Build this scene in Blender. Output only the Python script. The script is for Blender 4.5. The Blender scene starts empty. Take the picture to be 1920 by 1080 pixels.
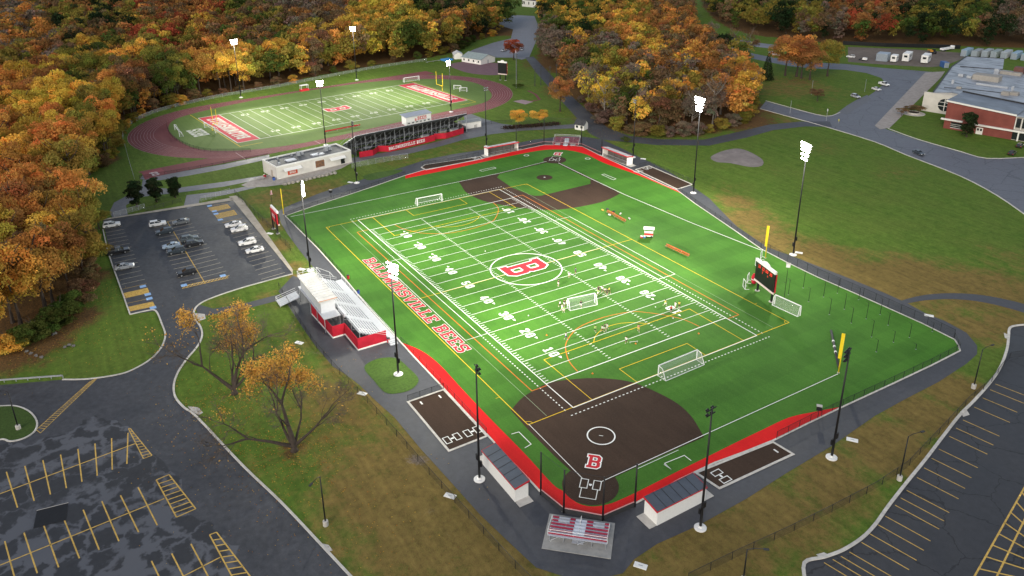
import bpy, bmesh, math, random
import numpy as np
from mathutils import Vector, Matrix
from mathutils.geometry import tessellate_polygon
random.seed(7)
SC = bpy.context.scene
COL = SC.collection
R = math.radians
# ---------------------------------------------------------------- camera survey
# position and lens recovered from the regulation markings of the field (x along the field, z up, metres)
IMW, IMH = 1920, 1080
CAMC = np.array([-108.97146574, 73.47581494, 88.77908525])
PIT, ROL, YAW = R(68.4159472), R(-0.5818948), R(238.76509181)
FOC, CY = 1480.12248, -146.62299
CM = Matrix.Rotation(YAW, 4, 'Z') @ Matrix.Rotation(PIT, 4, 'X') @ Matrix.Rotation(ROL, 4, 'Z')
CM3 = np.array(CM.to_3x3())
def G(u, v, z=0.0):
    """surveyed point of the photograph on the level plane z"""
    d = CM3 @ np.array([(u-IMW/2)/FOC, -(v-IMH/2-CY)/FOC, -1.0])
    t = (z-CAMC[2])/d[2]
    p = CAMC+t*d
    return Vector((p[0], p[1], z))
def PR(p):
    d = (np.array(p)-CAMC) @ CM3
    return IMW/2+FOC*d[0]/-d[2], IMH/2+CY-FOC*d[1]/-d[2]
def HT(foot, top):
    g = G(*foot); lo, hi = 0.0, 60.0
    for _ in range(40):
        m = (lo+hi)/2
        if PR((g.x, g.y, m))[1] > top[1]: lo = m
        else: hi = m
    return lo
def gl(pts, z=0.0): return [G(u, v, z) for u, v in pts]
def curve(pts, n=6, closed=True):
    """Catmull-Rom through points (2D tuples)"""
    out = []; N = len(pts)
    rng = range(N) if closed else range(N-1)
    for i in rng:
        g = (lambda k: pts[k % N]) if closed else (lambda k: pts[min(max(k, 0), N-1)])
        p0, p1, p2, p3 = g(i-1), g(i), g(i+1), g(i+2)
        for k in range(n):
            t = k/n
            out.append(tuple(.5*((2*b)+(-a+c)*t+(2*a-5*b+4*c-d)*t*t+(-a+3*b-3*c+d)*t**3) for a, b, c, d in zip(p0, p1, p2, p3)))
    if not closed: out.append(tuple(pts[-1]))
    return out
# ---------------------------------------------------------------- materials
MATS = {}
def nodes_of(name):
    m = bpy.data.materials.new(name); m.use_nodes = True
    nt = m.node_tree; b = nt.nodes['Principled BSDF']
    return m, nt, b
def pm(name, col, rough=.8, var=.18, scale=1.5, metal=0.0, spec=.3, col2=None, bump=0.0, detail=5, coords='Object', big=None):
    """procedural surface: two noises mixing two tones of one colour"""
    if name in MATS: return MATS[name]
    m, nt, b = nodes_of(name); N = nt.nodes; L = nt.links
    tc = N.new('ShaderNodeTexCoord')
    nz = N.new('ShaderNodeTexNoise'); nz.inputs['Scale'].default_value = scale; nz.inputs['Detail'].default_value = detail; nz.inputs['Roughness'].default_value = .65
    L.new(tc.outputs[coords], nz.inputs['Vector'])
    mx = N.new('ShaderNodeMix'); mx.data_type = 'RGBA'
    c2 = col2 if col2 else tuple(min(1, c*(1+var)) for c in col)
    c1 = col if col2 else tuple(c*(1-var) for c in col)
    mx.inputs[6].default_value = (*c1, 1); mx.inputs[7].default_value = (*c2, 1)
    mr = N.new('ShaderNodeMapRange'); mr.inputs[1].default_value = .3; mr.inputs[2].default_value = .7
    L.new(nz.outputs[0], mr.inputs[0]); L.new(mr.outputs[0], mx.inputs[0])
    out = mx.outputs[2]
    if big:
        n2 = N.new('ShaderNodeTexNoise'); n2.inputs['Scale'].default_value = big[0]; n2.inputs['Detail'].default_value = 3
        L.new(tc.outputs[coords], n2.inputs['Vector'])
        m2 = N.new('ShaderNodeMapRange'); m2.inputs[1].default_value = .35; m2.inputs[2].default_value = .65
        m2.inputs[3].default_value = 1-big[1]; m2.inputs[4].default_value = 1+big[1]
        L.new(n2.outputs[0], m2.inputs[0])
        ml = N.new('ShaderNodeMix'); ml.data_type = 'RGBA'; ml.blend_type = 'MULTIPLY'; ml.inputs[0].default_value = 1
        L.new(out, ml.inputs[6]); L.new(m2.outputs[0], ml.inputs[7]); out = ml.outputs[2]
    L.new(out, b.inputs['Base Color'])
    b.inputs['Roughness'].default_value = rough; b.inputs['Metallic'].default_value = metal; b.inputs['Specular IOR Level'].default_value = spec
    if bump:
        bp = N.new('ShaderNodeBump'); bp.inputs['Strength'].default_value = bump; bp.inputs['Distance'].default_value = .1
        L.new(nz.outputs[0], bp.inputs['Height']); L.new(bp.outputs[0], b.inputs['Normal'])
    MATS[name] = m
    return m
def emit(name, col, s):
    if name in MATS: return MATS[name]
    m, nt, b = nodes_of(name)
    b.inputs['Base Color'].default_value = (*col, 1); b.inputs['Emission Color'].default_value = (*col, 1); b.inputs['Emission Strength'].default_value = s
    m.cycles.emission_sampling = 'NONE'
    MATS[name] = m; return m
def objcol(name, rough=.3, spec=.5, coat=0.0, var=.0):
    """surface that takes its colour from the object's own colour"""
    if name in MATS: return MATS[name]
    m, nt, b = nodes_of(name); N = nt.nodes; L = nt.links
    oi = N.new('ShaderNodeObjectInfo'); nz = N.new('ShaderNodeTexNoise'); nz.inputs['Scale'].default_value = 2.5
    tc = N.new('ShaderNodeTexCoord'); L.new(tc.outputs['Object'], nz.inputs['Vector'])
    mr = N.new('ShaderNodeMapRange'); mr.inputs[3].default_value = 1-var-.06; mr.inputs[4].default_value = 1+var+.06; L.new(nz.outputs[0], mr.inputs[0])
    ml = N.new('ShaderNodeMix'); ml.data_type = 'RGBA'; ml.blend_type = 'MULTIPLY'; ml.inputs[0].default_value = 1
    L.new(oi.outputs['Color'], ml.inputs[6]); L.new(mr.outputs[0], ml.inputs[7]); L.new(ml.outputs[2], b.inputs['Base Color'])
    b.inputs['Roughness'].default_value = rough; b.inputs['Specular IOR Level'].default_value = spec; b.inputs['Coat Weight'].default_value = coat
    MATS[name] = m; return m
def mesh_mat(name, col, alpha, scale=12.0):
    """wire or net: woven threads with open holes between"""
    if name in MATS: return MATS[name]
    m, nt, b = nodes_of(name); N = nt.nodes; L = nt.links
    b.inputs['Base Color'].default_value = (*col, 1); b.inputs['Roughness'].default_value = .7
    tr = N.new('ShaderNodeBsdfTransparent'); mx = N.new('ShaderNodeMixShader')
    nz = N.new('ShaderNodeTexNoise'); nz.inputs['Scale'].default_value = scale
    mr = N.new('ShaderNodeMapRange'); mr.inputs[1].default_value = .3; mr.inputs[2].default_value = .7; mr.inputs[3].default_value = alpha*.7; mr.inputs[4].default_value = alpha*1.3
    L.new(nz.outputs[0], mr.inputs[0]); L.new(mr.outputs[0], mx.inputs[0]); L.new(tr.outputs[0], mx.inputs[1]); L.new(b.outputs[0], mx.inputs[2])
    L.new(mx.outputs[0], nt.nodes['Material Output'].inputs['Surface'])
    MATS[name] = m; return m
WHITE = pm('white_paint', (.74, .74, .72), .6, .06, 3)
WSTEEL = pm('white_steel', (.7, .71, .72), .45, .08, 2)
ALU = pm('aluminium', (.62, .64, .68), .42, .1, 2, metal=.55)
GALV = pm('galvanised', (.4, .42, .45), .5, .15, 3, metal=.5)
BLACK = pm('black_steel', (.012, .012, .014), .45, .2, 2)
DARK = pm('dark_grey', (.035, .037, .04), .6, .2, 2)
CONC = pm('concrete', (.46, .44, .41), .9, .14, .8, big=(.12, .1))
KERBM = pm('kerb_concrete', (.52, .5, .46), .9, .2, 1.2, big=(.1, .12))
REDP = pm('red_paint', (.5, .018, .028), .5, .12, 1.5)
REDC = pm('red_canvas', (.42, .012, .03), .85, .2, .6)
YEL = pm('yellow_paint', (.75, .55, .02), .5, .08, 2)
GLASS = pm('dark_glass', (.015, .018, .022), .12, .2, 1, spec=.6)
RUBBER = pm('rubber', (.012, .012, .012), .8, .2, 4)
LINEW = pm('line_white', (.82, .83, .8), .8, .06, .5)
LINEY = pm('line_yellow', (.75, .5, .02), .8, .1, .5)
LINEO = pm('line_orange', (.55, .16, .02), .8, .15, .5)
LINEF = pm('line_faded', (.3, .38, .24), .85, .15, .5)
STALL = pm('stall_yellow', (.55, .36, .09), .85, .3, 1.5)
STALLW = pm('stall_pale', (.5, .45, .34), .85, .25, 1.5)
REDT = pm('red_turf_paint', (.55, .022, .035), .85, .12, .5)
# ---------------------------------------------------------------- mesh builder
class MB:
    def __init__(s): s.v = []; s.f = []
    def face(s, pts):
        n = len(s.v); s.v += [tuple(p) for p in pts]; s.f.append(tuple(range(n, n+len(pts))))
    def add(s, vs, fs):
        n = len(s.v); s.v += [tuple(p) for p in vs]; s.f += [tuple(i+n for i in f) for f in fs]
    def box(s, x0, x1, y0, y1, z0, z1):
        v = [(x0, y0, z0), (x1, y0, z0), (x1, y1, z0), (x0, y1, z0), (x0, y0, z1), (x1, y0, z1), (x1, y1, z1), (x0, y1, z1)]
        s.add(v, [(0, 3, 2, 1), (4, 5, 6, 7), (0, 1, 5, 4), (1, 2, 6, 5), (2, 3, 7, 6), (3, 0, 4, 7)]); return s
    def bbox(s, x0, x1, y0, y1, z0, z1, b=.03):
        """box with chamfered vertical and top edges"""
        o = [(x0+b, y0), (x1-b, y0), (x1, y0+b), (x1, y1-b), (x1-b, y1), (x0+b, y1), (x0, y1-b), (x0, y0+b)]
        i = [(min(max(x, x0+b), x1-b), min(max(y, y0+b), y1-b)) for x, y in o]
        v = [(x, y, z0) for x, y in o]+[(x, y, z1-b) for x, y in o]+[(x, y, z1) for x, y in i]
        f = [tuple(reversed(range(8))), tuple(range(16, 24))]
        for k in range(8):
            j = (k+1) % 8; f += [(k, j, j+8, k+8), (k+8, j+8, j+16, k+16)]
        s.add(v, f); return s
    def tube(s, a, b, r0, r1=None, n=8, cap=True):
        a = Vector(a); b = Vector(b); r1 = r0 if r1 is None else r1
        d = (b-a); 
        if d.length < 1e-6: return s
        d.normalize(); x = d.orthogonal().normalized(); y = d.cross(x)
        v = []
        for c, r in ((a, r0), (b, r1)):
            for k in range(n):
                t = 2*math.pi*k/n; v.append(c+x*(r*math.cos(t))+y*(r*math.sin(t)))
        f = [(k, (k+1) % n, (k+1) % n+n, k+n) for k in range(n)]
        if cap: f += [tuple(reversed(range(n))), tuple(range(n, 2*n))]
        s.add(v, f); return s
    def path(s, pts, r, n=6):
        for a, b in zip(pts[:-1], pts[1:]): s.tube(a, b, r, r, n)
        return s
    def lathe(s, prof, n=12, c=(0, 0, 0)):
        v = []; f = []
        for r, z in prof:
            for k in range(n):
                t = 2*math.pi*k/n; v.append((c[0]+r*math.cos(t), c[1]+r*math.sin(t), c[2]+z))
        for i in range(len(prof)-1):
            for k in range(n):
                j = (k+1) % n; f.append((i*n+k, i*n+j, (i+1)*n+j, (i+1)*n+k))
        f += [tuple(reversed(range(n))), tuple(range((len(prof)-1)*n, len(prof)*n))]
        s.add(v, f); return s
    def poly(s, loops, z=0.0):
        """flat sheet; loops = [outer, hole, ...] of 2D points"""
        if not isinstance(loops[0][0], (tuple, list, Vector)): loops = [loops]
        L3 = [[Vector((p[0], p[1], 0)) for p in l] for l in loops]
        flat = [p for l in L3 for p in l]
        tris = tessellate_polygon(L3)
        n = len(s.v); s.v += [(p.x, p.y, z) for p in flat]
        for t in tris:
            a, b, c = (flat[i] for i in t)
            if (b-a).cross(c-a).z < 0: t = (t[0], t[2], t[1])
            s.f.append(tuple(i+n for i in t))
        return s
    def prism(s, pts, z0, z1):
        n = len(pts); area = sum(pts[i][0]*pts[(i+1) % n][1]-pts[(i+1) % n][0]*pts[i][1] for i in range(n))
        if area < 0: pts = list(reversed(pts))
        s.poly([pts], z1); m = MB().poly([pts], z0); s.add(m.v, [tuple(reversed(f)) for f in m.f])
        for i in range(n):
            a, b = pts[i], pts[(i+1) % n]
            s.face([(a[0], a[1], z0), (b[0], b[1], z0), (b[0], b[1], z1), (a[0], a[1], z1)])
        return s
    def extr(s, prof, axis, h0, h1):
        """extrude a 2D profile (a,b) along axis x or y"""
        m = MB().prism(prof, h0, h1)
        if axis == 'x': v = [(z, x, y) for x, y, z in m.v]; f = m.f
        else: v = [(x, z, y) for x, y, z in m.v]; f = [tuple(reversed(q)) for q in m.f]
        s.add(v, f); return s
    def strip(s, pts, w, z0, z1=None, closed=False):
        """ribbon (z1 None) or raised kerb along a ground polyline"""
        P = [Vector((p[0], p[1])) for p in pts]; n = len(P); L = []; Q = []
        for i in range(n):
            a = P[i-1] if (i or closed) else P[i]; b = P[(i+1) % n] if (i < n-1 or closed) else P[i]
            d1 = (P[i]-a); d2 = (b-P[i])
            d1 = d1.normalized() if d1.length > 1e-6 else d2.normalized()
            d2 = d2.normalized() if d2.length > 1e-6 else d1
            t = (d1+d2); t = t.normalized() if t.length > 1e-6 else d1
            nn = Vector((-t.y, t.x)); k = 1/max(.4, abs(nn.dot(Vector((-d1.y, d1.x)))))
            L.append(P[i]+nn*(w/2*k)); Q.append(P[i]-nn*(w/2*k))
        m = n if closed else n-1
        for i in range(m):
            j = (i+1) % n
            if z1 is None:
                s.face([(Q[i].x, Q[i].y, z0), (Q[j].x, Q[j].y, z0), (L[j].x, L[j].y, z0), (L[i].x, L[i].y, z0)])
            else:
                s.face([(Q[i].x, Q[i].y, z1), (Q[j].x, Q[j].y, z1), (L[j].x, L[j].y, z1), (L[i].x, L[i].y, z1)])
                s.face([(Q[i].x, Q[i].y, z0), (Q[j].x, Q[j].y, z0), (Q[j].x, Q[j].y, z1), (Q[i].x, Q[i].y, z1)])
                s.face([(L[j].x, L[j].y, z0), (L[i].x, L[i].y, z0), (L[i].x, L[i].y, z1), (L[j].x, L[j].y, z1)])
        if z1 is not None and not closed:
            for i, rev in ((0, 0), (n-1, 1)):
                q = [(L[i].x, L[i].y, z0), (Q[i].x, Q[i].y, z0), (Q[i].x, Q[i].y, z1), (L[i].x, L[i].y, z1)]
                s.face(q[::-1] if rev else q)
        return s
    def xf(s, M):
        s.v = [tuple(M @ Vector(p)) for p in s.v]; return s
    def data(s, name, mat, smooth=False):
        me = bpy.data.meshes.new(name); me.from_pydata(s.v, [], s.f)
        if mat: me.materials.append(mat)
        if smooth: me.polygons.foreach_set('use_smooth', [True]*len(me.polygons))
        me.update(); return me
    def build(s, name, mat, parent=None, loc=None, smooth=False):
        o = bpy.data.objects.new(name, s.data(name, mat, smooth)); COL.objects.link(o)
        if parent: o.parent = parent
        if loc is not None: o.location = loc
        return o
def inst(name, me, parent=None, loc=(0, 0, 0), rz=0.0, color=None):
    o = bpy.data.objects.new(name, me); COL.objects.link(o); o.parent = parent; o.location = loc; o.rotation_euler = (0, 0, rz)
    if color: o.color = (*color, 1)
    return o
def tag(o, label, cat, group=None, kind=None):
    o['label'] = label; o['category'] = cat
    if group: o['group'] = group
    if kind: o['kind'] = kind
    return o
def thing(name, label, cat, loc=(0, 0, 0), rz=0.0, group=None):
    o = bpy.data.objects.new(name, None); o.empty_display_size = .3; COL.objects.link(o)
    o.location = loc; o.rotation_euler = (0, 0, rz)
    return tag(o, label, cat, group)
def struct(name, mb, mat, parent=None):
    o = mb.build(name, mat, parent)
    if not parent: o['kind'] = 'structure'
    return o
def dup(root, loc, rz, label, group=None, colors=None):
    r = root.copy(); COL.objects.link(r); r.location = loc; r.rotation_euler = (0, 0, rz); r['label'] = label
    if group: r['group'] = group
    for ch in list(root.children):
        c = ch.copy(); COL.objects.link(c); c.parent = r
        if colors and ch.name.split('.')[0] in colors: c.color = (*colors[ch.name.split('.')[0]], 1)
        for gch in list(ch.children):
            d = gch.copy(); COL.objects.link(d); d.parent = c
    return r
# ---------------------------------------------------------------- block lettering
GL = {
 'B': (10.2, [[(0,0),(8,0),(10,2),(10,6.1),(9.1,7),(10,7.9),(10,12),(8,14),(0,14),(0,11.6),(1.2,11.6),(1.2,2.4),(0,2.4)], [(3.8,2.4),(6.8,2.4),(7.4,3),(7.4,5.2),(6.8,5.8),(3.8,5.8)], [(3.8,8.2),(6.8,8.2),(7.4,8.8),(7.4,11),(6.8,11.6),(3.8,11.6)]]),
 'A': (10, [[(0,0),(3.9,0),(3.9,2),(3.3,2),(3.7,3.6),(6.3,3.6),(6.7,2),(6.1,2),(6.1,0),(10,0),(10,2),(9.2,2),(6.6,14),(3.4,14),(.8,2),(0,2)], [(4.2,5.8),(5.8,5.8),(5,9.8)]]),
 'L': (9.6, [[(0,0),(9.6,0),(9.6,5),(7.2,5),(7.2,2.2),(4.2,2.2),(4.2,11.8),(5.4,11.8),(5.4,14),(0,14),(0,11.8),(1.4,11.8),(1.4,2.2),(0,2.2)]]),
 'D': (10, [[(0,0),(7,0),(10,3),(10,11),(7,14),(0,14),(0,11.8),(1.2,11.8),(1.2,2.2),(0,2.2)], [(3.8,2.2),(6.2,2.2),(7.3,3.4),(7.3,10.6),(6.2,11.8),(3.8,11.8)]]),
 'W': (12, [[(0,14),(0,11.9),(.7,11.9),(2.4,0),(4.8,0),(6,7.2),(7.2,0),(9.6,0),(11.3,11.9),(12,11.9),(12,14),(8.2,14),(8.2,11.9),(8.9,11.9),(8.2,5.6),(7.2,11.6),(4.8,11.6),(3.8,5.6),(3.1,11.9),(3.8,11.9),(3.8,14)]]),
 'I': (5, [[(0,0),(5,0),(5,2.2),(3.9,2.2),(3.9,11.8),(5,11.8),(5,14),(0,14),(0,11.8),(1.1,11.8),(1.1,2.2),(0,2.2)]]),
 'N': (10.4, [[(0,0),(4.2,0),(4.2,2.2),(3.4,2.2),(3.4,9),(7.2,0),(9.4,0),(9.4,11.8),(10.4,11.8),(10.4,14),(6.2,14),(6.2,11.8),(7,11.8),(7,5.4),(3.4,14),(0,14),(0,11.8),(1,11.8),(1,2.2),(0,2.2)]]),
 'S': (10, [[(0,0),(0,4.6),(2.4,4.6),(2.6,3.2),(3.6,2.2),(6.4,2.2),(7.4,3.2),(7.4,4.8),(6.6,5.7),(2,6.2),(.2,8),(.2,11.8),(2.4,14),(6.6,14),(7.5,13.1),(7.5,14),(9.6,14),(9.6,9.5),(7.2,9.5),(7,10.8),(6,11.8),(3.7,11.8),(2.8,10.9),(2.8,9.4),(3.5,8.5),(8,8.1),(10,6.2),(10,2.2),(7.8,0),(3.3,0),(2.2,1),(2.2,0)]]),
 'V': (10.2, [[(0,14),(0,11.8),(.7,11.8),(3.8,0),(6.4,0),(9.5,11.8),(10.2,11.8),(10.2,14),(6.4,14),(6.4,11.8),(7,11.8),(5.1,4.2),(3.2,11.8),(3.8,11.8),(3.8,14)]]),
 'E': (9.8, [[(0,0),(9.8,0),(9.8,4.6),(7.5,4.6),(7.5,2.2),(3.9,2.2),(3.9,6),(6.6,6),(6.6,8.2),(3.9,8.2),(3.9,11.8),(7.5,11.8),(7.5,9.6),(9.8,9.6),(9.8,14),(0,14),(0,11.8),(1.2,11.8),(1.2,2.2),(0,2.2)]]),
 '0': (8, [[(2,0),(6,0),(8,2),(8,12),(6,14),(2,14),(0,12),(0,2)], [(3,2.4),(5,2.4),(5.4,3),(5.4,11),(5,11.6),(3,11.6),(2.6,11),(2.6,3)]]),
 '1': (7, [[(.5,0),(7,0),(7,2.2),(5.2,2.2),(5.2,14),(3.2,14),(.8,12.2),(.8,10.2),(2.6,10.2),(2.6,2.2),(.5,2.2)]]),
 '2': (8, [[(0,0),(8,0),(8,2.4),(3.4,2.4),(8,8),(8,12),(6,14),(2,14),(0,12),(0,9.6),(2.6,9.6),(2.6,11.2),(3,11.6),(5,11.6),(5.4,11.2),(5.4,8.8),(0,2.6)]]),
 '3': (8, [[(2,0),(6,0),(8,2),(8,6),(7,7),(8,8),(8,12),(6,14),(2,14),(0,12),(0,10),(2.6,10),(2.6,11.6),(5.4,11.6),(5.4,8.2),(3,8.2),(3,5.8),(5.4,5.8),(5.4,2.4),(2.6,2.4),(2.6,4),(0,4),(0,2)]]),
 '4': (8.2, [[(4.6,0),(7,0),(7,3),(8.2,3),(8.2,5.2),(7,5.2),(7,14),(4.4,14),(0,5.4),(0,3),(4.6,3)], [(2.4,5.2),(4.6,5.2),(4.6,9.8)]]),
 '5': (8, [[(2,0),(6,0),(8,2),(8,6.6),(6,8.6),(2.6,8.6),(2.6,11.6),(7.6,11.6),(7.6,14),(0,14),(0,6.4),(5,6.4),(5.4,6),(5.4,2.8),(5,2.4),(2.6,2.4),(2.6,4),(0,4),(0,2)]]),
 ' ': (5, []),
}
def offset(loop, d):
    """grow (d>0) or shrink a closed loop with mitred corners"""
    n = len(loop); a = sum(loop[i][0]*loop[(i+1) % n][1]-loop[(i+1) % n][0]*loop[i][1] for i in range(n))
    s = 1 if a > 0 else -1; out = []
    for i in range(n):
        p = Vector(loop[i-1]); q = Vector(loop[i]); r = Vector(loop[(i+1) % n])
        d1 = (q-p).normalized(); d2 = (r-q).normalized()
        n1 = Vector((d1.y, -d1.x))*s; n2 = Vector((d2.y, -d2.x))*s
        t = n1+n2
        if t.length < 1e-4: t = n1
        t.normalize(); k = 1/max(.45, t.dot(n1))
        out.append(tuple(q+t*(d*k)))
    return out
def letters(mb, text, org, X, Y, h, grow=0.0, z=0.0, gap=1.6, up=None, stretch=1.0, center=True):
    """block lettering on a plane: org = 3D point, X / Y = unit vectors; grow = outline width in metres"""
    k = h/14; kx = k*stretch
    tot = sum(GL[c][0]+gap for c in text)-gap
    cx = -tot/2 if center else 0
    X = Vector(X); Y = Vector(Y); org = Vector(org)+X.cross(Y)*z
    for c in text:
        w, loops = GL[c]
        if loops:
            ls = [loops[0]]+loops[1:]
            if grow: ls = [offset(loops[0], grow/k)]+[offset(l, -grow/k) for l in loops[1:]]
            m = MB().poly([[(p[0], p[1]) for p in l] for l in ls])
            mb.add([org+X*((cx+p[0])*kx)+Y*((p[1]-7)*k) for p in m.v], m.f)
        cx += w+gap
    return mb
# ================================================================ ground and painted surfaces
Z_ASPH, Z_CONC, Z_TURF, Z_PATCH, Z_LINE = .02, .03, .05, .058, .066
ZL = [Z_LINE]
def zl():
    ZL[0] += .0005
    return ZL[0]
def ground_material():
    m, nt, b = nodes_of('lawn_ground'); N = nt.nodes; L = nt.links
    at = N.new('ShaderNodeAttribute'); at.attribute_name = 'soil'
    geo = N.new('ShaderNodeNewGeometry')
    def noise(s, d=6, r=.65):
        n = N.new('ShaderNodeTexNoise'); n.inputs['Scale'].default_value = s; n.inputs['Detail'].default_value = d; n.inputs['Roughness'].default_value = r
        L.new(geo.outputs['Position'], n.inputs['Vector']); return n.outputs[0]
    def mix(f, a, c, typ='MIX'):
        x = N.new('ShaderNodeMix'); x.data_type = 'RGBA'; x.blend_type = typ
        if isinstance(f, (int, float)): x.inputs[0].default_value = f
        else: L.new(f, x.inputs[0])
        for i, q in ((6, a), (7, c)):
            if isinstance(q, tuple): x.inputs[i].default_value = (*q, 1)
            else: L.new(q, x.inputs[i])
        return x.outputs[2]
    def mr(v, a, c, d=0., e=1.):
        x = N.new('ShaderNodeMapRange'); x.inputs[1].default_value = a; x.inputs[2].default_value = c; x.inputs[3].default_value = d; x.inputs[4].default_value = e
        L.new(v, x.inputs[0]); return x.outputs[0]
    def math_(op, a, c):
        x = N.new('ShaderNodeMath'); x.operation = op
        for i, q in ((0, a), (1, c)):
            if isinstance(q, (int, float)): x.inputs[i].default_value = q
            else: L.new(q, x.inputs[i])
        return x.outputs[0]
    sep = N.new('ShaderNodeSeparateColor'); L.new(at.outputs['Color'], sep.inputs[0])
    nb = noise(.06, 5); nm = noise(.35, 6); nf = noise(2.2, 4); nff = noise(9, 2)
    grass = mix(mr(nm, .3, .7), (.064, .125, .014), (.115, .185, .026))
    grass = mix(mr(nb, .4, .62, 0, .45), grass, (.115, .15, .028))
    dry = mix(mr(nm, .3, .7), (.135, .098, .028), (.215, .15, .046))
    dry = mix(mr(nf, .5, .75, 0, .5), dry, (.115, .12, .024))
    f = math_('ADD', sep.outputs[0], mr(nb, .3, .7, -.22, .22)); f = math_('ADD', f, mr(nm, .3, .7, -.22, .22)); f = math_('ADD', f, mr(nf, .3, .7, -.12, .12))
    col = mix(mr(f, .3, .75), grass, dry)
    litter = mix(mr(nf, .35, .65), (.075, .045, .02), (.16, .085, .028))
    col = mix(mr(math_('ADD', sep.outputs[1], mr(nm, .3, .7, -.2, .2)), .35, .65), col, litter)
    dirt = mix(mr(nf, .3, .7), (.13, .10, .08), (.20, .16, .125))
    col = mix(mr(math_('ADD', sep.outputs[2], mr(nf, .3, .7, -.15, .15)), .35, .6), col, dirt)
    col = mix(1.0, col, mr(nff, .25, .75, .72, 1.28), 'MULTIPLY')
    col = mix(1.0, col, mr(noise(1.1, 8, .8), .3, .7, .66, 1.34), 'MULTIPLY')
    mp = N.new('ShaderNodeMapping'); mp.inputs['Rotation'].default_value = (0, 0, R(58)); mp.inputs['Scale'].default_value = (.05, .9, 1); L.new(geo.outputs['Position'], mp.inputs[0])
    st = N.new('ShaderNodeTexNoise'); st.inputs['Scale'].default_value = 1.0; st.inputs['Detail'].default_value = 4; L.new(mp.outputs[0], st.inputs['Vector'])
    col = mix(1.0, col, mr(st.outputs[0], .3, .7, .86, 1.14), 'MULTIPLY')
    L.new(col, b.inputs['Base Color']); b.inputs['Roughness'].default_value = .95; b.inputs['Specular IOR Level'].default_value = .15
    bp = N.new('ShaderNodeBump'); bp.inputs['Strength'].default_value = .6; bp.inputs['Distance'].default_value = .25
    L.new(nff, bp.inputs['Height']); L.new(bp.outputs[0], b.inputs['Normal'])
    return m
# (pixel u, v, radius in metres, amount) of dry, littered and bare ground
DRY = [(690,760,16,.75),(760,900,16,.95),(850,1010,14,.95),(920,1060,10,.8),(640,690,9,.6),(620,1010,9,.55),(720,1060,12,.5),(560,640,10,.45),(480,690,10,.2),(560,520,3,.8),(575,545,3,.8),
       (600,360,12,.7),(520,375,11,.7),(500,420,6,.8),(520,460,5,.8),(555,500,4,.9),(640,350,6,.5),(820,292,10,.45),(760,300,9,.6),(880,270,12,.4),(1000,250,9,.35),
       (1440,425,9,.7),(1500,462,10,.75),(1580,492,12,.8),(1700,515,13,.8),(1400,410,10,.8),(1450,450,11,.85),(1540,490,13,.9),(1620,520,13,.95),(1700,530,14,.95),(1780,540,14,.95),(1860,540,14,.85),(1380,380,7,.7),(1900,500,12,.5),(1360,350,7,.4),
       (1880,610,8,.9),(1820,610,8,.9),(1770,580,5,.8),(1800,740,8,.9),(1740,780,8,.9),(1660,840,8,.95),(1560,900,8,.95),(1450,960,9,.95),(1350,1020,10,.95),(1260,1060,9,.9),(1480,1000,8,.7),(1250,1100,12,.9),(1640,880,6,.6),
       (1480,165,26,.6),(1520,200,14,.35),(420,570,5,.6),(500,560,5,.6),(980,160,12,.2),(1480,225,10,.5),(1160,270,8,.3),(470,860,9,.35),(1680,330,14,.25),(1560,280,12,.2),(1450,320,10,.15)]
LITTER = [(60,640,9,.9),(120,600,8,.9),(30,670,9,.7),(165,520,6,.8),(1250,225,26,.9),(1180,220,24,.9),(1380,225,18,.9),(1420,205,14,.7),(1110,170,24,.9),(1060,120,26,.8),(1130,245,8,.6),(1000,60,30,.7),(548,845,3,.7),(440,742,2.5,.5),(195,300,7,.7),(1740,200,5,.6),(1500,150,14,.45)]
BARE = [(785,860,2,.8),(800,965,2,.5),(850,1000,2.2,.35),(590,665,1.5,.6),(575,655,1.2,.6),(1500,258,1,0)]
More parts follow.
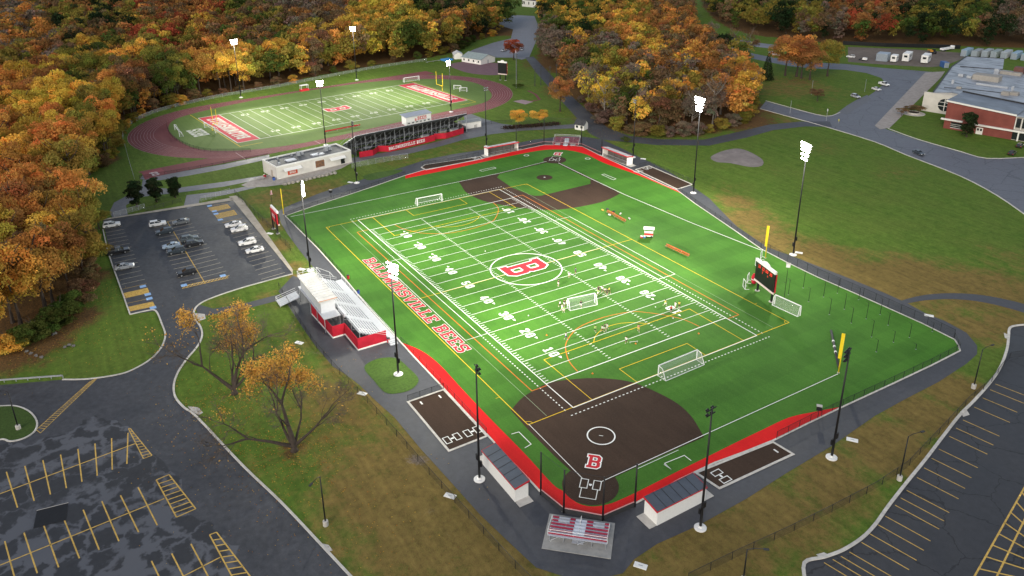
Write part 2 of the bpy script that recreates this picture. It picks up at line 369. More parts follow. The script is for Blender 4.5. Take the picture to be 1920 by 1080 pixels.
def build_ground():
    x0, x1, y0, y1, s = -160, 620, -560, 240, 3.0
    nx = int((x1-x0)/s)+1; ny = int((y1-y0)/s)+1
    xs = x0+np.arange(nx)*s; ys = y0+np.arange(ny)*s
    X, Y = np.meshgrid(xs, ys, indexing='ij')
    A = np.zeros((nx, ny, 4)); A[..., 3] = 1
    for ch, lst in enumerate((DRY, LITTER, BARE)):
        for u, v, r, a in lst:
            g = G(u, v); d2 = (X-g.x)**2+(Y-g.y)**2
            A[..., ch] = np.maximum(A[..., ch], a*np.exp(-(d2/(r*r))**1.3*.7))
    wood = np.zeros((nx, ny), bool)
    for poly in WOODS.values():
        P = [(p.x, p.y) for p in gl(poly)]
        ins = np.zeros((nx, ny), bool)
        for i in range(len(P)):
            (ax, ay), (bx, by) = P[i-1], P[i]
            if ay == by: continue
            c = ((ay > Y) != (by > Y)) & (X < (bx-ax)*(Y-ay)/(by-ay)+ax); ins ^= c
        wood |= ins
    A[..., 1] = np.where(wood, np.maximum(A[..., 1], .85), A[..., 1])
    V = np.stack([X.ravel(), Y.ravel(), np.zeros(nx*ny)], 1)
    # the far rim carries the sheet on to the horizon
    E_ = 4000.0
    i, j = np.meshgrid(np.arange(nx-1), np.arange(ny-1), indexing='ij')
    a = (i*ny+j).ravel(); F = np.stack([a, a+ny, a+ny+1, a+1], 1)
    rim = [(-E_, -E_, 0), (E_, -E_, 0), (E_, E_, 0), (-E_, E_, 0)]
    n0 = len(V); V = np.vstack([V, rim])
    c = [0, (nx-1)*ny, nx*ny-1, ny-1]
    faces = [tuple(f) for f in F.tolist()]
    edges = [[k*ny for k in range(nx)], [(nx-1)*ny+k for k in range(ny)], [k*ny+ny-1 for k in range(nx-1, -1, -1)], [k for k in range(ny-1, -1, -1)]]
    for q in range(4):
        e = edges[q]; faces.append(tuple([n0+q, n0+(q+1) % 4]+e[::-1]))
    me = bpy.data.meshes.new('ground'); me.from_pydata(V.tolist(), [], faces); me.materials.append(ground_material())
    at = me.attributes.new('soil', 'FLOAT_COLOR', 'POINT')
    arr = np.zeros((len(V), 4), np.float32); arr[:n0] = A.reshape(-1, 4); arr[n0:, 1] = .8; arr[:, 3] = 1
    at.data.foreach_set('color', arr.ravel())
    o = bpy.data.objects.new('ground', me); COL.objects.link(o); o['kind'] = 'structure'
WOODS = {
 'left': [(-150,700),(30,655),(110,610),(150,560),(172,480),(160,400),(150,350),(176,318),(214,300),(212,258),(240,232),(300,205),(360,190),(430,174),(520,160),(600,141),(700,123),(800,109),(850,99),(880,80),(920,68),(955,66),(958,45),(930,38),(885,30),(880,8),(700,-12),(-500,-12),(-700,300)],
 'middle': [(1012,35),(1022,60),(1008,104),(1046,140),(1085,185),(1128,228),(1180,248),(1260,253),(1340,246),(1395,226),(1412,206),(1404,160),(1384,134),(1340,110),(1310,84),(1292,62),(1296,32),(1262,14),(1160,6),(1050,6)],
 'upper': [(1318,14),(1342,40),(1378,58),(1432,68),(1500,76),(1600,84),(1760,86),(1930,90),(2200,98),(2200,-14),(1310,-14)],
}
build_ground()
# ---------------------------------------------------------------- asphalt
def asphalt_material(name, base, patchy=0.0, wet=.62, cracks=0.0):
    m, nt, b = nodes_of(name); N = nt.nodes; L = nt.links; MATS[name] = m
    geo = N.new('ShaderNodeNewGeometry')
    def noise(s, d=6):
        n = N.new('ShaderNodeTexNoise'); n.inputs['Scale'].default_value = s; n.inputs['Detail'].default_value = d; n.inputs['Roughness'].default_value = .65
        L.new(geo.outputs['Position'], n.inputs['Vector']); return n
    def mr(v, a, c, d=0., e=1.):
        x = N.new('ShaderNodeMapRange'); x.inputs[1].default_value = a; x.inputs[2].default_value = c; x.inputs[3].default_value = d; x.inputs[4].default_value = e
        L.new(v, x.inputs[0]); return x.outputs[0]
    def mix(f, a, c, t='MIX'):
        x = N.new('ShaderNodeMix'); x.data_type = 'RGBA'; x.blend_type = t
        if isinstance(f, (int, float)): x.inputs[0].default_value = f
        else: L.new(f, x.inputs[0])
        for i, q in ((6, a), (7, c)):
            if isinstance(q, tuple): x.inputs[i].default_value = (*q, 1)
            else: L.new(q, x.inputs[i])
        return x.outputs[2]
    n1 = noise(.12); n2 = noise(.9); n3 = noise(14, 2)
    col = mix(mr(n1.outputs[0], .3, .7), tuple(c*.8 for c in base), tuple(c*1.22 for c in base))
    col = mix(1.0, col, mr(n2.outputs[0], .3, .7, .86, 1.14), 'MULTIPLY')
    col = mix(1.0, col, mr(n3.outputs[0], .25, .75, .8, 1.2), 'MULTIPLY')
    if patchy:
        # worn sealer: old grey surface shows through in an irregular net
        vo = N.new('ShaderNodeTexVoronoi'); vo.feature = 'DISTANCE_TO_EDGE'; vo.inputs['Scale'].default_value = .24
        nd = noise(.33, 3); ad = N.new('ShaderNodeVectorMath'); ad.operation = 'MULTIPLY_ADD'
        L.new(nd.outputs[1], ad.inputs[0]); ad.inputs[1].default_value = (5, 5, 0); L.new(geo.outputs['Position'], ad.inputs[2]); L.new(ad.outputs[0], vo.inputs['Vector'])
        th = N.new('ShaderNodeMath'); th.operation = 'MULTIPLY_ADD'; L.new(noise(.09, 3).outputs[0], th.inputs[0]); th.inputs[1].default_value = .75; th.inputs[2].default_value = -.25
        sb = N.new('ShaderNodeMath'); sb.operation = 'SUBTRACT'; L.new(th.outputs[0], sb.inputs[0]); L.new(vo.outputs['Distance'], sb.inputs[1])
        n5 = noise(1.6, 5); s2 = N.new('ShaderNodeMath'); s2.operation = 'MULTIPLY_ADD'; L.new(n5.outputs[0], s2.inputs[0]); s2.inputs[1].default_value = .16; L.new(sb.outputs[0], s2.inputs[2])
        att = N.new('ShaderNodeAttribute'); att.attribute_name = 'worn'
        mm = N.new('ShaderNodeMath'); mm.operation = 'MULTIPLY'; L.new(mr(s2.outputs[0], .075, .165), mm.inputs[0]); L.new(mr(att.outputs['Fac'], .45, .55), mm.inputs[1])
        seal = mix(mr(att.outputs['Fac'], .45, .55), col, tuple(c*.62 for c in base))
        seal = mix(1.0, seal, mr(n2.outputs[0], .3, .7, .86, 1.14), 'MULTIPLY')
        col = mix(mm.outputs[0], seal, tuple(c*patchy for c in base))
    if cracks:
        v2 = N.new('ShaderNodeTexVoronoi'); v2.feature = 'DISTANCE_TO_EDGE'; v2.inputs['Scale'].default_value = .11
        nd = noise(.6, 3); ad = N.new('ShaderNodeVectorMath'); ad.operation = 'MULTIPLY_ADD'
        L.new(nd.outputs[1], ad.inputs[0]); ad.inputs[1].default_value = (2, 2, 0); L.new(geo.outputs['Position'], ad.inputs[2]); L.new(ad.outputs[0], v2.inputs['Vector'])
        col = mix(mr(v2.outputs['Distance'], .006, .014, cracks, 0.0), col, tuple(c*.35 for c in base))
    L.new(col, b.inputs['Base Color']); b.inputs['Specular IOR Level'].default_value = .35
    L.new(mr(n1.outputs[0], .3, .7, wet-.12, wet+.15), b.inputs['Roughness'])
    return m
ASPH = asphalt_material('asphalt_new', (.050, .053, .062), wet=.6)
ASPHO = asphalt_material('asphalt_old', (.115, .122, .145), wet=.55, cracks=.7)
ASPHP = asphalt_material('asphalt_path', (.055, .058, .068), wet=.58)
def sheet(name, px, mat, z, smooth=0, holes=()):
    if smooth: px = curve(px, smooth)
    loops = [[(p.x, p.y) for p in gl(px)]]+[[(p.x, p.y) for p in gl(h)] for h in holes]
    return struct(name, MB().poly(loops, z), mat)
def kerb(name, px, w=.3, h=.13, n=4, mat=None, closed=False, z0=0.0):
    if n: px = curve(px, n, closed)
    return struct(name, MB().strip([(p.x, p.y) for p in gl(px)], w, z0, h, closed), mat or KERBM)
# small car park, its drive and the large lower car park: one paved sheet
LOT = [(193,413),(437,376),(549,514)]+curve([(549,514),(500,527),(450,541),(405,556),(376,569),(364,583),(366,598),(376,613),(379,630),(370,650),(350,674),(334,698),(326,722),(329,745),(346,765),(370,783)],4,False)[1:]+[(455,873),(530,945),(610,1030),(680,1105),(700,1160),(-420,1160),(-420,735),(0,722),(117,712)]+curve([(117,712),(165,711),(225,702),(258,689),(286,671),(303,651),(310,629),(303,606),(292,583)],4,False)[1:]+[(244,590),(228,545),(211,498)]
lot = sheet('parking_lot', LOT, asphalt_material('asphalt_worn', (.052, .055, .064), patchy=1.75, wet=.6), Z_ASPH)
def worn_attr(o):
    me = o.data
    bm = bmesh.new(); bm.from_mesh(me); bmesh.ops.triangulate(bm, faces=bm.faces)
    for _ in range(7):
        es = [e for e in bm.edges if e.calc_length() > 5.0]
        if not es: break
        bmesh.ops.subdivide_edges(bm, edges=es, cuts=1); bmesh.ops.triangulate(bm, faces=[f for f in bm.faces if len(f.verts) > 3])
    bm.to_mesh(me); bm.free()
    edge = [(-420,790),(60,835),(190,778),(240,800),(310,875),(372,965),(440,1040),(490,1120),(490,1400),(-420,1400)]
    P = [(p.x, p.y) for p in gl(edge)]
    at = me.attributes.new('worn', 'FLOAT', 'POINT'); vals = []
    for v in me.vertices:
        ins = False
        for i in range(len(P)):
            (ax, ay), (bx, by) = P[i-1], P[i]
            if (ay > v.co.y) != (by > v.co.y) and v.co.x < (bx-ax)*(v.co.y-ay)/(by-ay)+ax: ins = not ins
        vals.append(1.0 if ins else 0.0)
    at.data.foreach_set('value', vals)
worn_attr(lot)
kerb('drive_kerb', [(549,514),(500,527),(450,541),(405,556),(376,569),(364,583),(366,598),(376,613),(379,630),(370,650),(350,674),(334,698),(326,722),(329,745),(346,765),(370,783),(455,873),(530,945),(610,1030),(680,1105)], .38, .14)
kerb('lawn_kerb', [(117,712),(165,711),(225,702),(258,689),(286,671),(303,651),(310,629),(303,606),(292,583),(275,583),(244,590)], .35, .14)
kerb('lot_kerb', [(244,590),(228,545),(211,498),(202,470),(193,430)], .3, .14, 0)
sheet('kerb_ramp', [(364,587),(384,589),(386,598),(372,602)], CONC, .035)
sheet('kerb_inlet', [(352,762),(372,764),(381,774),(372,779),(360,772)], CONC, .04)
sheet('kerb_inlet', [(598,1018),(616,1022),(624,1032),(612,1036)], CONC, .04)
# traffic island
ISL = curve([(-30,764),(0,762),(30,762),(55,772),(69,790),(66,808),(46,822),(20,828),(5,824),(-30,826)], 4)
struct('traffic_island', MB().prism([(p.x, p.y) for p in gl(ISL)], 0, .12), pm('island_grass', (.04,.075,.012), .95, .3, 3))
kerb('island_kerb', ISL, .3, .16, 0, closed=True)
# concrete walks round the small lot
sheet('pavement', [(437,376),(429,369),(443,367),(456,376),(549,506),(549,514)], pm('walk_slabs', (.40,.36,.30), .9, .16, .6, big=(.25,.12)), .09)
sheet('pavement', [(193,413),(437,376),(435,371),(205,409)], MATS['walk_slabs'], .09)
# paved surround of the artificial pitch
SURR = [(521,396),(545,384),(600,362),(660,343),(700,330),(760,312),(800,299),(850,289),(930,277),(1000,262),(1060,255),(1100,257),(1130,262),(1165,278),(1210,300),(1255,322),(1290,344),(1330,372),(1352,395),(1382,425),(1440,464),(1500,486),(1600,525),(1660,550),(1700,568),(1740,590),(1772,602),(1812,624),(1832,648),(1832,664),(1812,682),(1760,716),(1700,747),(1640,780),(1560,836),(1470,890),(1400,935),(1310,985),(1232,1020),(1190,1048),(1168,1075),(1120,1086),(1060,1082),(1005,1064),(960,1022),(900,965),(840,898),(789,842),(740,783),(705,752),(674,722),(648,702),(624,687),(591,648),(567,614),(545,580),(522,546),(549,517),(563,522),(590,518),(596,512),(562,470),(540,440),(527,419)]
sheet('paved_path', SURR, ASPHP, Z_ASPH)
sheet('paved_path', [(1694,570),(1735,563),(1790,561),(1850,568),(1925,588),(2010,620),(2010,604),(1930,573),(1852,555),(1790,550),(1735,553),(1690,564)][::-1], ASPHP, .024, 3)
sheet('paved_path', [(1128,262),(1172,266),(1230,272),(1330,273),(1400,258),(1450,244),(1510,237),(1560,238),(1556,228),(1500,228),(1440,234),(1390,246),(1320,262),(1235,261),(1180,255),(1140,240),(1118,222),(1082,190),(1050,158),(1012,118),(1000,106),(985,108),(1005,136),(1044,180),(1086,226),(1105,250)], ASPHP, .025)
sheet('service_road', [(655,308),(700,296),(760,290),(820,276),(870,262),(920,252),(980,245),(1085,240),(1092,232),(990,238),(940,232),(905,222),(885,214),(868,214),(876,240),(860,255),(810,268),(760,280),(660,296)], asphalt_material('asphalt_service', (.12,.125,.14)), .022)
sheet('paved_path', [(262,336),(300,338),(350,330),(420,317),(505,298),(505,290),(420,308),(350,320),(300,328),(268,328)], asphalt_material('asphalt_pale', (.16,.165,.185)), .026)
sheet('paved_path', [(268,337),(265,352),(240,366),(214,380),(205,398),(212,410),(240,404),(236,385),(262,370),(290,366),(330,362),(420,350),(500,334),(500,328),(420,341),(320,354),(285,352),(290,338)], MATS['asphalt_pale'], .028)
sheet('paved_path', [(352,392),(372,384),(375,372),(420,366),(480,352),(470,348),(420,358),(350,366),(345,384)], MATS['asphalt_pale'], .03)
sheet('paved_path', [(366,575),(376,572),(400,579),(450,571),(524,552),(528,562),(450,582),(386,592),(372,592)], ASPHP, .029)
sheet('patio', [(452,347),(490,330),(560,318),(660,296),(662,304),(640,316),(600,330),(540,345),(500,350),(465,352)], pm('patio_slabs', (.36,.33,.30), .9, .2, .8), .032)
sheet('grass_islet', curve([(683,690),(700,676),(722,671),(745,673),(766,690),(785,712),(772,730),(745,738),(722,736),(702,715)], 4), pm('islet_grass', (.05,.10,.014), .95, .3, 2), .075)
sheet('grass_islet', curve([(682,330),(710,323),(752,318),(748,324),(715,334),(690,338)], 4), MATS['islet_grass'], .06)
# school road, its parking bay and upper roads
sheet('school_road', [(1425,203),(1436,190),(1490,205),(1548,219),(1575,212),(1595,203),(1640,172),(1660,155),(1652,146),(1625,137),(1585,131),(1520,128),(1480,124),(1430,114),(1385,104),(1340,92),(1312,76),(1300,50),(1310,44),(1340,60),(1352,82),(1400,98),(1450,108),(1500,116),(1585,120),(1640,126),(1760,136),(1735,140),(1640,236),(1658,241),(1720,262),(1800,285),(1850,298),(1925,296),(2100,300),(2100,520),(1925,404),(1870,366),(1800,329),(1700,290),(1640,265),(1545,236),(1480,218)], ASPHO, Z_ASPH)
sheet('parking_bay', [(1568,213),(1588,198),(1610,185),(1626,178),(1634,186),(1600,208),(1590,214)], MATS['asphalt_service'], .032)
sheet('gravel_yard', [(1590,88),(1700,92),(1818,100),(1800,112),(1770,124),(1740,126),(1640,120),(1590,116)], pm('yard_gravel', (.15,.125,.105), .95, .2, .4, big=(.05,.15)), .018)
sheet('pavement', [(1640,236),(1735,136),(1772,134),(1764,146),(1702,207),(1668,240),(1650,243)], pm('old_pavement', (.33,.30,.275), .9, .2, .5), .09)
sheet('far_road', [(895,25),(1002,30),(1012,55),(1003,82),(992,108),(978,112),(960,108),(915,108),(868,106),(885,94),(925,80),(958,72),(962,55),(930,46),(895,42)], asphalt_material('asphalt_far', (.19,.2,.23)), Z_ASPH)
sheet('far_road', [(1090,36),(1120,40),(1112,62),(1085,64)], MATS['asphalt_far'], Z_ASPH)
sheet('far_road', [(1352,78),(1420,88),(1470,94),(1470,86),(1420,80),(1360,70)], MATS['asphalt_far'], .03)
kerb('road_kerb', [(1425,204),(1480,219),(1545,237),(1640,266),(1700,291),(1800,330),(1870,367),(1925,405)], .35, .14, 3)
kerb('road_kerb', [(1665,241),(1720,261),(1800,284),(1850,297),(1925,295)], .35, .14, 3)
kerb('road_kerb', [(1436,189),(1490,204),(1548,218),(1575,211)], .35, .14, 3)
sheet('infield_dirt', curve([(1332,296),(1345,287),(1368,280),(1388,279),(1410,287),(1430,300),(1428,311),(1405,313),(1370,306),(1345,304)], 3), pm('sand_grey', (.20,.175,.17), .95, .15, .5, big=(.2,.12)), .03)
# lower right car park
RLOT = curve([(1926,609),(1905,611),(1893,616),(1891,632),(1888,655),(1876,688),(1856,718),(1826,752),(1800,778),(1770,816),(1735,862),(1700,905),(1665,950),(1640,985),(1615,1010),(1580,1032),(1545,1045),(1508,1056)], 4, False)+[(1512,1100),(1520,1180),(2150,1180),(2150,600)]
sheet('parking_lot', RLOT, asphalt_material('asphalt_right', (.038,.039,.044), wet=.5, cracks=.8), Z_ASPH)
kerb('right_lot_kerb', [(1926,609),(1905,611),(1893,616),(1891,632),(1888,655),(1876,688),(1856,718),(1826,752),(1800,778),(1770,816),(1735,862),(1700,905),(1665,950),(1640,985),(1615,1010),(1580,1032),(1545,1045),(1508,1056),(1512,1100)], .5, .15)
for q in ([(1800,772),(1812,768),(1818,778),(1806,782)], [(1530,1040),(1545,1036),(1556,1042),(1540,1048)], [(1891,628),(1882,624),(1884,634),(1891,636)]): sheet('kerb_inlet', q, KERBM, .05)
# ---------------------------------------------------------------- parking stall paint
def paint(name, segs, w, mat, z=None, closed=False):
    mb = MB(); 
    for s in segs:
        pts = [(p.x, p.y) for p in gl(s)]
        mb.strip(pts, w, (z if z is not None else Z_ASPH+.006)+(len(mb.f) % 5)*.0004)
    return struct(name, mb, mat)
def lerp(a, b, t): return (a[0]+(b[0]-a[0])*t, a[1]+(b[1]-a[1])*t)
def wl(pa, pb, t):
    a = G(*pa); b = G(*pb); return a+(b-a)*t
mb = MB(); mbw = MB(); zc = [0]
def seg(m, a, b, w=.14):
    zc[0] += 1; m.strip([(a.x, a.y), (b.x, b.y)], w, Z_ASPH+.006+(zc[0] % 7)*.0005)
def row(m, a0, a1, b0, b1, n, w=.14, skip=()):
    for i in range(n+1):
        if i not in skip: seg(m, wl(a0, a1, i/n), wl(b0, b1, i/n), w)
# left row, centre double row, right row of the small lot
row(mbw, (195,430), (231,542), (230,424), (275,532), 15)
row(mb, (231,542), (243,583), (275,532), (290,573), 3)
row(mbw, (284,421), (342,538), (318,415), (385,528), 16)
row(mbw, (318,415), (385,528), (352,408), (430,516), 16)
seg(mb, wl((314,416), (385,532), 0), wl((314,416), (385,532), 1), .2)
row(mbw, (424,426), (490,524), (462,417), (534,511), 13)
row(mb, (389,387), (424,426), (424,381), (462,417), 5)
for a, b in (((342,541),(428,521)), ((345,536),(430,517)), ((313,416),(352,408))): seg(mb, wl(a, b, 0), wl(a, b, 1), .22)
for i in range(13):
    t = i/13; seg(mb, wl((342,541),(428,521),t), wl((345,536),(430,517),min(1,t+.05)), .22)
def hatch(m, a, b, c, d, n, w=.14):
    """outlined quad filled with bars: a-b and d-c are its long sides"""
    for p, q in ((a, b), (b, c), (c, d), (d, a)): seg(m, wl(p, q, 0), wl(p, q, 1), w)
    for i in range(1, n): seg(m, wl(a, b, i/n), wl(d, c, min(1, i/n+.03)), w)
hatch(mb, (232,550),(276,540),(279,549),(235,559), 24, .2); hatch(mb, (239,576),(286,566),(290,574),(242,584), 24, .2)
hatch(mb, (391,390),(426,383),(432,390),(398,397), 18, .2); hatch(mb, (402,402),(438,394),(444,402),(409,410), 18, .2)
BLUE = pm('paint_blue', (.25,.42,.7), .8, .1, 2)
mbb = MB()
for u, v in ((268,537),(277,552),(280,560),(287,577),(345,535),(418,517),(393,386),(402,396),(405,401),(413,412)):
    g = G(u, v); mbb.poly([(g.x-.7,g.y-.7),(g.x+.7,g.y-.7),(g.x+.7,g.y+.7),(g.x-.7,g.y+.7)], Z_ASPH+.012)
struct('accessible_bay_paint', mbb, BLUE)
# large lower lot
row(mb, (12,885),(240,812), (33,952),(271,900) if False else (238,870), 7, .2)
for a, b in (((0,926),(253,832)), ((0,1060),(308,935)), ((345,1080),(413,1045)), ((-120,970),(0,926)), ((-140,1118),(0,1060)), ((345,1080),(260,1122))): seg(mb, wl(a, b, 0), wl(a, b, 1), .2)
for a, b in (((9,1015),(28,1085)),((45,999),(70,1075)),((82,985),(110,1064)),((119,971),(149,1047)),((156,956),(186,1031)),((191,940),(223,1015)),((226,929),(260,998)),((259,914),(295,985)),((284,1052),(300,1085)),((322,1038),(346,1085)),((358,1020),(392,1084)),((-30,1030),(-8,1105)),((-28,898),(-8,965))): seg(mb, wl(a, b, 0), wl(a, b, 1), .2)
hatch(mb, (241,804),(269,860),(285,854),(244,803), 11, .16); hatch(mb, (293,900),(331,970),(367,954),(317,890), 9, .2); hatch(mb, (393,1003),(440,1090),(470,1082),(406,998), 8, .2)
hatch(mb, (68,806),(168,716),(184,708),(76,812), 26, .12)
# right lot stalls
ks = [(1742,876),(1724,899),(1706,921),(1688,944),(1669,968),(1650,988),(1622,1012),(1596,1031),(1570,1044)]
for i in range(22):
    t = i/21
    k = curve([(1866,720),(1812,780),(1760,842),(1706,912),(1660,968),(1600,1030),(1545,1055)], 8, False); 
    p = k[int(t*(len(k)-1))]; q = (p[0]+62+t*34, p[1]+24+t*34)
    seg(mb, G(*p), G(*q), .16)
hatch(mb, (1926,905),(1822,1090),(1925,1100),(1960,960), 9, .25)
seg(mb, G(1950,915), G(1850,1120), .25)
struct('stall_lines', mb, STALL); struct('stall_lines', mbw, STALLW)
# ================================================================ the artificial pitch
def turf_material(name, c1, c2, stripe=None):
    m, nt, b = nodes_of(name); N = nt.nodes; L = nt.links
    geo = N.new('ShaderNodeNewGeometry')
    n1 = N.new('ShaderNodeTexNoise'); n1.inputs['Scale'].default_value = .09; n1.inputs['Detail'].default_value = 5
    n2 = N.new('ShaderNodeTexNoise'); n2.inputs['Scale'].default_value = 3.5; n2.inputs['Detail'].default_value = 4
    n3 = N.new('ShaderNodeTexNoise'); n3.inputs['Scale'].default_value = .6; n3.inputs['Detail'].default_value = 6
    mp = N.new('ShaderNodeMapping'); mp.inputs['Scale'].default_value = (.18, 1.6, 1); L.new(geo.outputs['Position'], mp.inputs[0]); L.new(mp.outputs[0], n3.inputs['Vector'])
    for n in (n1, n2): L.new(geo.outputs['Position'], n.inputs['Vector'])
    mx = N.new('ShaderNodeMix'); mx.data_type = 'RGBA'; mx.inputs[6].default_value = (*c1, 1); mx.inputs[7].default_value = (*c2, 1)
    s = N.new('ShaderNodeMath'); s.operation = 'MULTIPLY_ADD'; L.new(n2.outputs[0], s.inputs[0]); s.inputs[1].default_value = .7; L.new(n1.outputs[0], s.inputs[2])
    s3 = N.new('ShaderNodeMath'); s3.operation = 'MULTIPLY_ADD'; L.new(n3.outputs[0], s3.inputs[0]); s3.inputs[1].default_value = .5; L.new(s.outputs[0], s3.inputs[2])
    mr = N.new('ShaderNodeMapRange'); mr.inputs[1].default_value = .8; mr.inputs[2].default_value = 1.4; L.new(s3.outputs[0], mr.inputs[0]); L.new(mr.outputs[0], mx.inputs[0])
    out = mx.outputs[2]
    if stripe:
        # roll panels laid across the pitch, each brushed the other way
        sx = N.new('ShaderNodeSeparateXYZ'); L.new(geo.outputs['Position'], sx.inputs[0])
        k = N.new('ShaderNodeMath'); k.operation = 'MULTIPLY'; L.new(sx.outputs[0], k.inputs[0]); k.inputs[1].default_value = math.pi/stripe
        q = N.new('ShaderNodeMath'); q.operation = 'SINE'; L.new(k.outputs[0], q.inputs[0])
        r2 = N.new('ShaderNodeMapRange'); r2.inputs[1].default_value = -.12; r2.inputs[2].default_value = .12; r2.inputs[3].default_value = .95; r2.inputs[4].default_value = 1.05; L.new(q.outputs[0], r2.inputs[0])
        ml = N.new('ShaderNodeMix'); ml.data_type = 'RGBA'; ml.blend_type = 'MULTIPLY'; ml.inputs[0].default_value = 1; L.new(out, ml.inputs[6]); L.new(r2.outputs[0], ml.inputs[7]); out = ml.outputs[2]
    L.new(out, b.inputs['Base Color']); b.inputs['Roughness'].default_value = .85; b.inputs['Specular IOR Level'].default_value = .2
    bp = N.new('ShaderNodeBump'); bp.inputs['Strength'].default_value = .4; bp.inputs['Distance'].default_value = .05; L.new(n2.outputs[0], bp.inputs['Height']); L.new(bp.outputs[0], b.inputs['Normal'])
    return m
TGREEN = turf_material('turf_green', (.034,.118,.010), (.064,.185,.020), 4.572)
TBROWN = turf_material('turf_brown', (.034,.019,.012), (.058,.034,.022))
TRED = turf_material('turf_red', (.58,.006,.008), (.72,.012,.012))
TURF = [(535,405),(560,430),(595,465),(645,521),(690,575),(737,626),(775,668),(824,720),(870,770),(913,815),(960,866),(1011,920),(1055,959),(1129,973),(1188,946),(1273,900),(1340,868),(1395,848),(1450,826),(1515,794),(1580,763),(1673,720),(1745,686),(1800,658),(1797,648),(1790,637),(1730,607),(1663,577),(1600,549),(1533,520),(1475,492),(1427,467),(1380,434),(1330,400),(1302,381),(1270,357),(1245,347),(1183,318),(1128,293),(1092,275),(1056,272),(1020,272),(967,283),(907,297),(827,313),(798,318),(760,329),(700,350),(640,370),(590,386)]
turf = sheet('turf_field', TURF, TGREEN, Z_TURF)
def patch(name, px, mat, z=Z_PATCH, n=0): 
    o = sheet(name, curve(px, n) if n else px, mat, z); o.parent = turf; del o['kind']; return o
patch('red_border', [(752,642),(775,668),(824,720),(870,770),(913,815),(960,866),(1011,920),(1055,959),(1129,973),(1188,946),(1273,900),(1340,868),(1395,848),(1450,826),(1515,794),(1572,767),(1572,764)]+curve([(1572,764),(1530,772),(1480,783),(1430,806),(1380,830),(1330,855),(1273,883),(1220,910),(1173,933),(1140,946),(1107,950),(1080,942),(1057,922),(1036,908),(984,851),(918,784),(864,727),(846,707),(820,680),(790,658),(752,642)], 4, False)[1:-1], TRED)
patch('red_border', [(760,329),(798,318),(827,313),(907,297),(967,283),(1020,272),(1056,272),(1092,275),(1128,293),(1183,318),(1245,347),(1270,357),(1290,371)]+curve([(1290,371),(1273,361),(1200,330),(1133,306),(1100,290),(1062,281.5),(1020,281.5),(968,290.5),(910,303),(843,318),(760,335)], 4, False)[1:], TRED)
H1 = G(1107,910); H2 = G(1040,300)
def disc(c, r, n=32): return [(c.x+r*math.cos(2*math.pi*k/n), c.y+r*math.sin(2*math.pi*k/n)) for k in range(n)]
def wsheet(name, loops, mat, z, parent=turf):
    o = MB().poly(loops, z).build(name, mat, parent); return o
patch('infield', curve([(958,770),(975,750),(993,737),(1027,719),(1077,711),(1127,709.5),(1177,715),(1212,727),(1252,746),(1278,763),(1300,786),(1320,820)], 4, False)+[(1290,833),(1130,905),(1119,912),(1096,912),(1086,898),(1040,856),(990,806)], TBROWN)
wsheet('home_circle', [disc(H1, 4.6)], TBROWN, Z_PATCH+.003)
patch('infield', curve([(860,340),(866,350),(877,363),(910,378),(968,389),(1027,394),(1060,392),(1093,387),(1135,377),(1163,363)], 4, False)+[(1115,337),(1107,338),(1107,345),(1015,367),(1003,367.5),(993,365),(960,352),(932,333),(938,325)], TBROWN)
wsheet('home_circle', [disc(H2, 4.2)], TBROWN, Z_PATCH+.003)
M2 = G(1021,333); wsheet('pitcher_mound', [disc(M2, 2.75)], TBROWN, Z_PATCH+.003)
for a, b, w in (((1025,304),(938,325),.9),((1045,305),(1115,339),1.2),((1115,902),(1290,833),0),((1093,900),(985,797),0)):
    if w: wsheet('base_path', [[(p.x, p.y) for p in (lambda s: [Vector(q) for q in s.v[:4]])(MB().strip([(G(*a).x, G(*a).y), (G(*b).x, G(*b).y)], w, 0))]], TBROWN, Z_PATCH+.0045)
# ---- line marking
yd = .9144; FW = 160*.3048
W_ = MB(); Y_ = MB(); O_ = MB(); F_ = MB(); T_ = MB()
def ln(m, pts, w=.2): w *= .7; m.strip([(p[0], p[1]) for p in pts], w, zl())
def lt(m, pts, w=.2): m.strip([(p[0], p[1]) for p in pts], w, Z_LINE-.002)
def arc(c, r, a0, a1, n=24): return [(c[0]+r*math.cos(a0+(a1-a0)*k/n), c[1]+r*math.sin(a0+(a1-a0)*k/n)) for k in range(n+1)]
def ring(m, c, r0, r1, n=36): m.poly([[(c[0]+r1*math.cos(2*math.pi*k/n), c[1]+r1*math.sin(2*math.pi*k/n)) for k in range(n)], [(c[0]+r0*math.cos(2*math.pi*k/n), c[1]+r0*math.sin(2*math.pi*k/n)) for k in range(n)]], zl())
SX0, SX1, SY0, SY1 = -9.0, 100.25, 9.9, -59.15; SYC = (SY0+SY1)/2
# orange lacrosse and yellow soccer first, white football lines above them
near_arc = [(1083,697),(1067,678),(1061,658),(1062,642),(1075,623),(1093,610),(1133,595),(1183,585),(1217,587),(1250,592),(1283,600),(1312,613)]
na = [(p.x, p.y) for p in gl(curve(near_arc, 3, False))]
ln(O_, na, .3); ln(O_, [(100*yd-x, y) for x, y in na], .3)
for y in (3.6, -FW-3.6): ln(O_, [(-.5, y), (100*yd+.5, y)], .3)
for x in (-.5, 100*yd+.5):
    ln(O_, [(x, 3.6), (x, 0)], .3); ln(O_, [(x, -FW-3.6), (x, -FW)], .3)
ln(Y_, [(SX0,SY0),(SX1,SY0)], .22); ln(Y_, [(SX0,SY1),(SX1,SY1)], .22); ln(Y_, [(SX0,SY0),(SX0,SY1)], .22); ln(Y_, [(SX1,SY0),(SX1,SY1)], .22)
ln(Y_, [((SX0+SX1)/2, SY0-4), ((SX0+SX1)/2, SY1)], .2)
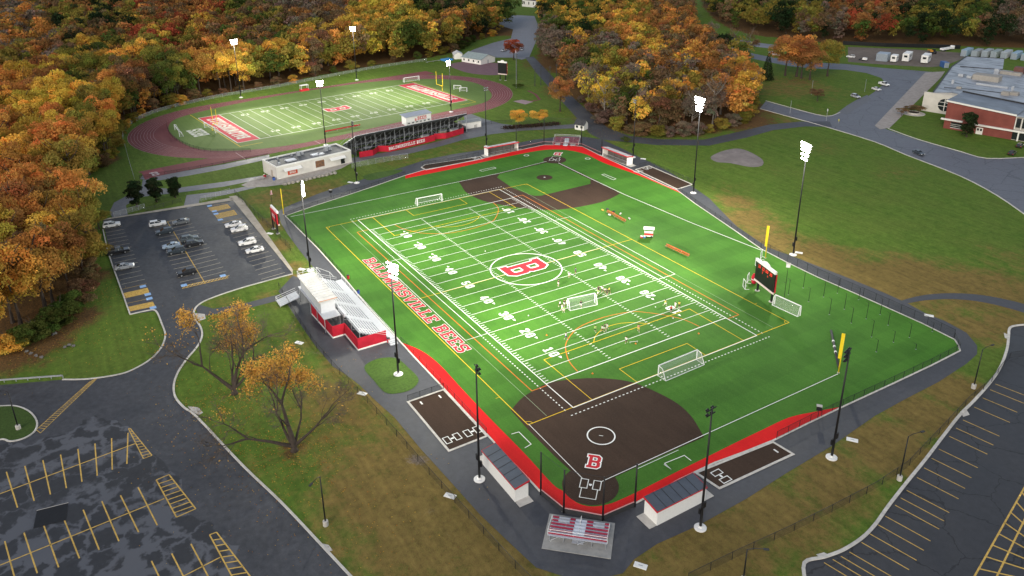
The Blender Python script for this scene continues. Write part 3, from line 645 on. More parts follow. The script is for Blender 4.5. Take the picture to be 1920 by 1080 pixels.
for x0, d in ((SX0, 1), (SX1, -1)):
    for dep, hw in ((16.5, 20.16), (5.5, 9.16)):
        ln(Y_, [(x0, SYC+hw), (x0+d*dep, SYC+hw)], .2); ln(Y_, [(x0, SYC-hw), (x0+d*dep, SYC-hw)], .2); ln(Y_, [(x0+d*dep, SYC-hw), (x0+d*dep, SYC+hw)], .2)
    aa = math.acos(5.5/9.15); c = (x0+d*11, SYC)
    ln(Y_, arc(c, 9.15, -aa, aa) if d > 0 else arc(c, 9.15, math.pi-aa, math.pi+aa), .2)
    for y in (SY0, SY1):
        s = -1 if y == SY0 else 1
        ln(Y_, arc((x0, y), 1.0, 0 if d > 0 else math.pi, s*math.pi/2 if d > 0 else math.pi-s*math.pi/2, 6), .16)
        ln(Y_, [(x0+d*10.1, y), (x0+d*10.1, y-s*.9)], .14)
for y in (5.6, -FW-5.6): ln(F_, [(-8.6, y), (25*yd, y)], .12); ln(F_, [(75*yd, y), (100, y)], .12)
# white: sidelines, end lines, yard lines
ln(W_, [(-10*yd, 0), (110*yd, 0)], .28); ln(W_, [(-10*yd, -FW), (110*yd, -FW)], .28)
ln(W_, [(-10*yd, 0), (-10*yd, -FW)], .3); ln(W_, [(110*yd, 0), (110*yd, -FW)], .3)
ln(W_, [(0, 0), (0, -FW)], .3); ln(W_, [(100*yd, 0), (100*yd, -FW)], .3)
for k in range(1, 20): ln(W_, [(k*5*yd, -.15), (k*5*yd, -FW+.15)], .18)
for k in range(1, 100):
    if k % 5 == 0: continue
    x = k*yd
    for y0, y1 in ((-.3, -1.15), (-FW+1.15, -FW+.3), (-16.0, -16.65), (-FW+16.65, -FW+16.0)): lt(W_, [(x, y0), (x, y1)], .16)
for k in range(1, 20):
    x = k*5*yd
    for y in (-16.3, -FW+16.3): lt(W_, [(x-.35, y), (x+.35, y)], .16)
for y in (1.75, -FW-1.75):
    ln(W_, [(25*yd, y), (75*yd, y)], .18)
    for k in range(0, 130):
        x = -10*yd+k*.93
        if x < 25*yd or x > 75*yd:
            if x < 111*yd: lt(W_, [(x, y), (x+.42, y)], .22)
for x in (-10*yd-1.75, 110*yd+1.75):
    y = 1.75
    while y > -FW-1.75:
        lt(W_, [(x, y), (x, y-.42)], .22); y -= .93
for x in (25*yd, 75*yd):
    ln(W_, [(x, 0), (x, 5.6)], .18); ln(W_, [(x, -FW), (x, -FW-5.6)], .18)
ln(W_, [(25*yd, -FW-5.6), (75*yd, -FW-5.6)], .2); ln(W_, [(25*yd, 5.6), (75*yd, 5.6)], .18)
ring(W_, (50*yd, -FW/2), 9.05, 9.35, 48)
nums = ['10', '20', '30', '40', '50', '40', '30', '20', '10']
for i, t in enumerate(nums):
    x = (i+1)*10*yd
    for y, s in ((-7.4, -1), (-FW+7.4, 1)):
        for j, ch in enumerate(t):
            letters(W_, ch, (x+s*(-1.1 if j == 0 else 1.1), y, 0), (s, 0, 0), (0, s, 0), 2.3, .0, zl())
        if t != '50':
            d = -1 if i < 4 else 1; tip = x+d*3.2; base = x+d*2.3; yy = y+s*.55
            W_.poly([(tip, yy), (base, yy+.36), (base, yy-.36)] if d*1 > 0 else [(tip, yy), (base, yy-.36), (base, yy+.36)], zl())
# midfield letter and the team name along the home side
Bm = MB(); letters(W_, 'B', (46.4, -FW/2, 0), (-1, 0, 0), (0, -1, 0), 11.6, .42, zl(), stretch=.74)
letters(T_, 'B', (46.4, -FW/2, 0), (-1, 0, 0), (0, -1, 0), 11.6, 0, zl(), stretch=.74)
tl = 'BALDWINSVILLE BEES'
nat = (sum(GL[c][0]+1.6 for c in tl)-1.6)/14*3.1
letters(W_, tl, (46.1, 7.75, 0), (-1, 0, 0), (0, -1, 0), 3.1, .10, zl(), stretch=54.2/nat)
letters(T_, tl, (46.1, 7.75, 0), (-1, 0, 0), (0, -1, 0), 3.1, .0, zl(), stretch=54.2/nat)
s2 = math.sqrt(.5)
letters(W_, 'B', (-23.4, 5.9, 0), (-s2, -s2, 0), (s2, -s2, 0), 3.3, .22, zl(), stretch=.95); letters(T_, 'B', (-23.4, 5.9, 0), (-s2, -s2, 0), (s2, -s2, 0), 3.3, 0, zl(), stretch=.95)
g = G(1046,289); letters(W_, 'B', g, (-s2, s2, 0) if False else (s2, s2, 0), (-s2, s2, 0), 3.6, .25, zl()); letters(T_, 'B', g, (s2, s2, 0), (-s2, s2, 0), 3.6, 0, zl())
# ball-field chalk
def pl(m, px, w=.15): ln(m, [(p.x, p.y) for p in gl(px)], w)
pl(W_, [(991,796),(1093,899)], .16); pl(W_, [(1126,905),(1571,702)], .2)
pl(W_, [(1025,303),(938,325),(862,341),(700,375),(545,407)], .26); pl(W_, [(1047,306),(1115,339),(1170,365),(1300,420),(1427,470)], .3)
g = G(1127,818); ring(W_, (g.x, g.y), 2.3, 2.55); ln(W_, [(g.x-.25, g.y-.25), (g.x+.25, g.y+.25)], .18)
W_.poly(disc(M2, .35, 8), zl())
def batter(home, up, sc=1.0, mb_=W_):
    """two boxes, catcher's box and plate"""
    up = Vector(up).normalized(); rt = Vector((up.y, -up.x))
    P = lambda a, b: tuple(Vector((home.x, home.y))+rt*a*sc+up*b*sc)
    for s in (-1, 1):
        q = [P(s*.45, -.95), P(s*1.65, -.95), P(s*1.65, 1.15), P(s*.45, 1.15)]; mb_.strip(q, .14, zl(), closed=True)
    mb_.strip([P(-1.3, -.95), P(-1.3, -3.2), P(1.3, -3.2), P(1.3, -.95)], .13, zl())
    mb_.poly([P(-.25, .2), P(.25, .2), P(.25, -.1), P(0, -.35), P(-.25, -.1)][::-1], zl())
batter(H1, (1, -1)); batter(H2, (M2.x-H2.x, M2.y-H2.y), 1.1)
for q in ([(959,815),(973,811),(996,834),(984,841)], [(1245,872),(1258,881),(1246,870),(1283,855),(1296,865)]): pl(W_, q, .2)
pl(W_, [(1195,880),(1272,845)], .14)
for q in ([(899,320),(926,314),(930,316),(904,322)], [(1128,328),(1133,327),(1155,336),(1150,338)]):
    ln(W_, [(p.x, p.y) for p in gl(q+q[:1])], .28)
for u, v in ((987,292),(1102,298)): g = G(u, v); ring(W_, (g.x, g.y), .75, 1.0, 16)
for m, n, mt in ((O_, 'orange_lines', LINEO), (Y_, 'yellow_lines', LINEY), (F_, 'faded_lines', LINEF), (W_, 'white_lines', LINEW), (T_, 'red_lettering', REDT)): m.build(n, mt, turf)
# turf edging kerb and the brown batting areas set into the paving
kerb('turf_kerb', TURF, .32, .1, 0, KERBM, True)
def pen(px, name='practice_pen', marks=()):
    o = sheet(name, px, TBROWN, .055); P = [(p.x, p.y) for p in gl(px)]
    MB().strip(P, .4, 0, .11, True).build('kerb', KERBM, o)
    m = MB()
    for u, v, d in marks:
        g = G(u, v); d = Vector(d).normalized(); rt = Vector((d.y, -d.x))
        for s in (-1, 1):
            P4 = [tuple(Vector((g.x, g.y))+rt*(s*a)+d*b) for a, b in ((.45, -.9), (1.5, -.9), (1.5, .9), (.45, .9))]; m.strip(P4, .16, zl(), closed=True)
        m.strip([tuple(Vector((g.x, g.y))-rt*.3), tuple(Vector((g.x, g.y))+rt*.3)], .4, zl())
    if marks: m.build('white_lines', LINEW, o)
    return o
pen([(765,754),(832,731),(913,818),(842,846)], marks=((848,823,(1,0)),(886,810,(1,0))))
pen([(1305,887),(1449,829),(1487,852),(1349,916)], marks=((1352,894,(0,-1)),))
pen([(790,314),(797,309),(900,294),(905,298),(799,319)], marks=((891,297,(0,1)),))
pen([(1192,318),(1217,311),(1298,346),(1270,355)], marks=((1197,322,(1,.2)),(1214,316,(1,.2))))
for u, v in ((790,756),(825,744),(1455,846)): g = G(u, v); struct('pitching_rubber', MB().box(g.x-.5, g.x+.5, g.y-.15, g.y+.15, .056, .08), WHITE)
# ================================================================ running track and far field
FC = Vector((232.4, -41.3)); FA = Vector((12.15, -110.4)).normalized(); FN = Vector((FA.y, -FA.x))   # FN points to the near (grandstand) side
if FN.x > 0: FN = -FN
def FP(a, n): p = FC+FA*a+FN*n; return (p.x, p.y)
def stadium(hl, r, n=24):
    pts = [FP(hl+r*math.sin(math.pi*k/n), -r*math.cos(math.pi*k/n)) for k in range(n+1)]
    pts += [FP(-hl-r*math.sin(math.pi*k/n), r*math.cos(math.pi*k/n)) for k in range(n+1)]
    return pts
TRACKM = turf_material('track_rubber', (.150,.048,.052), (.200,.068,.070))
track = struct('running_track', MB().poly([stadium(42.2, 46.3)], .03), TRACKM)
MB().poly([FP(-95, 36.8), FP(-40, 36.8), FP(-40, 46.25), FP(-93, 46.25)], .035).build('track_chute', TRACKM, track)
MB().poly([FP(30, -36.8), FP(76, -36.8), FP(76, -46.25), FP(30, -46.25)], .035).build('track_chute', TRACKM, track)
m = MB()
for i in range(9):
    r = 36.7+i*1.2; P = stadium(42.2, r); m.strip(P, .1, .04+i*.0006, closed=True)
for a in (-60, -30, 20): m.strip([FP(a, 36.6), FP(a, 46.2)], .25, .047)
m.build('lane_lines', pm('lane_white', (.42,.3,.31), .8, .2, 1), track)
struct('high_jump_apron', MB().poly([(p.x, p.y) for p in gl(curve([(842,122),(870,116),(930,118),(945,124),(943,138),(920,141),(885,138),(862,132)], 3))], .033), pm('apron_rubber', (.17,.10,.115), .85, .15, .4))
struct('long_jump_pit', MB().poly([(p.x, p.y) for p in gl([(962,190),(978,187),(1000,191),(985,196)])], .036), pm('pit_sand', (.30,.22,.24), .95, .15, .5))
struct('long_jump_runway', MB().strip([(p.x, p.y) for p in gl([(985,192),(1012,187),(1004,177),(990,170)])], 1.3, .034), TRACKM)
sh = [(p.x, p.y) for p in gl([(266,325),(301,315),(314,325),(272,337)])]
pad = struct('track_start_pad', MB().poly([sh], .042), pm('pad_red', (.24,.055,.065), .85, .15, .6))
gc = G(290,326); m = MB()
letters(m, 'B', (gc.x, gc.y, 0), (-FN.x, -FN.y, 0) if False else (FA.x, FA.y, 0), (-FN.x, -FN.y, 0), 4.2, 0, .05, stretch=.9); m.build('lettering', pm('lane_white2', (.6,.5,.5), .8, .2, 1), pad)
f2 = sheet('far_turf_field', curve([(316,238),(325,226),(350,216.5),(400,204),(480,187.5),(560,173),(640,161),(700,153.5),(770,149),(830,148.5),(880,153),(910,164),(922,178),(915,189),(892,197),(860,204),(800,217),(700,240),(600,262),(540,273),(470,281),(400,282.5),(360,276),(335,263),(320,250)], 4), turf_material('turf_far', (.085,.145,.03), (.13,.195,.055)), .06)
ZL[0] = .066
W2 = MB(); R2 = MB(); Y2 = MB()
hl = 60*yd; hw = FW/2
def l2(m, a, w=.2): m.strip([FP(*p) for p in a], w, zl())
for s in (-1, 1):
    R2.poly([FP(s*hl, -hw), FP(s*(hl-10*yd), -hw), FP(s*(hl-10*yd), hw), FP(s*hl, hw)] , zl())
    l2(W2, [(-hl, s*hw), (hl, s*hw)], .42); l2(W2, [(s*hl, -hw), (s*hl, hw)], .42); l2(W2, [(s*(hl-10*yd), -hw), (s*(hl-10*yd), hw)], .35)
    l2(Y2, [(s*(hl+1), -hw-8), (s*(hl+1), hw+5.5)], .22); l2(Y2, [(s*(hl+1), hw+5.5), (s*(hl-8), hw+5.5)], .22)
for k in range(1, 20): l2(W2, [((k-10)*5*yd, -hw), ((k-10)*5*yd, hw)], .17)
for i, t in enumerate(nums):
    a = (i-4)*10*yd
    for n, s in ((hw-7.4, 1), (-hw+7.4, -1)):
        p = FP(a, n)
        for j, ch in enumerate(t):
            o = FP(a+s*(-1.2 if j == 0 else 1.2), n)
            letters(W2, ch, (*o, 0), (s*FA.x, s*FA.y, 0), (-s*FN.x, -s*FN.y, 0), 2.2, .02, zl())
ez = 'BALDWINSVILLE'; nat = (sum(GL[c][0]+1.6 for c in ez)-1.6)/14*5.6
for s in (-1, 1):
    p = FP(s*(hl-5*yd), 0); X = -FN*(-s)*(1 if s > 0 else 1); X = FN*s if s > 0 else -FN
    Yv = Vector((-X.y, X.x))
    letters(W2, ez, (*p, 0), (X.x, X.y, 0), (Yv.x, Yv.y, 0), 5.2, .1, zl(), stretch=42/nat)
p = FP(0, 0); letters(W2, 'B', (*p, 0), (FN.x, FN.y, 0), (FA.x, FA.y, 0), 11, .6, zl(), stretch=.85); letters(R2, 'B', (*p, 0), (FN.x, FN.y, 0), (FA.x, FA.y, 0), 11, 0, zl()+.01, stretch=.85)
g = G(371,249); letters(W2, 'BEES', (g.x, g.y, 0), (-FN.x, -FN.y, 0), (-FA.x, -FA.y, 0), 6.0, .1, zl(), stretch=.62)
R2.build('red_paint', pm('endzone_red', (.46,.035,.055), .85, .1, .5), f2); W2.build('white_lines', pm('line_far', (.55,.57,.5), .85, .1, .5), f2); Y2.build('yellow_lines', LINEY, f2)
# ================================================================ floodlight poles
LAMPON = emit('lamp_lit', (1.0, .97, .88), 60); LAMPOFF = pm('lamp_glass', (.35,.35,.34), .2, .1, 3)
def me_(mb, name, mat, smooth=False): return mb.data(name, mat, smooth)
ARM_ME = {}
HEAD_ME = me_(MB().lathe([(.10,-.28),(.20,-.22),(.30,.02),(.31,.06)], 10).xf(Matrix.Rotation(R(-65), 4, 'X')), 'floodlight', BLACK)
LENS_ON = me_(MB().lathe([(.05,-.2),(.2,-.12),(.25,.05),(.2,.18),(.05,.26)], 10).xf(Matrix.Rotation(R(-65), 4, 'X')), 'lens', LAMPON)
HEAD_ON = me_(MB().lathe([(.06,-.34),(.14,-.3),(.16,-.2),(.1,-.16)], 10).xf(Matrix.Rotation(R(-65), 4, 'X')), 'floodlight', BLACK)
LENS_OFF = me_(MB().lathe([(.25,.065),(.24,.085)], 10).xf(Matrix.Rotation(R(-65), 4, 'X')), 'lens', LAMPOFF)
LAMPS = []
def flood(foot, top, aim, label, lit, rows=3, per=4, armw=4.2, group='floodlight poles round the sports fields', baser=.95, pipe=.22):
    g = G(*foot); h = HT(foot, top); aimv = Vector((aim[0]-g.x, aim[1]-g.y)); rz = math.atan2(aimv.y, aimv.x)-math.pi/2
    t = thing('floodlight_pole', label, 'floodlight pole', (g.x, g.y, 0), rz, group)
    MB().tube((0,0,.2), (0,0,h), pipe, .11, 10).build('pole', BLACK, t, smooth=True)
    MB().lathe([(baser,0),(baser,.16),(baser*.8,.22),(.35,.24),(.33,.5),(.1,.52)], 18).build('base', WHITE, t)
    MB().bbox(-.26,.26,.18,.5,2.6,3.6,.04).build('control_box', BLACK, t)
    MB().bbox(-.3,.3,-.45,-.18,4.2,5.2,.04).build('ballast_box', BLACK, t)
    for r in range(rows):
        z = h-.3-r*.85-max(0, r-2)*.25; wd = armw*(1-.12*r)
        a = MB().box(-wd/2,wd/2,-.06,.06,-.07,.07).build('crossarm', BLACK, t, (0, .12, z))
        for k in range(per):
            x = -wd/2+wd*(k+.5)/per
            q = inst('floodlight', HEAD_ON if lit else HEAD_ME, a, (x, .32, 0)); 
            # lens joins its lamp so the arm stays two levels deep
            q2 = inst('lamp_lens', LENS_ON if lit else LENS_OFF, a, (x, .32, 0))
    LAMPS.append((g, h, aim, lit, rz))
    return t
flood((582,507), (563,343), (60,-24), 'lit floodlight pole beside the path near the small car park', True, 4, 4, 3.6)
flood((747,702), (737,495), (35,-24), 'lit floodlight pole on the grass islet beside the white bleachers', True, 4, 4, 3.6)
flood((1487,478), (1518,268), (35,-24), 'lit floodlight pole behind the video scoreboard, brightest lamps', True, 5, 5, 4.6)
flood((1300,362), (1310,182), (60,-24), 'lit floodlight pole by the far practice pen, in front of the orange copse', True, 5, 5, 4.4)
flood((899,899), (890,686), (-20,0), 'unlit floodlight pole beside the dark roofed dugout left of home plate', False, 2, 2, 2.0)
flood((1313,990), (1335,765), (-15,5), 'unlit floodlight pole in front of the dugout right of home plate', False, 2, 2, 2.2)
flood((1559,858), (1595,655), (-10,-20), 'unlit floodlight pole with pale lamps right of the red turf border', False, 3, 3, 2.2)
flood((669,343), (658,228), (110,-60), 'unlit floodlight pole right of the white concession building', False, 2, 2, 2.6)
flood((912,275), (908,163), (115,-75), 'unlit floodlight pole behind the far red trimmed dugout', False, 2, 3, 2.6)
flood((1187,295), (1190,186), (110,-75), 'unlit floodlight pole behind the far right dugout, against the copse', False, 2, 3, 2.6)
flood((611,272), (597,152), (240,-30), 'lit floodlight pole at the left end of the grandstand', True, 3, 4, 3.0)
flood((846,210), (840,114), (235,-60), 'lit floodlight pole at the right end of the grandstand', True, 3, 4, 3.4)
flood((669,150), (661,50), (235,-60), 'lit floodlight pole against the woods beyond the running track, right one', True, 3, 4, 3.4)
flood((452,183), (438,74), (235,-20), 'lit floodlight pole against the woods beyond the running track, left one', True, 3, 4, 3.8)
# ---------------------------------------------------------------- street lamps
def street(foot, top, arm, label, base=True):
    g = G(*foot); h = HT(foot, top); rz = math.atan2(arm[1], arm[0]); L_ = math.hypot(*arm)
    t = thing('street_lamp', label, 'street lamp', (g.x, g.y, 0), rz, 'dark street lamps round the car parks')
    MB().tube((0,0,.5), (0,0,h), .13, .08, 8).build('pole', BLACK, t, smooth=True)
    MB().lathe([(.42,0),(.42,.85),(.36,.92),(.1,.93)], 14).build('base', CONC, t)
    MB().path([(0,0,h-.05),(L_*.35,0,h+.25),(L_,0,h+.3)], .05).build('arm', BLACK, t)
    MB().bbox(L_-.15,L_+.6,-.17,.17,h+.2,h+.36,.04).build('lamp_head', DARK, t)
street((611,985), (597,893), (-1.2,1.6), 'black street lamp with concrete foot on the lawn beside the long drive kerb')
street((1686,900), (1706,818), (-.6,-2.4), 'black street lamp at the right car park edge, lower of two on the grass strip')
street((1825,728), (1845,655), (-.3,-2.4), 'black street lamp at the right car park edge, upper of two on the grass strip')
street((35,805), (14,735), (.6,1.2), 'black street lamp standing on the grass traffic island')
street((1393,1092), (1403,1030), (-1.4,-1.8), 'black street lamp cut off by the bottom edge of the photo')
for u, v, tp, lb in ((1203,205,160,'short lamp post beside the woods'), ):
    pass
# ---------------------------------------------------------------- fences
LINK = mesh_mat('chain_link', (.02,.022,.024), .26, 9); LINKG = mesh_mat('chain_link_grey', (.35,.37,.38), .22, 9); NETB = mesh_mat('black_net', (.015,.017,.02), .10, 6); NETW = mesh_mat('white_net', (.6,.62,.62), .17, 40); NETG = mesh_mat('grey_net', (.10,.11,.115), .20, 6)
POSTME = {}
def fence(name, px, h, label, sp=4.0, mat=LINK, steel=BLACK, group='chain link fences', world=False, r=.045, cat='fence', rail=True):
    P = [Vector(p) for p in px] if world else [Vector((p.x, p.y)) for p in gl(px)]
    t = thing(name, label, cat, (P[0].x, P[0].y, 0), 0, group); o = P[0]; P = [p-o for p in P]
    m = MB(); rl = MB()
    for a, b in zip(P[:-1], P[1:]):
        m.face([(a.x,a.y,.05),(b.x,b.y,.05),(b.x,b.y,h),(a.x,a.y,h)])
        rl.tube((a.x,a.y,h), (b.x,b.y,h), r*.8, r*.8, 5)
    m.build('wire_mesh', mat, t)
    if rail: rl.build('top_rail', steel, t)
    key = (round(h, 2), steel.name, r)
    if key not in POSTME: POSTME[key] = me_(MB().tube((0,0,0), (0,0,h+.06), r, r, 6), 'post', steel)
    L_ = [(b-a).length for a, b in zip(P[:-1], P[1:])]; tot = sum(L_); n = min(99, max(1, round(tot/sp)))
    for i in range(n+1):
        d = tot*i/n
        for (a, b), l in zip(zip(P[:-1], P[1:]), L_):
            if d <= l+1e-6: q = a+(b-a)*(d/l if l else 0); inst('post', POSTME[key], t, (q.x, q.y, 0)); break
            d -= l
    return t
fence('chain_link_fence', [(441,366),(470,395),(500,424),(545,470)], 1.9, 'black chain link fence along the grass right of the small car park')
fence('chain_link_fence', [(523,540),(546,580),(591,650),(630,695),(690,757),(752,828),(800,885),(850,940),(905,1000),(960,1060),(1000,1100)], 1.5, 'long black chain link fence on the dry grass left of the paved path')
fence('chain_link_fence', [(1925,668),(1893,672),(1855,722),(1815,756),(1760,815),(1700,878),(1640,918),(1560,960),(1480,1000),(1380,1046),(1290,1090)], 1.5, 'black chain link fence between the dry grass and the right car park')
fence('chain_link_fence', [(537,407),(598,467),(647,522)], 1.3, 'black chain link fence on the pitch edge from the foul pole to the bleachers', 3)
fence('chain_link_fence', [(752,641),(776,666),(826,719),(872,769),(912,813)], 1.3, 'black chain link fence beside the red border left of the brown practice pen', 3)
fence('chain_link_fence', [(1456,823),(1515,793),(1580,762),(1673,719),(1745,685),(1799,657),(1789,636)], 1.6, 'black chain link fence along the near right edge of the pitch', 3)
fence('chain_link_fence', [(1788,635),(1730,606),(1663,576),(1600,548),(1533,519),(1475,491),(1427,466)], 2.2, 'tall black chain link fence behind the netting posts at the right', 3.2)
fence('chain_link_fence', [(1426,465),(1380,433),(1330,399),(1302,380),(1271,357)], 1.3, 'black chain link fence along the pitch edge beside the far lawn', 3)
fence('chain_link_fence', [(765,753),(832,730)], 1.4, 'short black fence across the top of the near practice pen', 2.5)
fence('chain_link_fence', [(792,313),(850,303),(898,293)], 1.6, 'black fence behind the far left practice pen', 2.5)
fence('chain_link_fence', [(1190,317),(1217,310),(1299,345)], 1.6, 'black fence behind the far right practice pen', 2.5)
fence('chain_link_fence', [(536,405),(590,385),(640,369),(700,349),(760,328)], 1.2, 'low black fence along the far left pitch edge', 3)
fence('chain_link_fence', [(214,407),(272,391)], 1.6, 'grey railing at the left end of the small car park top walk', 1.8, LINKG, GALV)
fence('chain_link_fence', [(377,378),(432,362)], 1.6, 'grey railing at the right end of the small car park top walk', 1.8, LINKG, GALV)
fence('chain_link_fence', [(274,397),(340,379)], 1.3, 'thin dark fence behind the trees above the small car park', 3, LINK, DARK)
fence('chain_link_fence', curve([(252,336),(244,310),(236,280),(231,262),(234,246),(250,230),(290,212),(345,197),(420,181),(520,164),(600,148),(700,129),(800,114)], 2, False), 1.5, 'grey fence curving round the outside of the running track', 5, LINKG, GALV)
fence('chain_link_fence', curve([(312,232),(318,252),(334,266),(362,279),(400,286),(470,285)], 2, False), 1.4, 'dark fence round the left end of the far turf field', 3)
fence('chain_link_fence', [(660,315),(720,304),(765,297)], 2.0, 'grey fence panels below the grandstand', 3, LINKG, GALV)
fence('chain_link_fence', [(262,335),(330,324),(420,308),(503,293)], 1.1, 'dark fence along the start straight of the track', 4)
fence('chain_link_fence', curve([(890,240),(925,232),(960,230),(900,228)][:3], 2, False), 1.2, 'low fence at the right end of the track', 3)
# ball-field backstops: tall posts with a net between
def backstop(px, tops, label, group=None, catname='backstop'):
    P = [G(*p) for p in px]; t = thing('backstop_net', label, catname, tuple(P[0]), 0); o = P[0]
    hs = [HT(p, q) for p, q in zip(px, tops)]; h = sum(hs)/len(hs)
    m = MB()
    for p in P: MB().tube((p.x-o.x,p.y-o.y,0), (p.x-o.x,p.y-o.y,h), .17, .12, 8).build('post', BLACK, t, smooth=True)
    for a, b in zip(P[:-1], P[1:]): m.face([(a.x-o.x,a.y-o.y,1.0),(b.x-o.x,b.y-o.y,1.0),(b.x-o.x,b.y-o.y,h),(a.x-o.x,a.y-o.y,h)])
    m.build('net', NETB, t)
    c = MB()
    for a, b in zip(P[:-1], P[1:]): c.tube((a.x-o.x,a.y-o.y,h-.1), (b.x-o.x,b.y-o.y,h-.1), .025, .025, 4)
    c.build('cable', DARK, t)
    w = MB().strip([(p.x-o.x, p.y-o.y) for p in P], .12, .05, 1.0); w.build('wall_pad', DARK, t)
    w = MB().strip([(p.x-o.x, p.y-o.y) for p in P], .16, 1.0, 1.06); w.build('pad_trim', pm('trim_pink', (.55,.28,.28), .6, .1, 2), t)
backstop([(1014,927),(1057,962),(1130,976),(1190,950)], [(1015,843),(1057,882),(1131,897),(1190,870)], 'tall black backstop net behind the near home plate')
backstop([(968,281),(1020,270),(1090,274),(1128,291)], [(968,227),(1020,225),(1090,224),(1128,236)], 'tall black backstop net behind the far home plate')
# netting posts of the practice area at the right end of the pitch
NP = [(1470,560,510),(1478,553,524),(1506,540,507),(1516,566,540),(1535,503,503),(1544,557,527),(1555,590,560),(1570,550,524),(1583,580,550),(1596,606,577),(1610,562,540),(1624,598,567),(1650,590,560),(1665,610,587),(1634,632,601),(1643,660,637),(1675,642,621),(1705,633,607),(1717,655,645),(1748,622,605)]
for i, (u, vb, vt) in enumerate(NP):
    if vb-vt < 10: continue
    g = G(u, vb); h = min(4.2, HT((u, vb), (u, vt)))
    t = thing('netting_post', 'thin dark netting post on the shaded right end of the pitch', 'post', (g.x, g.y, 0), 0, 'netting posts on the right end of the pitch')
    MB().tube((0,0,0), (0,0,h), .055, .05, 6).build('pole', BLACK, t); MB().tube((-.02,0,h-.08), (.75,0,h-.02), .03, .03, 5).build('arm', BLACK, t); MB().lathe([(.16,0),(.16,.05),(.06,.06)], 8).build('base', GALV, t)
g0, g1 = G(1558,622), G(1572,690)
t = thing('rolled_net', 'rolled dark net with pale ties lying by the yellow foul pole', 'rolled net', (g0.x, g0.y, 0)); d = g1-g0
MB().tube((0,0,.28), (d.x,d.y,.25), .26, .24, 9).build('roll', DARK, t, smooth=True)
for k in (.3, .45, .6): MB().tube((d.x*k,d.y*k,.27), (d.x*(k+.03),d.y*(k+.03),.27), .29, .29, 9).build('tie', WHITE, t)
# ---------------------------------------------------------------- foul poles, goalposts, soccer goals
def foulpole(foot, top, label, wing=True):
    g = G(*foot); h = HT(foot, top); t = thing('foul_pole', label, 'foul pole', (g.x, g.y, 0), R(20), 'yellow foul poles')
    MB().tube((0,0,0), (0,0,h), .13, .12, 10).build('pole', YEL, t, smooth=True)
    if wing: MB().box(.1,.55,-.03,.03,h*.36,h).build('screen', YEL, t)
    MB().lathe([(.3,0),(.3,.08),(.14,.1)], 10).build('base', CONC, t)
foulpole((1435,484), (1440,424), 'yellow foul pole rising behind the video scoreboard')
foulpole((1572,699), (1583,626), 'yellow foul pole at the end of the white foul line, lower right of the pitch')
foulpole((532,402), (525,354), 'thin yellow foul pole at the far left corner of the pitch', False)
def goalposts(foot, to, label):
    g = G(*foot); t = thing('goalposts', label, 'goalposts', (g.x, g.y, 0), math.atan2(to.y, to.x), 'yellow gridiron goalposts')
    MB().path([(0,0,0),(0,0,2.2),(1.6,0,3.05)], .12, 8).build('gooseneck', YEL, t); MB().tube((1.6,-2.85,3.05), (1.6,2.85,3.05), .09, .09, 8).build('crossbar', YEL, t)
    for s in (-1, 1): MB().tube((1.6,s*2.85,3.05), (1.6,s*2.85,9.2), .08, .07, 8).build('upright', YEL, t)
p = FP(-hl-1.5, 0); 
t0 = Vector((FA.x, FA.y))
def goalposts_w(p, d, label):
    t = thing('goalposts', label, 'goalposts', (p[0], p[1], 0), math.atan2(d.y, d.x), 'yellow gridiron goalposts')
    MB().path([(0,0,0),(0,0,2.2),(1.5,0,3.05)], .13, 8).build('gooseneck', YEL, t); MB().tube((1.5,-2.85,3.05), (1.5,2.85,3.05), .1, .1, 8).build('crossbar', YEL, t)
    for s in (-1, 1): MB().tube((1.5,s*2.85,3.05), (1.5,s*2.85,9.4), .1, .09, 8).build('upright', YEL, t)
goalposts_w(FP(-hl-1.8, 0), FA, 'yellow goalposts at the left red end zone of the far field')
goalposts_w(FP(hl+1.8, 0), -FA, 'yellow goalposts at the right red end zone of the far field')
def soccer(a, b, dep, label, h=2.44, steel=WSTEEL, net=NETW, r=.12, ppl='white soccer goals', top=None):
    """goal mouth from a to b (ground points), net running back by dep to the left of a->b"""
    top = min(1.1, dep*.5) if top is None else top
    d = (b-a); L_ = d.length; t = thing('soccer_goal', label, 'soccer goal', (a.x, a.y, 0), math.atan2(d.y, d.x), ppl)
    f = MB().path([(0,0,0),(0,0,h),(L_,0,h),(L_,0,0)], r, 8); f.build('frame', steel, t)
    k = MB().path([(0,0,h),(0,top,h-.25),(0,dep,0),(0,0,0)], r*.6).path([(L_,0,h),(L_,top,h-.25),(L_,dep,0),(L_,0,0)], r*.6).tube((0,dep,.05), (L_,dep,.05), r*.7, r*.7, 6); k.build('back_frame', steel, t)
    n = MB()
    n.face([(0,.02,h-.02),(L_,.02,h-.02),(L_,top,h-.27),(0,top,h-.27)]); n.face([(0,top,h-.27),(L_,top,h-.27),(L_,dep,.03),(0,dep,.03)])
    for x in (.01, L_-.01): n.face([(x,.02,0),(x,.02,h-.02),(x,top,h-.27),(x,dep,.02)])
    n.build('net', net, t); return t
soccer(G(1306,675), G(1234,705), 2.2, 'large white soccer goal on the near end line of the pitch')
soccer(G(783,386), G(829,377), 2.0, 'white soccer goal on the far end line of the pitch')
soccer(G(1115,567), G(1064,578), 1.4, 'white soccer goal in the middle of the pitch with players around')
soccer(G(1500,592), G(1452,570), .9, 'grey framed soccer goal lying off the pitch beside the scoreboard')
soccer(G(758,155), G(786,151), 1.5, 'pale soccer goal on the red track behind the right end zone')
soccer(G(384,240), G(404,250), 1.8, 'white soccer goal behind the left red end zone')
soccer(G(328,244), G(337,257), 1.5, 'white framed goal against the fence at the left end of the far field')
t0 = G(846,166); 
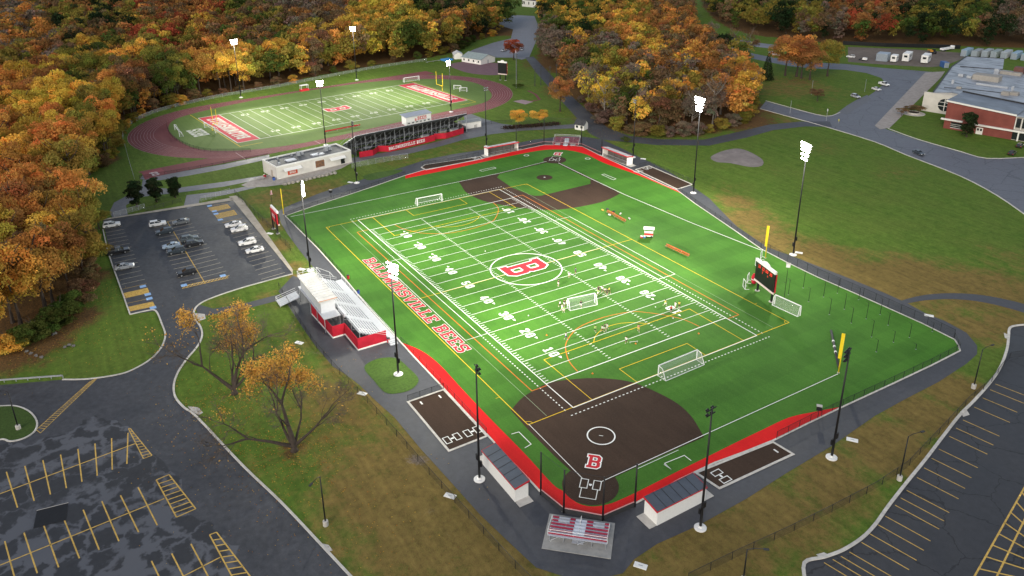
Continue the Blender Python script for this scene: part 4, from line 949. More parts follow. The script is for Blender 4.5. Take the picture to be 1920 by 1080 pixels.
for i, (u, v) in enumerate(((851,168),(862,172))):
    g = G(u, v); soccer(g, g+Vector((-2.5,-2.6,0)), 2.0, ['white stacked goal behind the right end zone, left one', 'white stacked goal behind the right end zone, right one'][i], 2.2)
# ---------------------------------------------------------------- scoreboards
REDLED = emit('led_red', (.7,.03,.02), .5)
def scoreboard(c0, c1, legh, hgt, label, back=False, digits=True, crown=False):
    """board between ground points c0 (left leg) and c1 (right leg), face towards the left-hand normal of c1->c0"""
    d = c1-c0; L_ = d.length; t = thing('scoreboard', label, 'scoreboard', tuple((c0+c1)/2), math.atan2(d.y, d.x), None)
    w = L_*.5+1.0
    for s in (-1, 1):
        l = MB().box(s*L_/2-.18,s*L_/2+.18,-.2,.2,0,legh+hgt*.8).build('leg', BLACK, t); MB().lathe([(.6,0),(.6,.12),(.3,.14)], 12, (s*L_/2,0,0)).build('footing', CONC, t)
    MB().bbox(-w,w,-.55,-.21,legh,legh+hgt,.05).build('screen', pm('screen_black', (.012,.013,.015), .3, .2, 1), t)
    MB().box(-w-.08,w+.08,-.62,-.12,legh+hgt,legh+hgt+.7).build('header', WHITE, t)
    MB().box(-w-.12,w+.12,-.205,.02,legh-.1,legh+hgt).build('back_panel', REDP, t)
    MB().box(-w,w,-.62,-.2,legh-.5,legh-.01).build('sponsor_strip', pm('strip_pink', (.62,.5,.48), .6, .15, 3), t)
    if digits:
        m = MB(); z = legh+hgt-.75
        for txt, x, s in (('10', -w*.6, .8), ('20', w*.6, .8), ('12 00', 0, .8), ('3', -w*.25, .5), ('4', w*.3, .5)):
            letters(m, txt, (x,-.56,z-(0 if s > .6 else 1.0)), (1,0,0), (0,0,1), s, 0, .01)
        m.build('digits', REDLED, t)
    if crown:
        MB().extr([(-w*.45,0),(w*.45,0),(w*.3,.5),(0,.75),(-w*.3,.5)], 'y', -.5, -.3).xf(Matrix.Translation((0,0,legh+hgt+.71))).build('crown_sign', WHITE, t)
    m = MB(); letters(m, 'BEES', (0,.03,legh+hgt*.5), (-1,0,0), (0,0,1), hgt*.32, 0, .01); m.build('lettering', WHITE, t)
    return t
a, b = G(1420,545), G(1446,566)
tsc = scoreboard(a, b, 3.0, 4.6, 'large video scoreboard with red digits on two black legs', crown=True)
a, b = G(521,438), G(513,429)
scoreboard(a, b, 3.2, 3.2, 'scoreboard seen from its red back beside the small car park path', digits=True)
a, b = G(938,150), G(948,151)
scoreboard(a, b, 3.6, 5.6, 'dark scoreboard with red header at the right end of the running track', digits=False, crown=True)
# giant inflatable-looking red pad and frames beside the video board
def frame_screen(c, rz, label):
    t = thing('pitching_screen', label, 'practice screen', tuple(c), rz, 'white framed practice screens')
    MB().path([(-.9,0,.05),(-.9,0,2.1),(.9,0,2.1),(.9,0,.05),(-.9,0,.05)], .07).build('frame', WSTEEL, t); MB().path([(-.9,0,.05),(-.9,1.0,.05)], .06).path([(.9,0,.05),(.9,1.0,.05)], .06).build('feet', WSTEEL, t)
    MB().box(-.86,.86,-.01,.01,.1,2.05).build('net', NETG, t)
frame_screen(G(1395,540), R(150), 'white framed practice screen on the turf left of the video scoreboard, nearest')
frame_screen(G(1402,528), R(120), 'white framed practice screen behind the nearest screen left of the video scoreboard')
frame_screen(G(1418,500), R(150), 'white framed practice screen behind the top left of the video scoreboard')
frame_screen(G(1427,484), R(120), 'white framed practice screen at the foot of the yellow pole')
g = G(1413,532)+Vector((0,0,0)); t = thing('crash_mat', 'red rounded crash mat leaning left of the video scoreboard', 'crash mat', tuple(g), R(60)); 
MB().lathe([(.15,0),(.55,.25),(.7,1.0),(.65,2.0),(.35,2.7),(.1,2.8)], 12).build('mat', REDC, t, smooth=True); MB().lathe([(.72,1.25),(.72,1.4)], 12).build('strap', WHITE, t)
# ---------------------------------------------------------------- dugouts
def dugout(o, ex, ey, L_, D, h, label, roof, trim, oh=.12):
    """o = back corner on the ground; ex along the back wall, ey towards the field"""
    ex = Vector(ex).normalized(); t = thing('dugout', label, 'dugout', tuple(o), math.atan2(ex.y, ex.x), None)
    s = 1 if ex.x*ey[1]-ex.y*ey[0] > 0 else -1
    Y = lambda a, b: (min(s*a, s*b), max(s*a, s*b))
    MB().box(-1.4,L_+2.0,*Y(.05,D+.1),.02,.1).build('floor', CONC, t)
    MB().box(0,L_,*Y(0,.2),.0,h).build('rear_wall', WHITE, t)
    MB().box(.21,L_-.21,*Y(.205,.26),.11,h-.02).build('shade_panel', pm('dugout_shade', (.10,.09,.085), .8, .25, 1), t)  # added dark panel over the white wall, shade of the recess put in colour
    for x in (0, L_-.2): MB().box(x,x+.2,*Y(.21,D),0,h).build('side_wall', WHITE, t)
    y0, y1 = Y(-.06,D+oh)
    r = MB(); zb, zf = h+.02, h+.5
    za, zc_ = (zb, zf) if s > 0 else (zf, zb)
    r.add([(-.12,y0,za),(L_+.12,y0,za),(L_+.12,y1,zc_),(-.12,y1,zc_),(-.12,y0,za+.18),(L_+.12,y0,za+.18),(L_+.12,y1,zc_+.18),(-.12,y1,zc_+.18)], [(0,3,2,1),(4,5,6,7),(0,1,5,4),(1,2,6,5),(2,3,7,6),(3,0,4,7)]); rfo = r.build('roof', roof, t)
    sm = MB()
    for k in range(1, 6): x = L_*k/6; sm.add([(x-.04,y0,za+.182),(x+.04,y0,za+.182),(x+.04,y1,zc_+.182),(x-.04,y1,zc_+.182),(x-.04,y0,za+.215),(x+.04,y0,za+.215),(x+.04,y1,zc_+.215),(x-.04,y1,zc_+.215)], [(0,3,2,1),(4,5,6,7),(0,1,5,4),(1,2,6,5),(2,3,7,6),(3,0,4,7)])
    sm.build('roof_seams', DARK, rfo)
    f = MB()
    for x0, x1 in ((-.18,-.125),(L_+.125,L_+.18)):
        f.add([(x0,y0,za-.12),(x1,y0,za-.12),(x1,y1,zc_-.12),(x0,y1,zc_-.12),(x0,y0,za+.2),(x1,y0,za+.2),(x1,y1,zc_+.2),(x0,y1,zc_+.2)], [(0,3,2,1),(4,5,6,7),(0,1,5,4),(1,2,6,5),(2,3,7,6),(3,0,4,7)])
    yb = y1+.005 if s > 0 else y0-.06
    f.box(-.18,L_+.18,yb,yb+.055,h+.36,h+.73); f.build('roof_trim', trim, t)
    yb = y0-.06 if s > 0 else y1+.005
    MB().box(-.18,L_+.18,yb,yb+.055,h+.03,h+.21).build('rear_trim', trim, t)
    MB().box(.6,L_-.6,*Y(.4,.85),.42,.48).build('bench', ALU, t)
    m = MB()
    for k in range(5): m.tube((L_*k/4 if 0 < k < 4 else (.12 if k == 0 else L_-.12), s*(D-.1), 0), (L_*k/4 if 0 < k < 4 else (.12 if k == 0 else L_-.12), s*(D-.1), h+.45), .05, .05, 6)
    m.build('front_posts', BLACK, t)
    MB().box(.25,L_-.25,*Y(D-.12,D-.08),.1,1.1).build('front_mesh', LINK, t)
    return t
ROOFD = pm('roof_grey', (.07,.085,.11), .5, .12, .6); ROOFW = pm('roof_white', (.62,.62,.62), .5, .08, .5)
dugout(Vector((-24.4,22.2,0)), (1,-.01), (0,-1), 10.5, 2.5, 2.6, 'white dugout with dark grey roof left of the near home plate', ROOFD, REDP)
dugout(Vector((-40.1,6.6,0)), (0,-1), (1,0), 9.9, 3.0, 2.6, 'white dugout with dark grey roof right of the near home plate', ROOFD, REDP)
a = G(908,290); b = G(966,279)
dugout(a, (b-a), (-1, .0), (b-a).length*.98, 2.6, 2.8, 'red trimmed white dugout left of the far home plate', ROOFW, REDP, .4)
a = G(1140,290); b = G(1186,308)
dugout(a, (b-a), (0, 1), (b-a).length, 2.6, 2.8, 'red trimmed white dugout right of the far home plate', ROOFW, REDP, .4)
# ---------------------------------------------------------------- bleachers
SEATR = pm('seat_red', (.36,.02,.055), .5, .15, 2)
def bleacher(o, ex, L_, label, rows=5, red=True, pad=True, pattern=True):
    """o = front left corner on the ground; ex along the front row; rows climb to the right of ex"""
    ex = Vector((ex.x, ex.y)).normalized(); t = thing('bleachers', label, 'bleachers', tuple(o), math.atan2(ex.y, ex.x), None)
    if pad: MB().box(-.7,L_+.7,-rows*.92-.7,.9,.02,.12).build('slab', pm('slab_grey', (.30,.30,.29), .9, .15, .8), t)
    fr = MB()
    for k in range(rows):
        y = -k*.92; z = .45+k*.24
        gap = L_*.5
        segs = [(0,gap-.9),(gap+.9,L_)] if k < rows-1 else [(0,L_)]
        for x0, x1 in segs:
            if pattern and k < 2:
                w_ = (x1-x0)
                for q0, q1, mt in ((0,.28,SEATR),(.28,.78,ALU),(.78,1,SEATR)): MB().box(x0+w_*q0+.01,x0+w_*q1-.01,y-.16,y+.16,z,z+.06).build('seat', mt if red else ALU, t)
            else: MB().box(x0,x1,y-.16,y+.16,z,z+.06).build('seat', SEATR if red else ALU, t)
        MB().box(0,L_,y-.54,y-.2,z-.06,z-.02).build('foot_board', ALU, t)
    n = 5
    for k in range(n):
        x = .2+(L_-.4)*k/(n-1)
        fr.path([(x,.1,.12),(x,.1,.42)], .05).path([(x,-(rows-1)*.92,.12),(x,-(rows-1)*.92,.42+(rows-1)*.24)], .05).path([(x,.1,.38),(x,-(rows-1)*.92,.38+(rows-1)*.24)], .05).path([(x,.1,.15),(x,-(rows-1)*.92,.15)], .045)
        if k < n-1 and k % 2 == 0: x2 = .2+(L_-.4)*(k+1)/(n-1); fr.path([(x,-(rows-1)*.92,.15),(x2,-(rows-1)*.92,.4+(rows-1)*.24)], .04)
    fr.build('frame', GALV, t)
    MB().box(L_*.5-.85,L_*.5+.85,-(rows-1)*.92,.4,.30,.33).xf(Matrix.Identity(4)).build('aisle_tread', ALU, t)
    a = MB()
    for k in range(rows-1): a.box(L_*.5-.85,L_*.5+.85,-k*.92-.5,-k*.92+.2,.34+k*.24,.42+k*.24)
    a.build('aisle_steps', pm('step_pale', (.62,.66,.74), .5, .1, 2), t)
    yb = -(rows-1)*.92-.35; zt = .45+(rows-1)*.24
    rl = MB().path([(0,yb,zt-.1),(0,yb,zt+1.0),(L_,yb,zt+1.0),(L_,yb,zt-.1)], .045).path([(0,yb,zt+.5),(L_,yb,zt+.5)], .035)
    for x in (0, L_): rl.path([(x,yb,zt+1.0),(x,-.8,1.5),(x,-.8,.5)], .04)
    rl.build('guard_rail', WSTEEL, t)
    rl = MB().path([(L_*.5,.1,.4),(L_*.5,.1,1.3),(L_*.5,-1.4,2.0),(L_*.5,-1.4,1.1)], .035); rl.build('hand_rail', WSTEEL, t)
    return t
a = G(1037,973); b = G(1147,989); ex = b-a
bleacher(a, ex, ex.length*.97, 'small bleachers with red seats on a concrete slab behind the near backstop', 6)
a = G(1036,273); b = G(1084,275.5); ex = a-b
bleacher(b, ex, ex.length, 'bright red bleachers behind the far backstop', 7, True, False)
# ---------------------------------------------------------------- home bleachers with press box
WALU = pm('bleacher_white', (.44,.46,.50), .5, .07, 2); FALU = pm('foot_alu', (.20,.215,.24), .5, .1, 2)
t = thing('home_bleachers', 'big white bleachers with press box and red skirt beside the pitch', 'bleachers', (31.5, 20.0, 0), R(90)-math.pi/2)
# local x runs along the pitch (+x far), local y away from the pitch
L_ = 31.5; NR = 9
for k in range(NR):
    y = .3+k*.66; z = 1.25+k*.34
    MB().box(0,L_,y-.18,y+.14,z,z+.07).build('seat', WALU, t)
    MB().box(0,L_,y+.16,y+.46,z-.16,z-.10).build('foot_board', FALU, t)
st = MB()
for x in (8, 16, 24):
    for k in range(NR): st.box(x-.6,x+.6,.3+k*.66-.32,.3+k*.66+.34,1.34+k*.34,1.37+k*.34)
st.build('aisle_steps', WALU, t)
f = MB()
for x in (.15, 5, 10, 15, 20, 25, 30, L_-.15):
    f.path([(x,.2,0),(x,.2,1.2),(x,6.0,4.2),(x,6.0,0)], .07).path([(x,3,0),(x,3,2.6)], .05).path([(x,.2,.3),(x,6,2.5)], .04)
f.build('frame', GALV, t)
MB().box(-.6,L_+.6,-1.5,-.05,.95,1.05).build('front_walkway', WALU, t)
rl = MB()
for x in np.linspace(-.6, L_+.6, 13): rl.tube((x,-1.5,0), (x,-1.5,2.0), .035, .035, 5)
rl.path([(-.6,-1.5,2.0),(L_+.6,-1.5,2.0)], .035).path([(-.6,-1.5,1.5),(L_+.6,-1.5,1.5)], .03)
for x in (-.05, L_+.05): rl.path([(x,-.1,2.2),(x,6.1,5.2),(x,6.1,4.2)], .04).path([(x,-.1,1.7),(x,6.1,4.7)], .03)
rl.build('guard_rail', WSTEEL, t)
# press box on its platform, roof deck with rails
MB().box(10.5,29,6.3,10.2,3.4,3.6).build('press_platform', WALU, t)
pf = MB()
for x in (10.8, 16, 21, 28.7):
    for y in (6.5, 10.0): pf.tube((x,y,0), (x,y,3.4), .1, .1, 6)
pf.build('press_legs', GALV, t)
pb = MB().bbox(13.2,28,6.6,9.8,3.6,6.5,.05).build('press_box', pm('press_white', (.58,.60,.64), .55, .06, 1), t)
for k in range(7): MB().box(13.9+k*2,15.4+k*2,6.55,6.61,4.7,5.8).build('window', GLASS, pb)
MB().box(12.7,28.4,6.1,10.3,6.5,6.75).build('press_roof', pm('press_roof', (.52,.51,.49), .7, .1, .5, big=(.3,.12)), t)
for k in range(12): MB().box(13.2+k*1.25,13.26+k*1.25,6.2,10.2,6.751,6.80).build('roof_seam', GALV, t)
MB().box(12.66,12.74,6.1,10.3,6.76,6.9).build('roof_edge', pm('roof_edge_rust', (.45,.2,.12), .7, .2, 2), t)
rr = MB()
for a_, b_ in (((19,6.2),(28.3,6.2)),((28.3,6.2),(28.3,10.2)),((28.3,10.2),(19,10.2)),((19,10.2),(19,6.2))):
    rr.path([(*a_,7.9),(*b_,7.9)], .05).path([(*a_,7.3),(*b_,7.3)], .04)
    for q in np.linspace(0, 1, 4): x, y = a_[0]+(b_[0]-a_[0])*q, a_[1]+(b_[1]-a_[1])*q; rr.tube((x,y,6.75), (x,y,7.9), .04, .04, 5)
rr.build('roof_rail', WSTEEL, t)
MB().box(8.6,12.6,5.6,6.2,3.7,4.6).build('landing', WALU, t)
stt = MB()
for k in range(10): stt.box(28.6+k*.35,28.95+k*.35,6.6,7.9,3.3-k*.33,3.4-k*.33)
stt.build('stairs', WALU, t)
sr = MB().path([(28.6,6.6,4.4),(32,6.6,1.1)], .05).path([(28.6,7.9,4.4),(32,7.9,1.1)], .05).path([(28.6,6.6,4.4),(28.6,6.6,3.4)], .05).path([(32,6.6,1.1),(32,6.6,0)], .05).path([(32,7.9,1.1),(32,7.9,0)], .05).path([(30,4.2,5.4),(33.2,4.2,5.4),(33.2,1.0,3.2),(30,1.0,3.2)], .05).path([(33.2,4.2,5.4),(33.2,4.2,0)], .05).path([(33.2,1.0,3.2),(33.2,1.0,0)], .05)
sr.build('stair_rail', WSTEEL, t)
sk = MB()
zt = 2.9
for a_, b_ in (((.0,.2),(.0,6.6)),((.0,6.6),(7.7,6.6)),((7.7,6.6),(7.7,9.4)),((7.7,9.4),(20.5,9.9))): sk.strip([a_, b_], .12, .35, zt)
sk.build('red_skirt', REDC, t)
sk = MB()
for a_, b_ in (((-.1,.2),(-.1,6.7)),((-.1,6.7),(7.6,6.7)),((7.6,6.7),(7.6,9.5)),((7.6,9.5),(20.5,10.0))): sk.strip([a_, b_], .14, .05, .34)
sk.build('skirt_hem', WHITE, t)
MB().box(.2,7.6,.6,6.4,.05,.4).build('under_stand_dark', DARK, t)
# ramp at the far end and steps at the near end
rp = MB(); rp.add([(27.5,10.4,1.4),(31,10.4,1.4),(31,15.2,.3),(27.5,15.2,.3),(27.5,10.4,1.55),(31,10.4,1.55),(31,15.2,.45),(27.5,15.2,.45)], [(0,3,2,1),(4,5,6,7),(0,1,5,4),(1,2,6,5),(2,3,7,6),(3,0,4,7)]); rp.build('ramp', ALU, t)
rl = MB()
for x in (27.5, 29.2, 31): rl.path([(x,10.4,2.4),(x,15.2,1.4),(x,15.2,.2)], .05).path([(x,10.4,1.9),(x,15.2,.9)], .04)
rl.path([(27.5,15.2,1.4),(31,15.2,1.4)], .05); rl.build('ramp_rail', WSTEEL, t)
stt = MB()
for k in range(4): stt.box(-.7-k*.45,-.25-k*.45 if k else -.25,-1.6,.1,.05,.95-k*.24)
stt.build('end_steps', WALU, t)
for lab, (u, v) in zip(('red waste bin by the far end of the white bleachers', 'red waste bin at the near front corner of the white bleachers', 'red waste bin on the path behind the parking walk'), ((653,523),(729,642),(568,524))):
    g = G(u, v); q = thing('waste_bin', lab, 'waste bin', tuple(g), 0, 'waste bins round the white bleachers'); MB().lathe([(.3,0),(.36,.9),(.36,1.0)], 12).build('drum', pm('bin_red', (.5,.03,.03), .5, .1, 2), q); MB().lathe([(.38,1.0),(.3,1.15),(.1,1.2)], 12).build('lid', DARK, q)
for lab, (u, v) in zip(('blue recycling bin on the white bleachers walkway', 'blue recycling bin beside the red bin at the bleachers corner', 'blue recycling bin on the path behind the parking walk'), ((672,551),(724,640),(564,523))):
    g = G(u, v); q = thing('recycling_bin', lab, 'recycling bin', tuple(g), 0, 'recycling bins round the white bleachers'); MB().lathe([(.3,0),(.36,.9),(.36,1.0)], 12).build('drum', pm('bin_blue', (.05,.09,.4), .5, .1, 2), q); MB().lathe([(.38,1.0),(.3,1.15),(.1,1.2)], 12).build('lid', DARK, q)
# ---------------------------------------------------------------- grandstand beyond (seen from behind)
ga, gb = G(672,297), G(872,250)
ga = Vector((160.2,-22.5,0)); gb = Vector((166.5,-72.5,0)); ex = gb-ga
t = thing('grandstand', 'long grandstand seen from behind with scaffold frame and press box', 'grandstand', tuple(ga), math.atan2(ex.y, ex.x)); L_ = ex.length
# local x to the right end, local y towards the far field
D = 11.0; HB = 7.8
for k in range(12):
    y = .5+k*.85; z = HB-.5-k*.45
    MB().box(0,L_,y-.2,y+.2,z,z+.07).build('seat', ALU, t); MB().box(0,L_,y+.22,y+.6,z-.24,z-.18).build('foot_board', ALU, t)
MB().box(-.2,L_+.2,.12,.42,HB-.2,HB-.05).build('rear_walk', WALU, t)
dk = MB(); zf = HB-.5-11*.45-.45; dk.add([(0,.45,HB-.62),(L_,.45,HB-.62),(L_,10.4,zf),(0,10.4,zf),(0,.45,HB-.74),(L_,.45,HB-.74),(L_,10.4,zf-.12),(0,10.4,zf-.12)], [(0,1,2,3),(7,6,5,4),(4,5,1,0),(5,6,2,1),(6,7,3,2),(7,4,0,3)]); dk.box(0,L_,10.41,10.5,.05,zf); dk.build('shade_deck', pm('deck_dark', (.07,.07,.075), .8, .2, 1), t)  # added closed deck and front riser, blocking light so the underside stays dark
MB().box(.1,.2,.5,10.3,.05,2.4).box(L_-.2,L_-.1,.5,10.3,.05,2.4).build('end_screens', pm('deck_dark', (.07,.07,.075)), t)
m = MB().path([(0,.1,HB+1.0),(L_,.1,HB+1.0)], .05).path([(0,.1,HB+.5),(L_,.1,HB+.5)], .04)
for x in np.linspace(0, L_, 21): m.tube((x,.1,HB-.3), (x,.1,HB+1.0), .035, .035, 5)
m.build('guard_rail', GALV, t)
m = MB()
for i, x in enumerate(np.linspace(0, L_, 13)):
    for y, hh in ((.15,HB-.3),(3.5,HB-2.0),(7,HB-3.8)): m.tube((x,y,0), (x,y,hh), .08, .08, 6)
    m.path([(x,.15,HB-.4),(x,9.8,1.2)], .06)
    if i < 12:
        x2 = x+L_/12
        m.path([(x,.15,2.3),(x2,.15,2.3)], .05).path([(x,.15,4.4),(x2,.15,4.4)], .05)
        m.path([(x,.15,.3),(x2,.15,4.3)] if i % 2 else [(x,.15,4.3),(x2,.15,.3)], .045).path([(x,3.5,.3),(x2,3.5,4)] if i % 2 else [(x,3.5,4),(x2,3.5,.3)], .045)
m.build('scaffold_frame', GALV, t)
MB().box(-.1,L_+.1,-.05,.08,HB-.75,HB-.15).build('fascia', DARK, t)
MB().box(.5,L_-.5,5.5,9.5,.01,.05).build('under_stand_dark', DARK, t)  # dark sheet, its colour stands for the shade beneath the stand
pb = MB().bbox(L_*.44,L_*.44+11.5,.2,3.4,HB+.0,HB+3.0,.05).build('press_box', WHITE, t)
for k in range(6): MB().box(L_*.44+.8+k*1.8,L_*.44+1.7+k*1.8,.12,.21,HB+.35,HB+.75).build('window', GLASS, pb)
MB().add([(0,0,0)], []) if False else None
rf = MB(); x0, x1 = L_*.44-.3, L_*.44+11.8
rf.add([(x0,-.1,HB+3.0),(x1,-.1,HB+3.0),(x1,4.3,HB+3.5),(x0,4.3,HB+3.5),(x0,-.1,HB+3.2),(x1,-.1,HB+3.2),(x1,4.3,HB+3.7),(x0,4.3,HB+3.7)], [(0,3,2,1),(4,5,6,7),(0,1,5,4),(1,2,6,5),(2,3,7,6),(3,0,4,7)]); rf.build('press_roof', pm('roof_sheet', (.33,.36,.42), .5, .1, 1), t)
lm = MB(); letters(lm, 'BEES', (L_*.44+7.2,.18,HB+1.9), (1,0,0), (0,0,1), 1.3, 0, .02); letters(lm, 'B', (L_*.44+4.3,.18,HB+1.5), (1,0,0), (0,0,1), 1.1, 0, .02)
lm.build('lettering', REDP, pb)
def banner(x0, x1, y0, y1, h, txt=None, name='red_banner'):
    d = Vector((x1-x0, y1-y0)); ln_ = d.length; d.normalize()
    o = MB().strip([(x0,y0),(x1,y1)], .1, .1, h).build(name, REDC, t)
    if txt:
        q = MB(); letters(q, txt, ((x0+x1)/2+d.y*.07,(y0+y1)/2-d.x*.07,h*.52), (d.x,d.y,0), (0,0,1), 1.2, 0, .01); q.build('lettering', WHITE, o)
banner(0,5.2,-2.4,-3.3,2.3); banner(5.2,9.0,-3.3,-.4,2.2); banner(9.0,12.6,-.3,-3.4,2.4); banner(12.6,27.6,-3.4,-2.6,2.6,'BALDWINSVILLE BEES'); banner(27.6,33.4,-2.6,-2.2,2.6); banner(34.2,38.4,-.4,-2.6,2.4); banner(38.4,48,-2.6,-1.0,2.4); banner(48,49.4,-1.0,1.8,2.4)
stt = MB()
for k in range(10): stt.box(L_-.2+k*.3,L_+.1+k*.3,8.4,10,1.0,1.1)
stt.build('end_landing', ALU, t)
rp = MB().path([(-6,6,.9),(-.2,2.0,HB-.6)], .05).path([(-6,8,.9),(-.2,4,HB-.6)], .05).path([(-6,6,.9),(-6,8,.9)], .05).path([(-6,6,0),(-6,6,.9)], .05).path([(-6,8,0),(-6,8,.9)], .05); rp.build('end_rail', GALV, t)
for lab, (u, v) in zip(('tan storage crate under the grandstand right end', 'white storage crate beside the tan crate at the grandstand', 'white rounded tank under the grandstand', 'dark equipment crate under the grandstand left end'), ((830,253),(852,250),(797,262),(690,285))):
    g = G(u, v); q = thing('storage_crate', lab, 'storage crate', tuple(g), math.atan2(ex.y, ex.x), 'storage crates under the grandstand')
    c_ = {'t': (.35,.28,.2), 'w': (.65,.65,.65), 'd': (.04,.04,.045)}[lab[0]]
    MB().bbox(-1.4,1.4,-1,1,.1,1.9,.12).build('body', pm('crate_'+lab[0], c_, .7, .12, 1), q); MB().box(-1.45,1.45,-1.05,1.05,1.9,1.98).build('lid', GALV, q)
# ---------------------------------------------------------------- small things on and around the pitch
def bench(a, b, label, group='orange benches on the pitch side'):
    d = b-a; L_ = d.length; t = thing('team_bench', label, 'bench', tuple(a), math.atan2(d.y, d.x), group)
    om = pm('bench_orange', (.50,.10,.03), .55, .12, 2)
    for k in range(2): MB().box(0,L_,-.2+k*.22,-.02+k*.22,.43,.48).build('seat', om, t)
    MB().box(0,L_,.3,.34,.6,.95).build('backrest', om, t)
    for x in np.linspace(.3, L_-.3, 4): MB().path([(x,-.15,0),(x,-.1,.43),(x,.25,.43),(x,.32,.95)], .03).path([(x,.3,0),(x,.25,.43)], .03).build('leg', GALV, t)
bench(G(1137,399), G(1152,406), 'orange bench with bags on it on the right touchline')
bench(G(1152,407), G(1172,418), 'orange bench joined below the one with bags')
bench(G(1248,463), G(1291,483), 'long orange bench nearest the scoreboard on the right touchline')
for i, (u, v, c_, lb) in enumerate(((1130,395,(.7,.5,.1),'yellow kit bag beside the orange benches'),(1139,393,(.05,.06,.07),'dark kit bag behind the orange benches'),(1150,398,(.04,.05,.06),'black kit bag behind the orange benches'),(1163,402,(.6,.6,.6),'pale kit bag behind the orange benches'),(1180,411,(.7,.7,.7),'white kit bag past the orange benches'),(1143,404,(.6,.6,.62),'white kit bag on the orange bench'))):
    g = G(u, v); q = thing('kit_bag', lb, 'kit bag', tuple(g), i*.7, 'kit bags by the orange benches')
    MB().tube((-.4,0,.24), (.4,0,.24), .24, .22, 10).build('bag', pm('bag_%d' % i, c_, .8, .2, 3), q); MB().path([(-.2,0,.46),(0,0,.62),(.2,0,.46)], .025).build('handle', BLACK, q)
g = G(1216,444); t = thing('refreshment_cart', 'white and red roofed cart standing on the right touchline', 'cart', tuple(g), R(-131))
MB().bbox(-1.2,1.2,-.7,.7,.35,.7,.04).build('chassis', WHITE, t); MB().box(-1.21,1.21,-.72,-.705,.72,1.35).build('red_panel', pm('cart_red', (.55,.05,.04), .5, .1, 2), t); MB().box(-1.2,1.2,-.7,.7,.71,1.36).build('counter', WHITE, t)
MB().add([], []) if False else None
MB().bbox(-1.5,1.5,-1.0,1.0,2.5,2.68,.06).build('canopy', WHITE, t)
for x in (-1.15, 1.15):
    for y in (-.65, .65): MB().tube((x,y,1.36), (x,y,2.5), .04, .04, 6).build('post', WSTEEL, t)
for x in (-.8, .8):
    for y in (-.75, .75): MB().tube((x,y-.06,.3), (x,y+.06,.3), .3, .3, 12).build('wheel', RUBBER, t)
for lb, du, c_ in (('red cooler in front of the roofed cart', 0, (.5,.05,.08)), ('blue cooler in front of the roofed cart', 5, (.08,.25,.5))):
    g = G(1203+du, 446); q = thing('cooler', lb, 'cooler', tuple(g), 0, 'coolers by the cart'); MB().bbox(-.35,.35,-.25,.25,0,.5,.04).build('body', pm('cooler_'+lb[0], c_, .5, .1, 2), q); MB().bbox(-.37,.37,-.27,.27,.5,.6,.03).build('lid', WHITE, q)
for lb, (u, v) in zip(('white inspection cover on the grass left of the near practice pen', 'white inspection cover on the grass left of the near dugout', 'white inspection cover at the bottom edge of the photo', 'white inspection cover right of the pale-lamped pole', 'white inspection cover on the lawn beside the white bleachers', 'white inspection cover behind the scoreboard pole', 'white inspection cover beside the small car park walk', 'white inspection cover near the forked right path', 'white inspection cover by the far left pole', 'white inspection cover beside the red backed scoreboard', 'white inspection cover behind the far right dugout'), ((679,738),(844,930),(1201,1061),(1598,825),(561,643),(1498,474),(566,505),(1742,592),(657,342),(506,438),(1206,298))):
    g = G(u, v); q = thing('inspection_cover', lb, 'cover', tuple(g), R(35), 'white inspection covers'); MB().bbox(-.95,.95,-.5,.5,0,.1,.03).build('slab', WHITE, q); MB().box(-.3,.3,-.06,.06,.1,.12).build('handle', GALV, q)
for lb, f_, tp in (('black loudspeaker on a post by the far left pitch edge', (621,371), (620,358)), ('black loudspeaker on a post at the right end of the red border', (1533,784), (1534,764)), ('pale camera box on a tall post right of the scoreboard', (1470,560), (1475,497))):
    g = G(*f_); h = HT(f_, tp); q = thing('equipment_post', lb, 'equipment post', tuple(g), R(40), 'equipment posts along the pitch edge'); MB().tube((0,0,0), (0,0,h-.3), .06, .05, 6).build('post', BLACK, q); MB().bbox(-.45,.45,-.35,.35,h-.5,h+.35,.06).build('box', WHITE if 'pale' in lb else BLACK, q); MB().box(-.5,.5,-.4,.4,h+.36,h+.4).build('cap', CONC, q)
# flags
def flag(foot, top, label, pole=GALV, fw=1.8):
    g = G(*foot); h = HT(foot, top); t = thing('flagpole', label, 'flagpole', tuple(g), R(-25)); MB().tube((0,0,0), (0,0,h), .09, .04, 8).build('pole', pole, t); MB().lathe([(.02,h),(.1,h+.08),(.02,h+.18)], 8).build('finial', YEL, t)
    m = MB(); 
    for k in range(8):
        for j in range(5):
            P = lambda a, b: (.06+fw*a/8, .12*math.sin(a*1.3)+.05*b*math.sin(a), h-.2-b*.25-.05*a)
            m.face([P(k,j), P(k+1,j), P(k+1,j+1), P(k,j+1)])
    m.build('flag', pm('flag_cloth', (.55,.5,.52), .9, .1, 1, col2=(.5,.12,.14)), t)
flag((515,420), (500,357), 'thin dark flagpole with a pale flag behind the red backed scoreboard', BLACK)
flag((968,166), (968,93), 'tall pale flagpole with flag beside the far scoreboard')
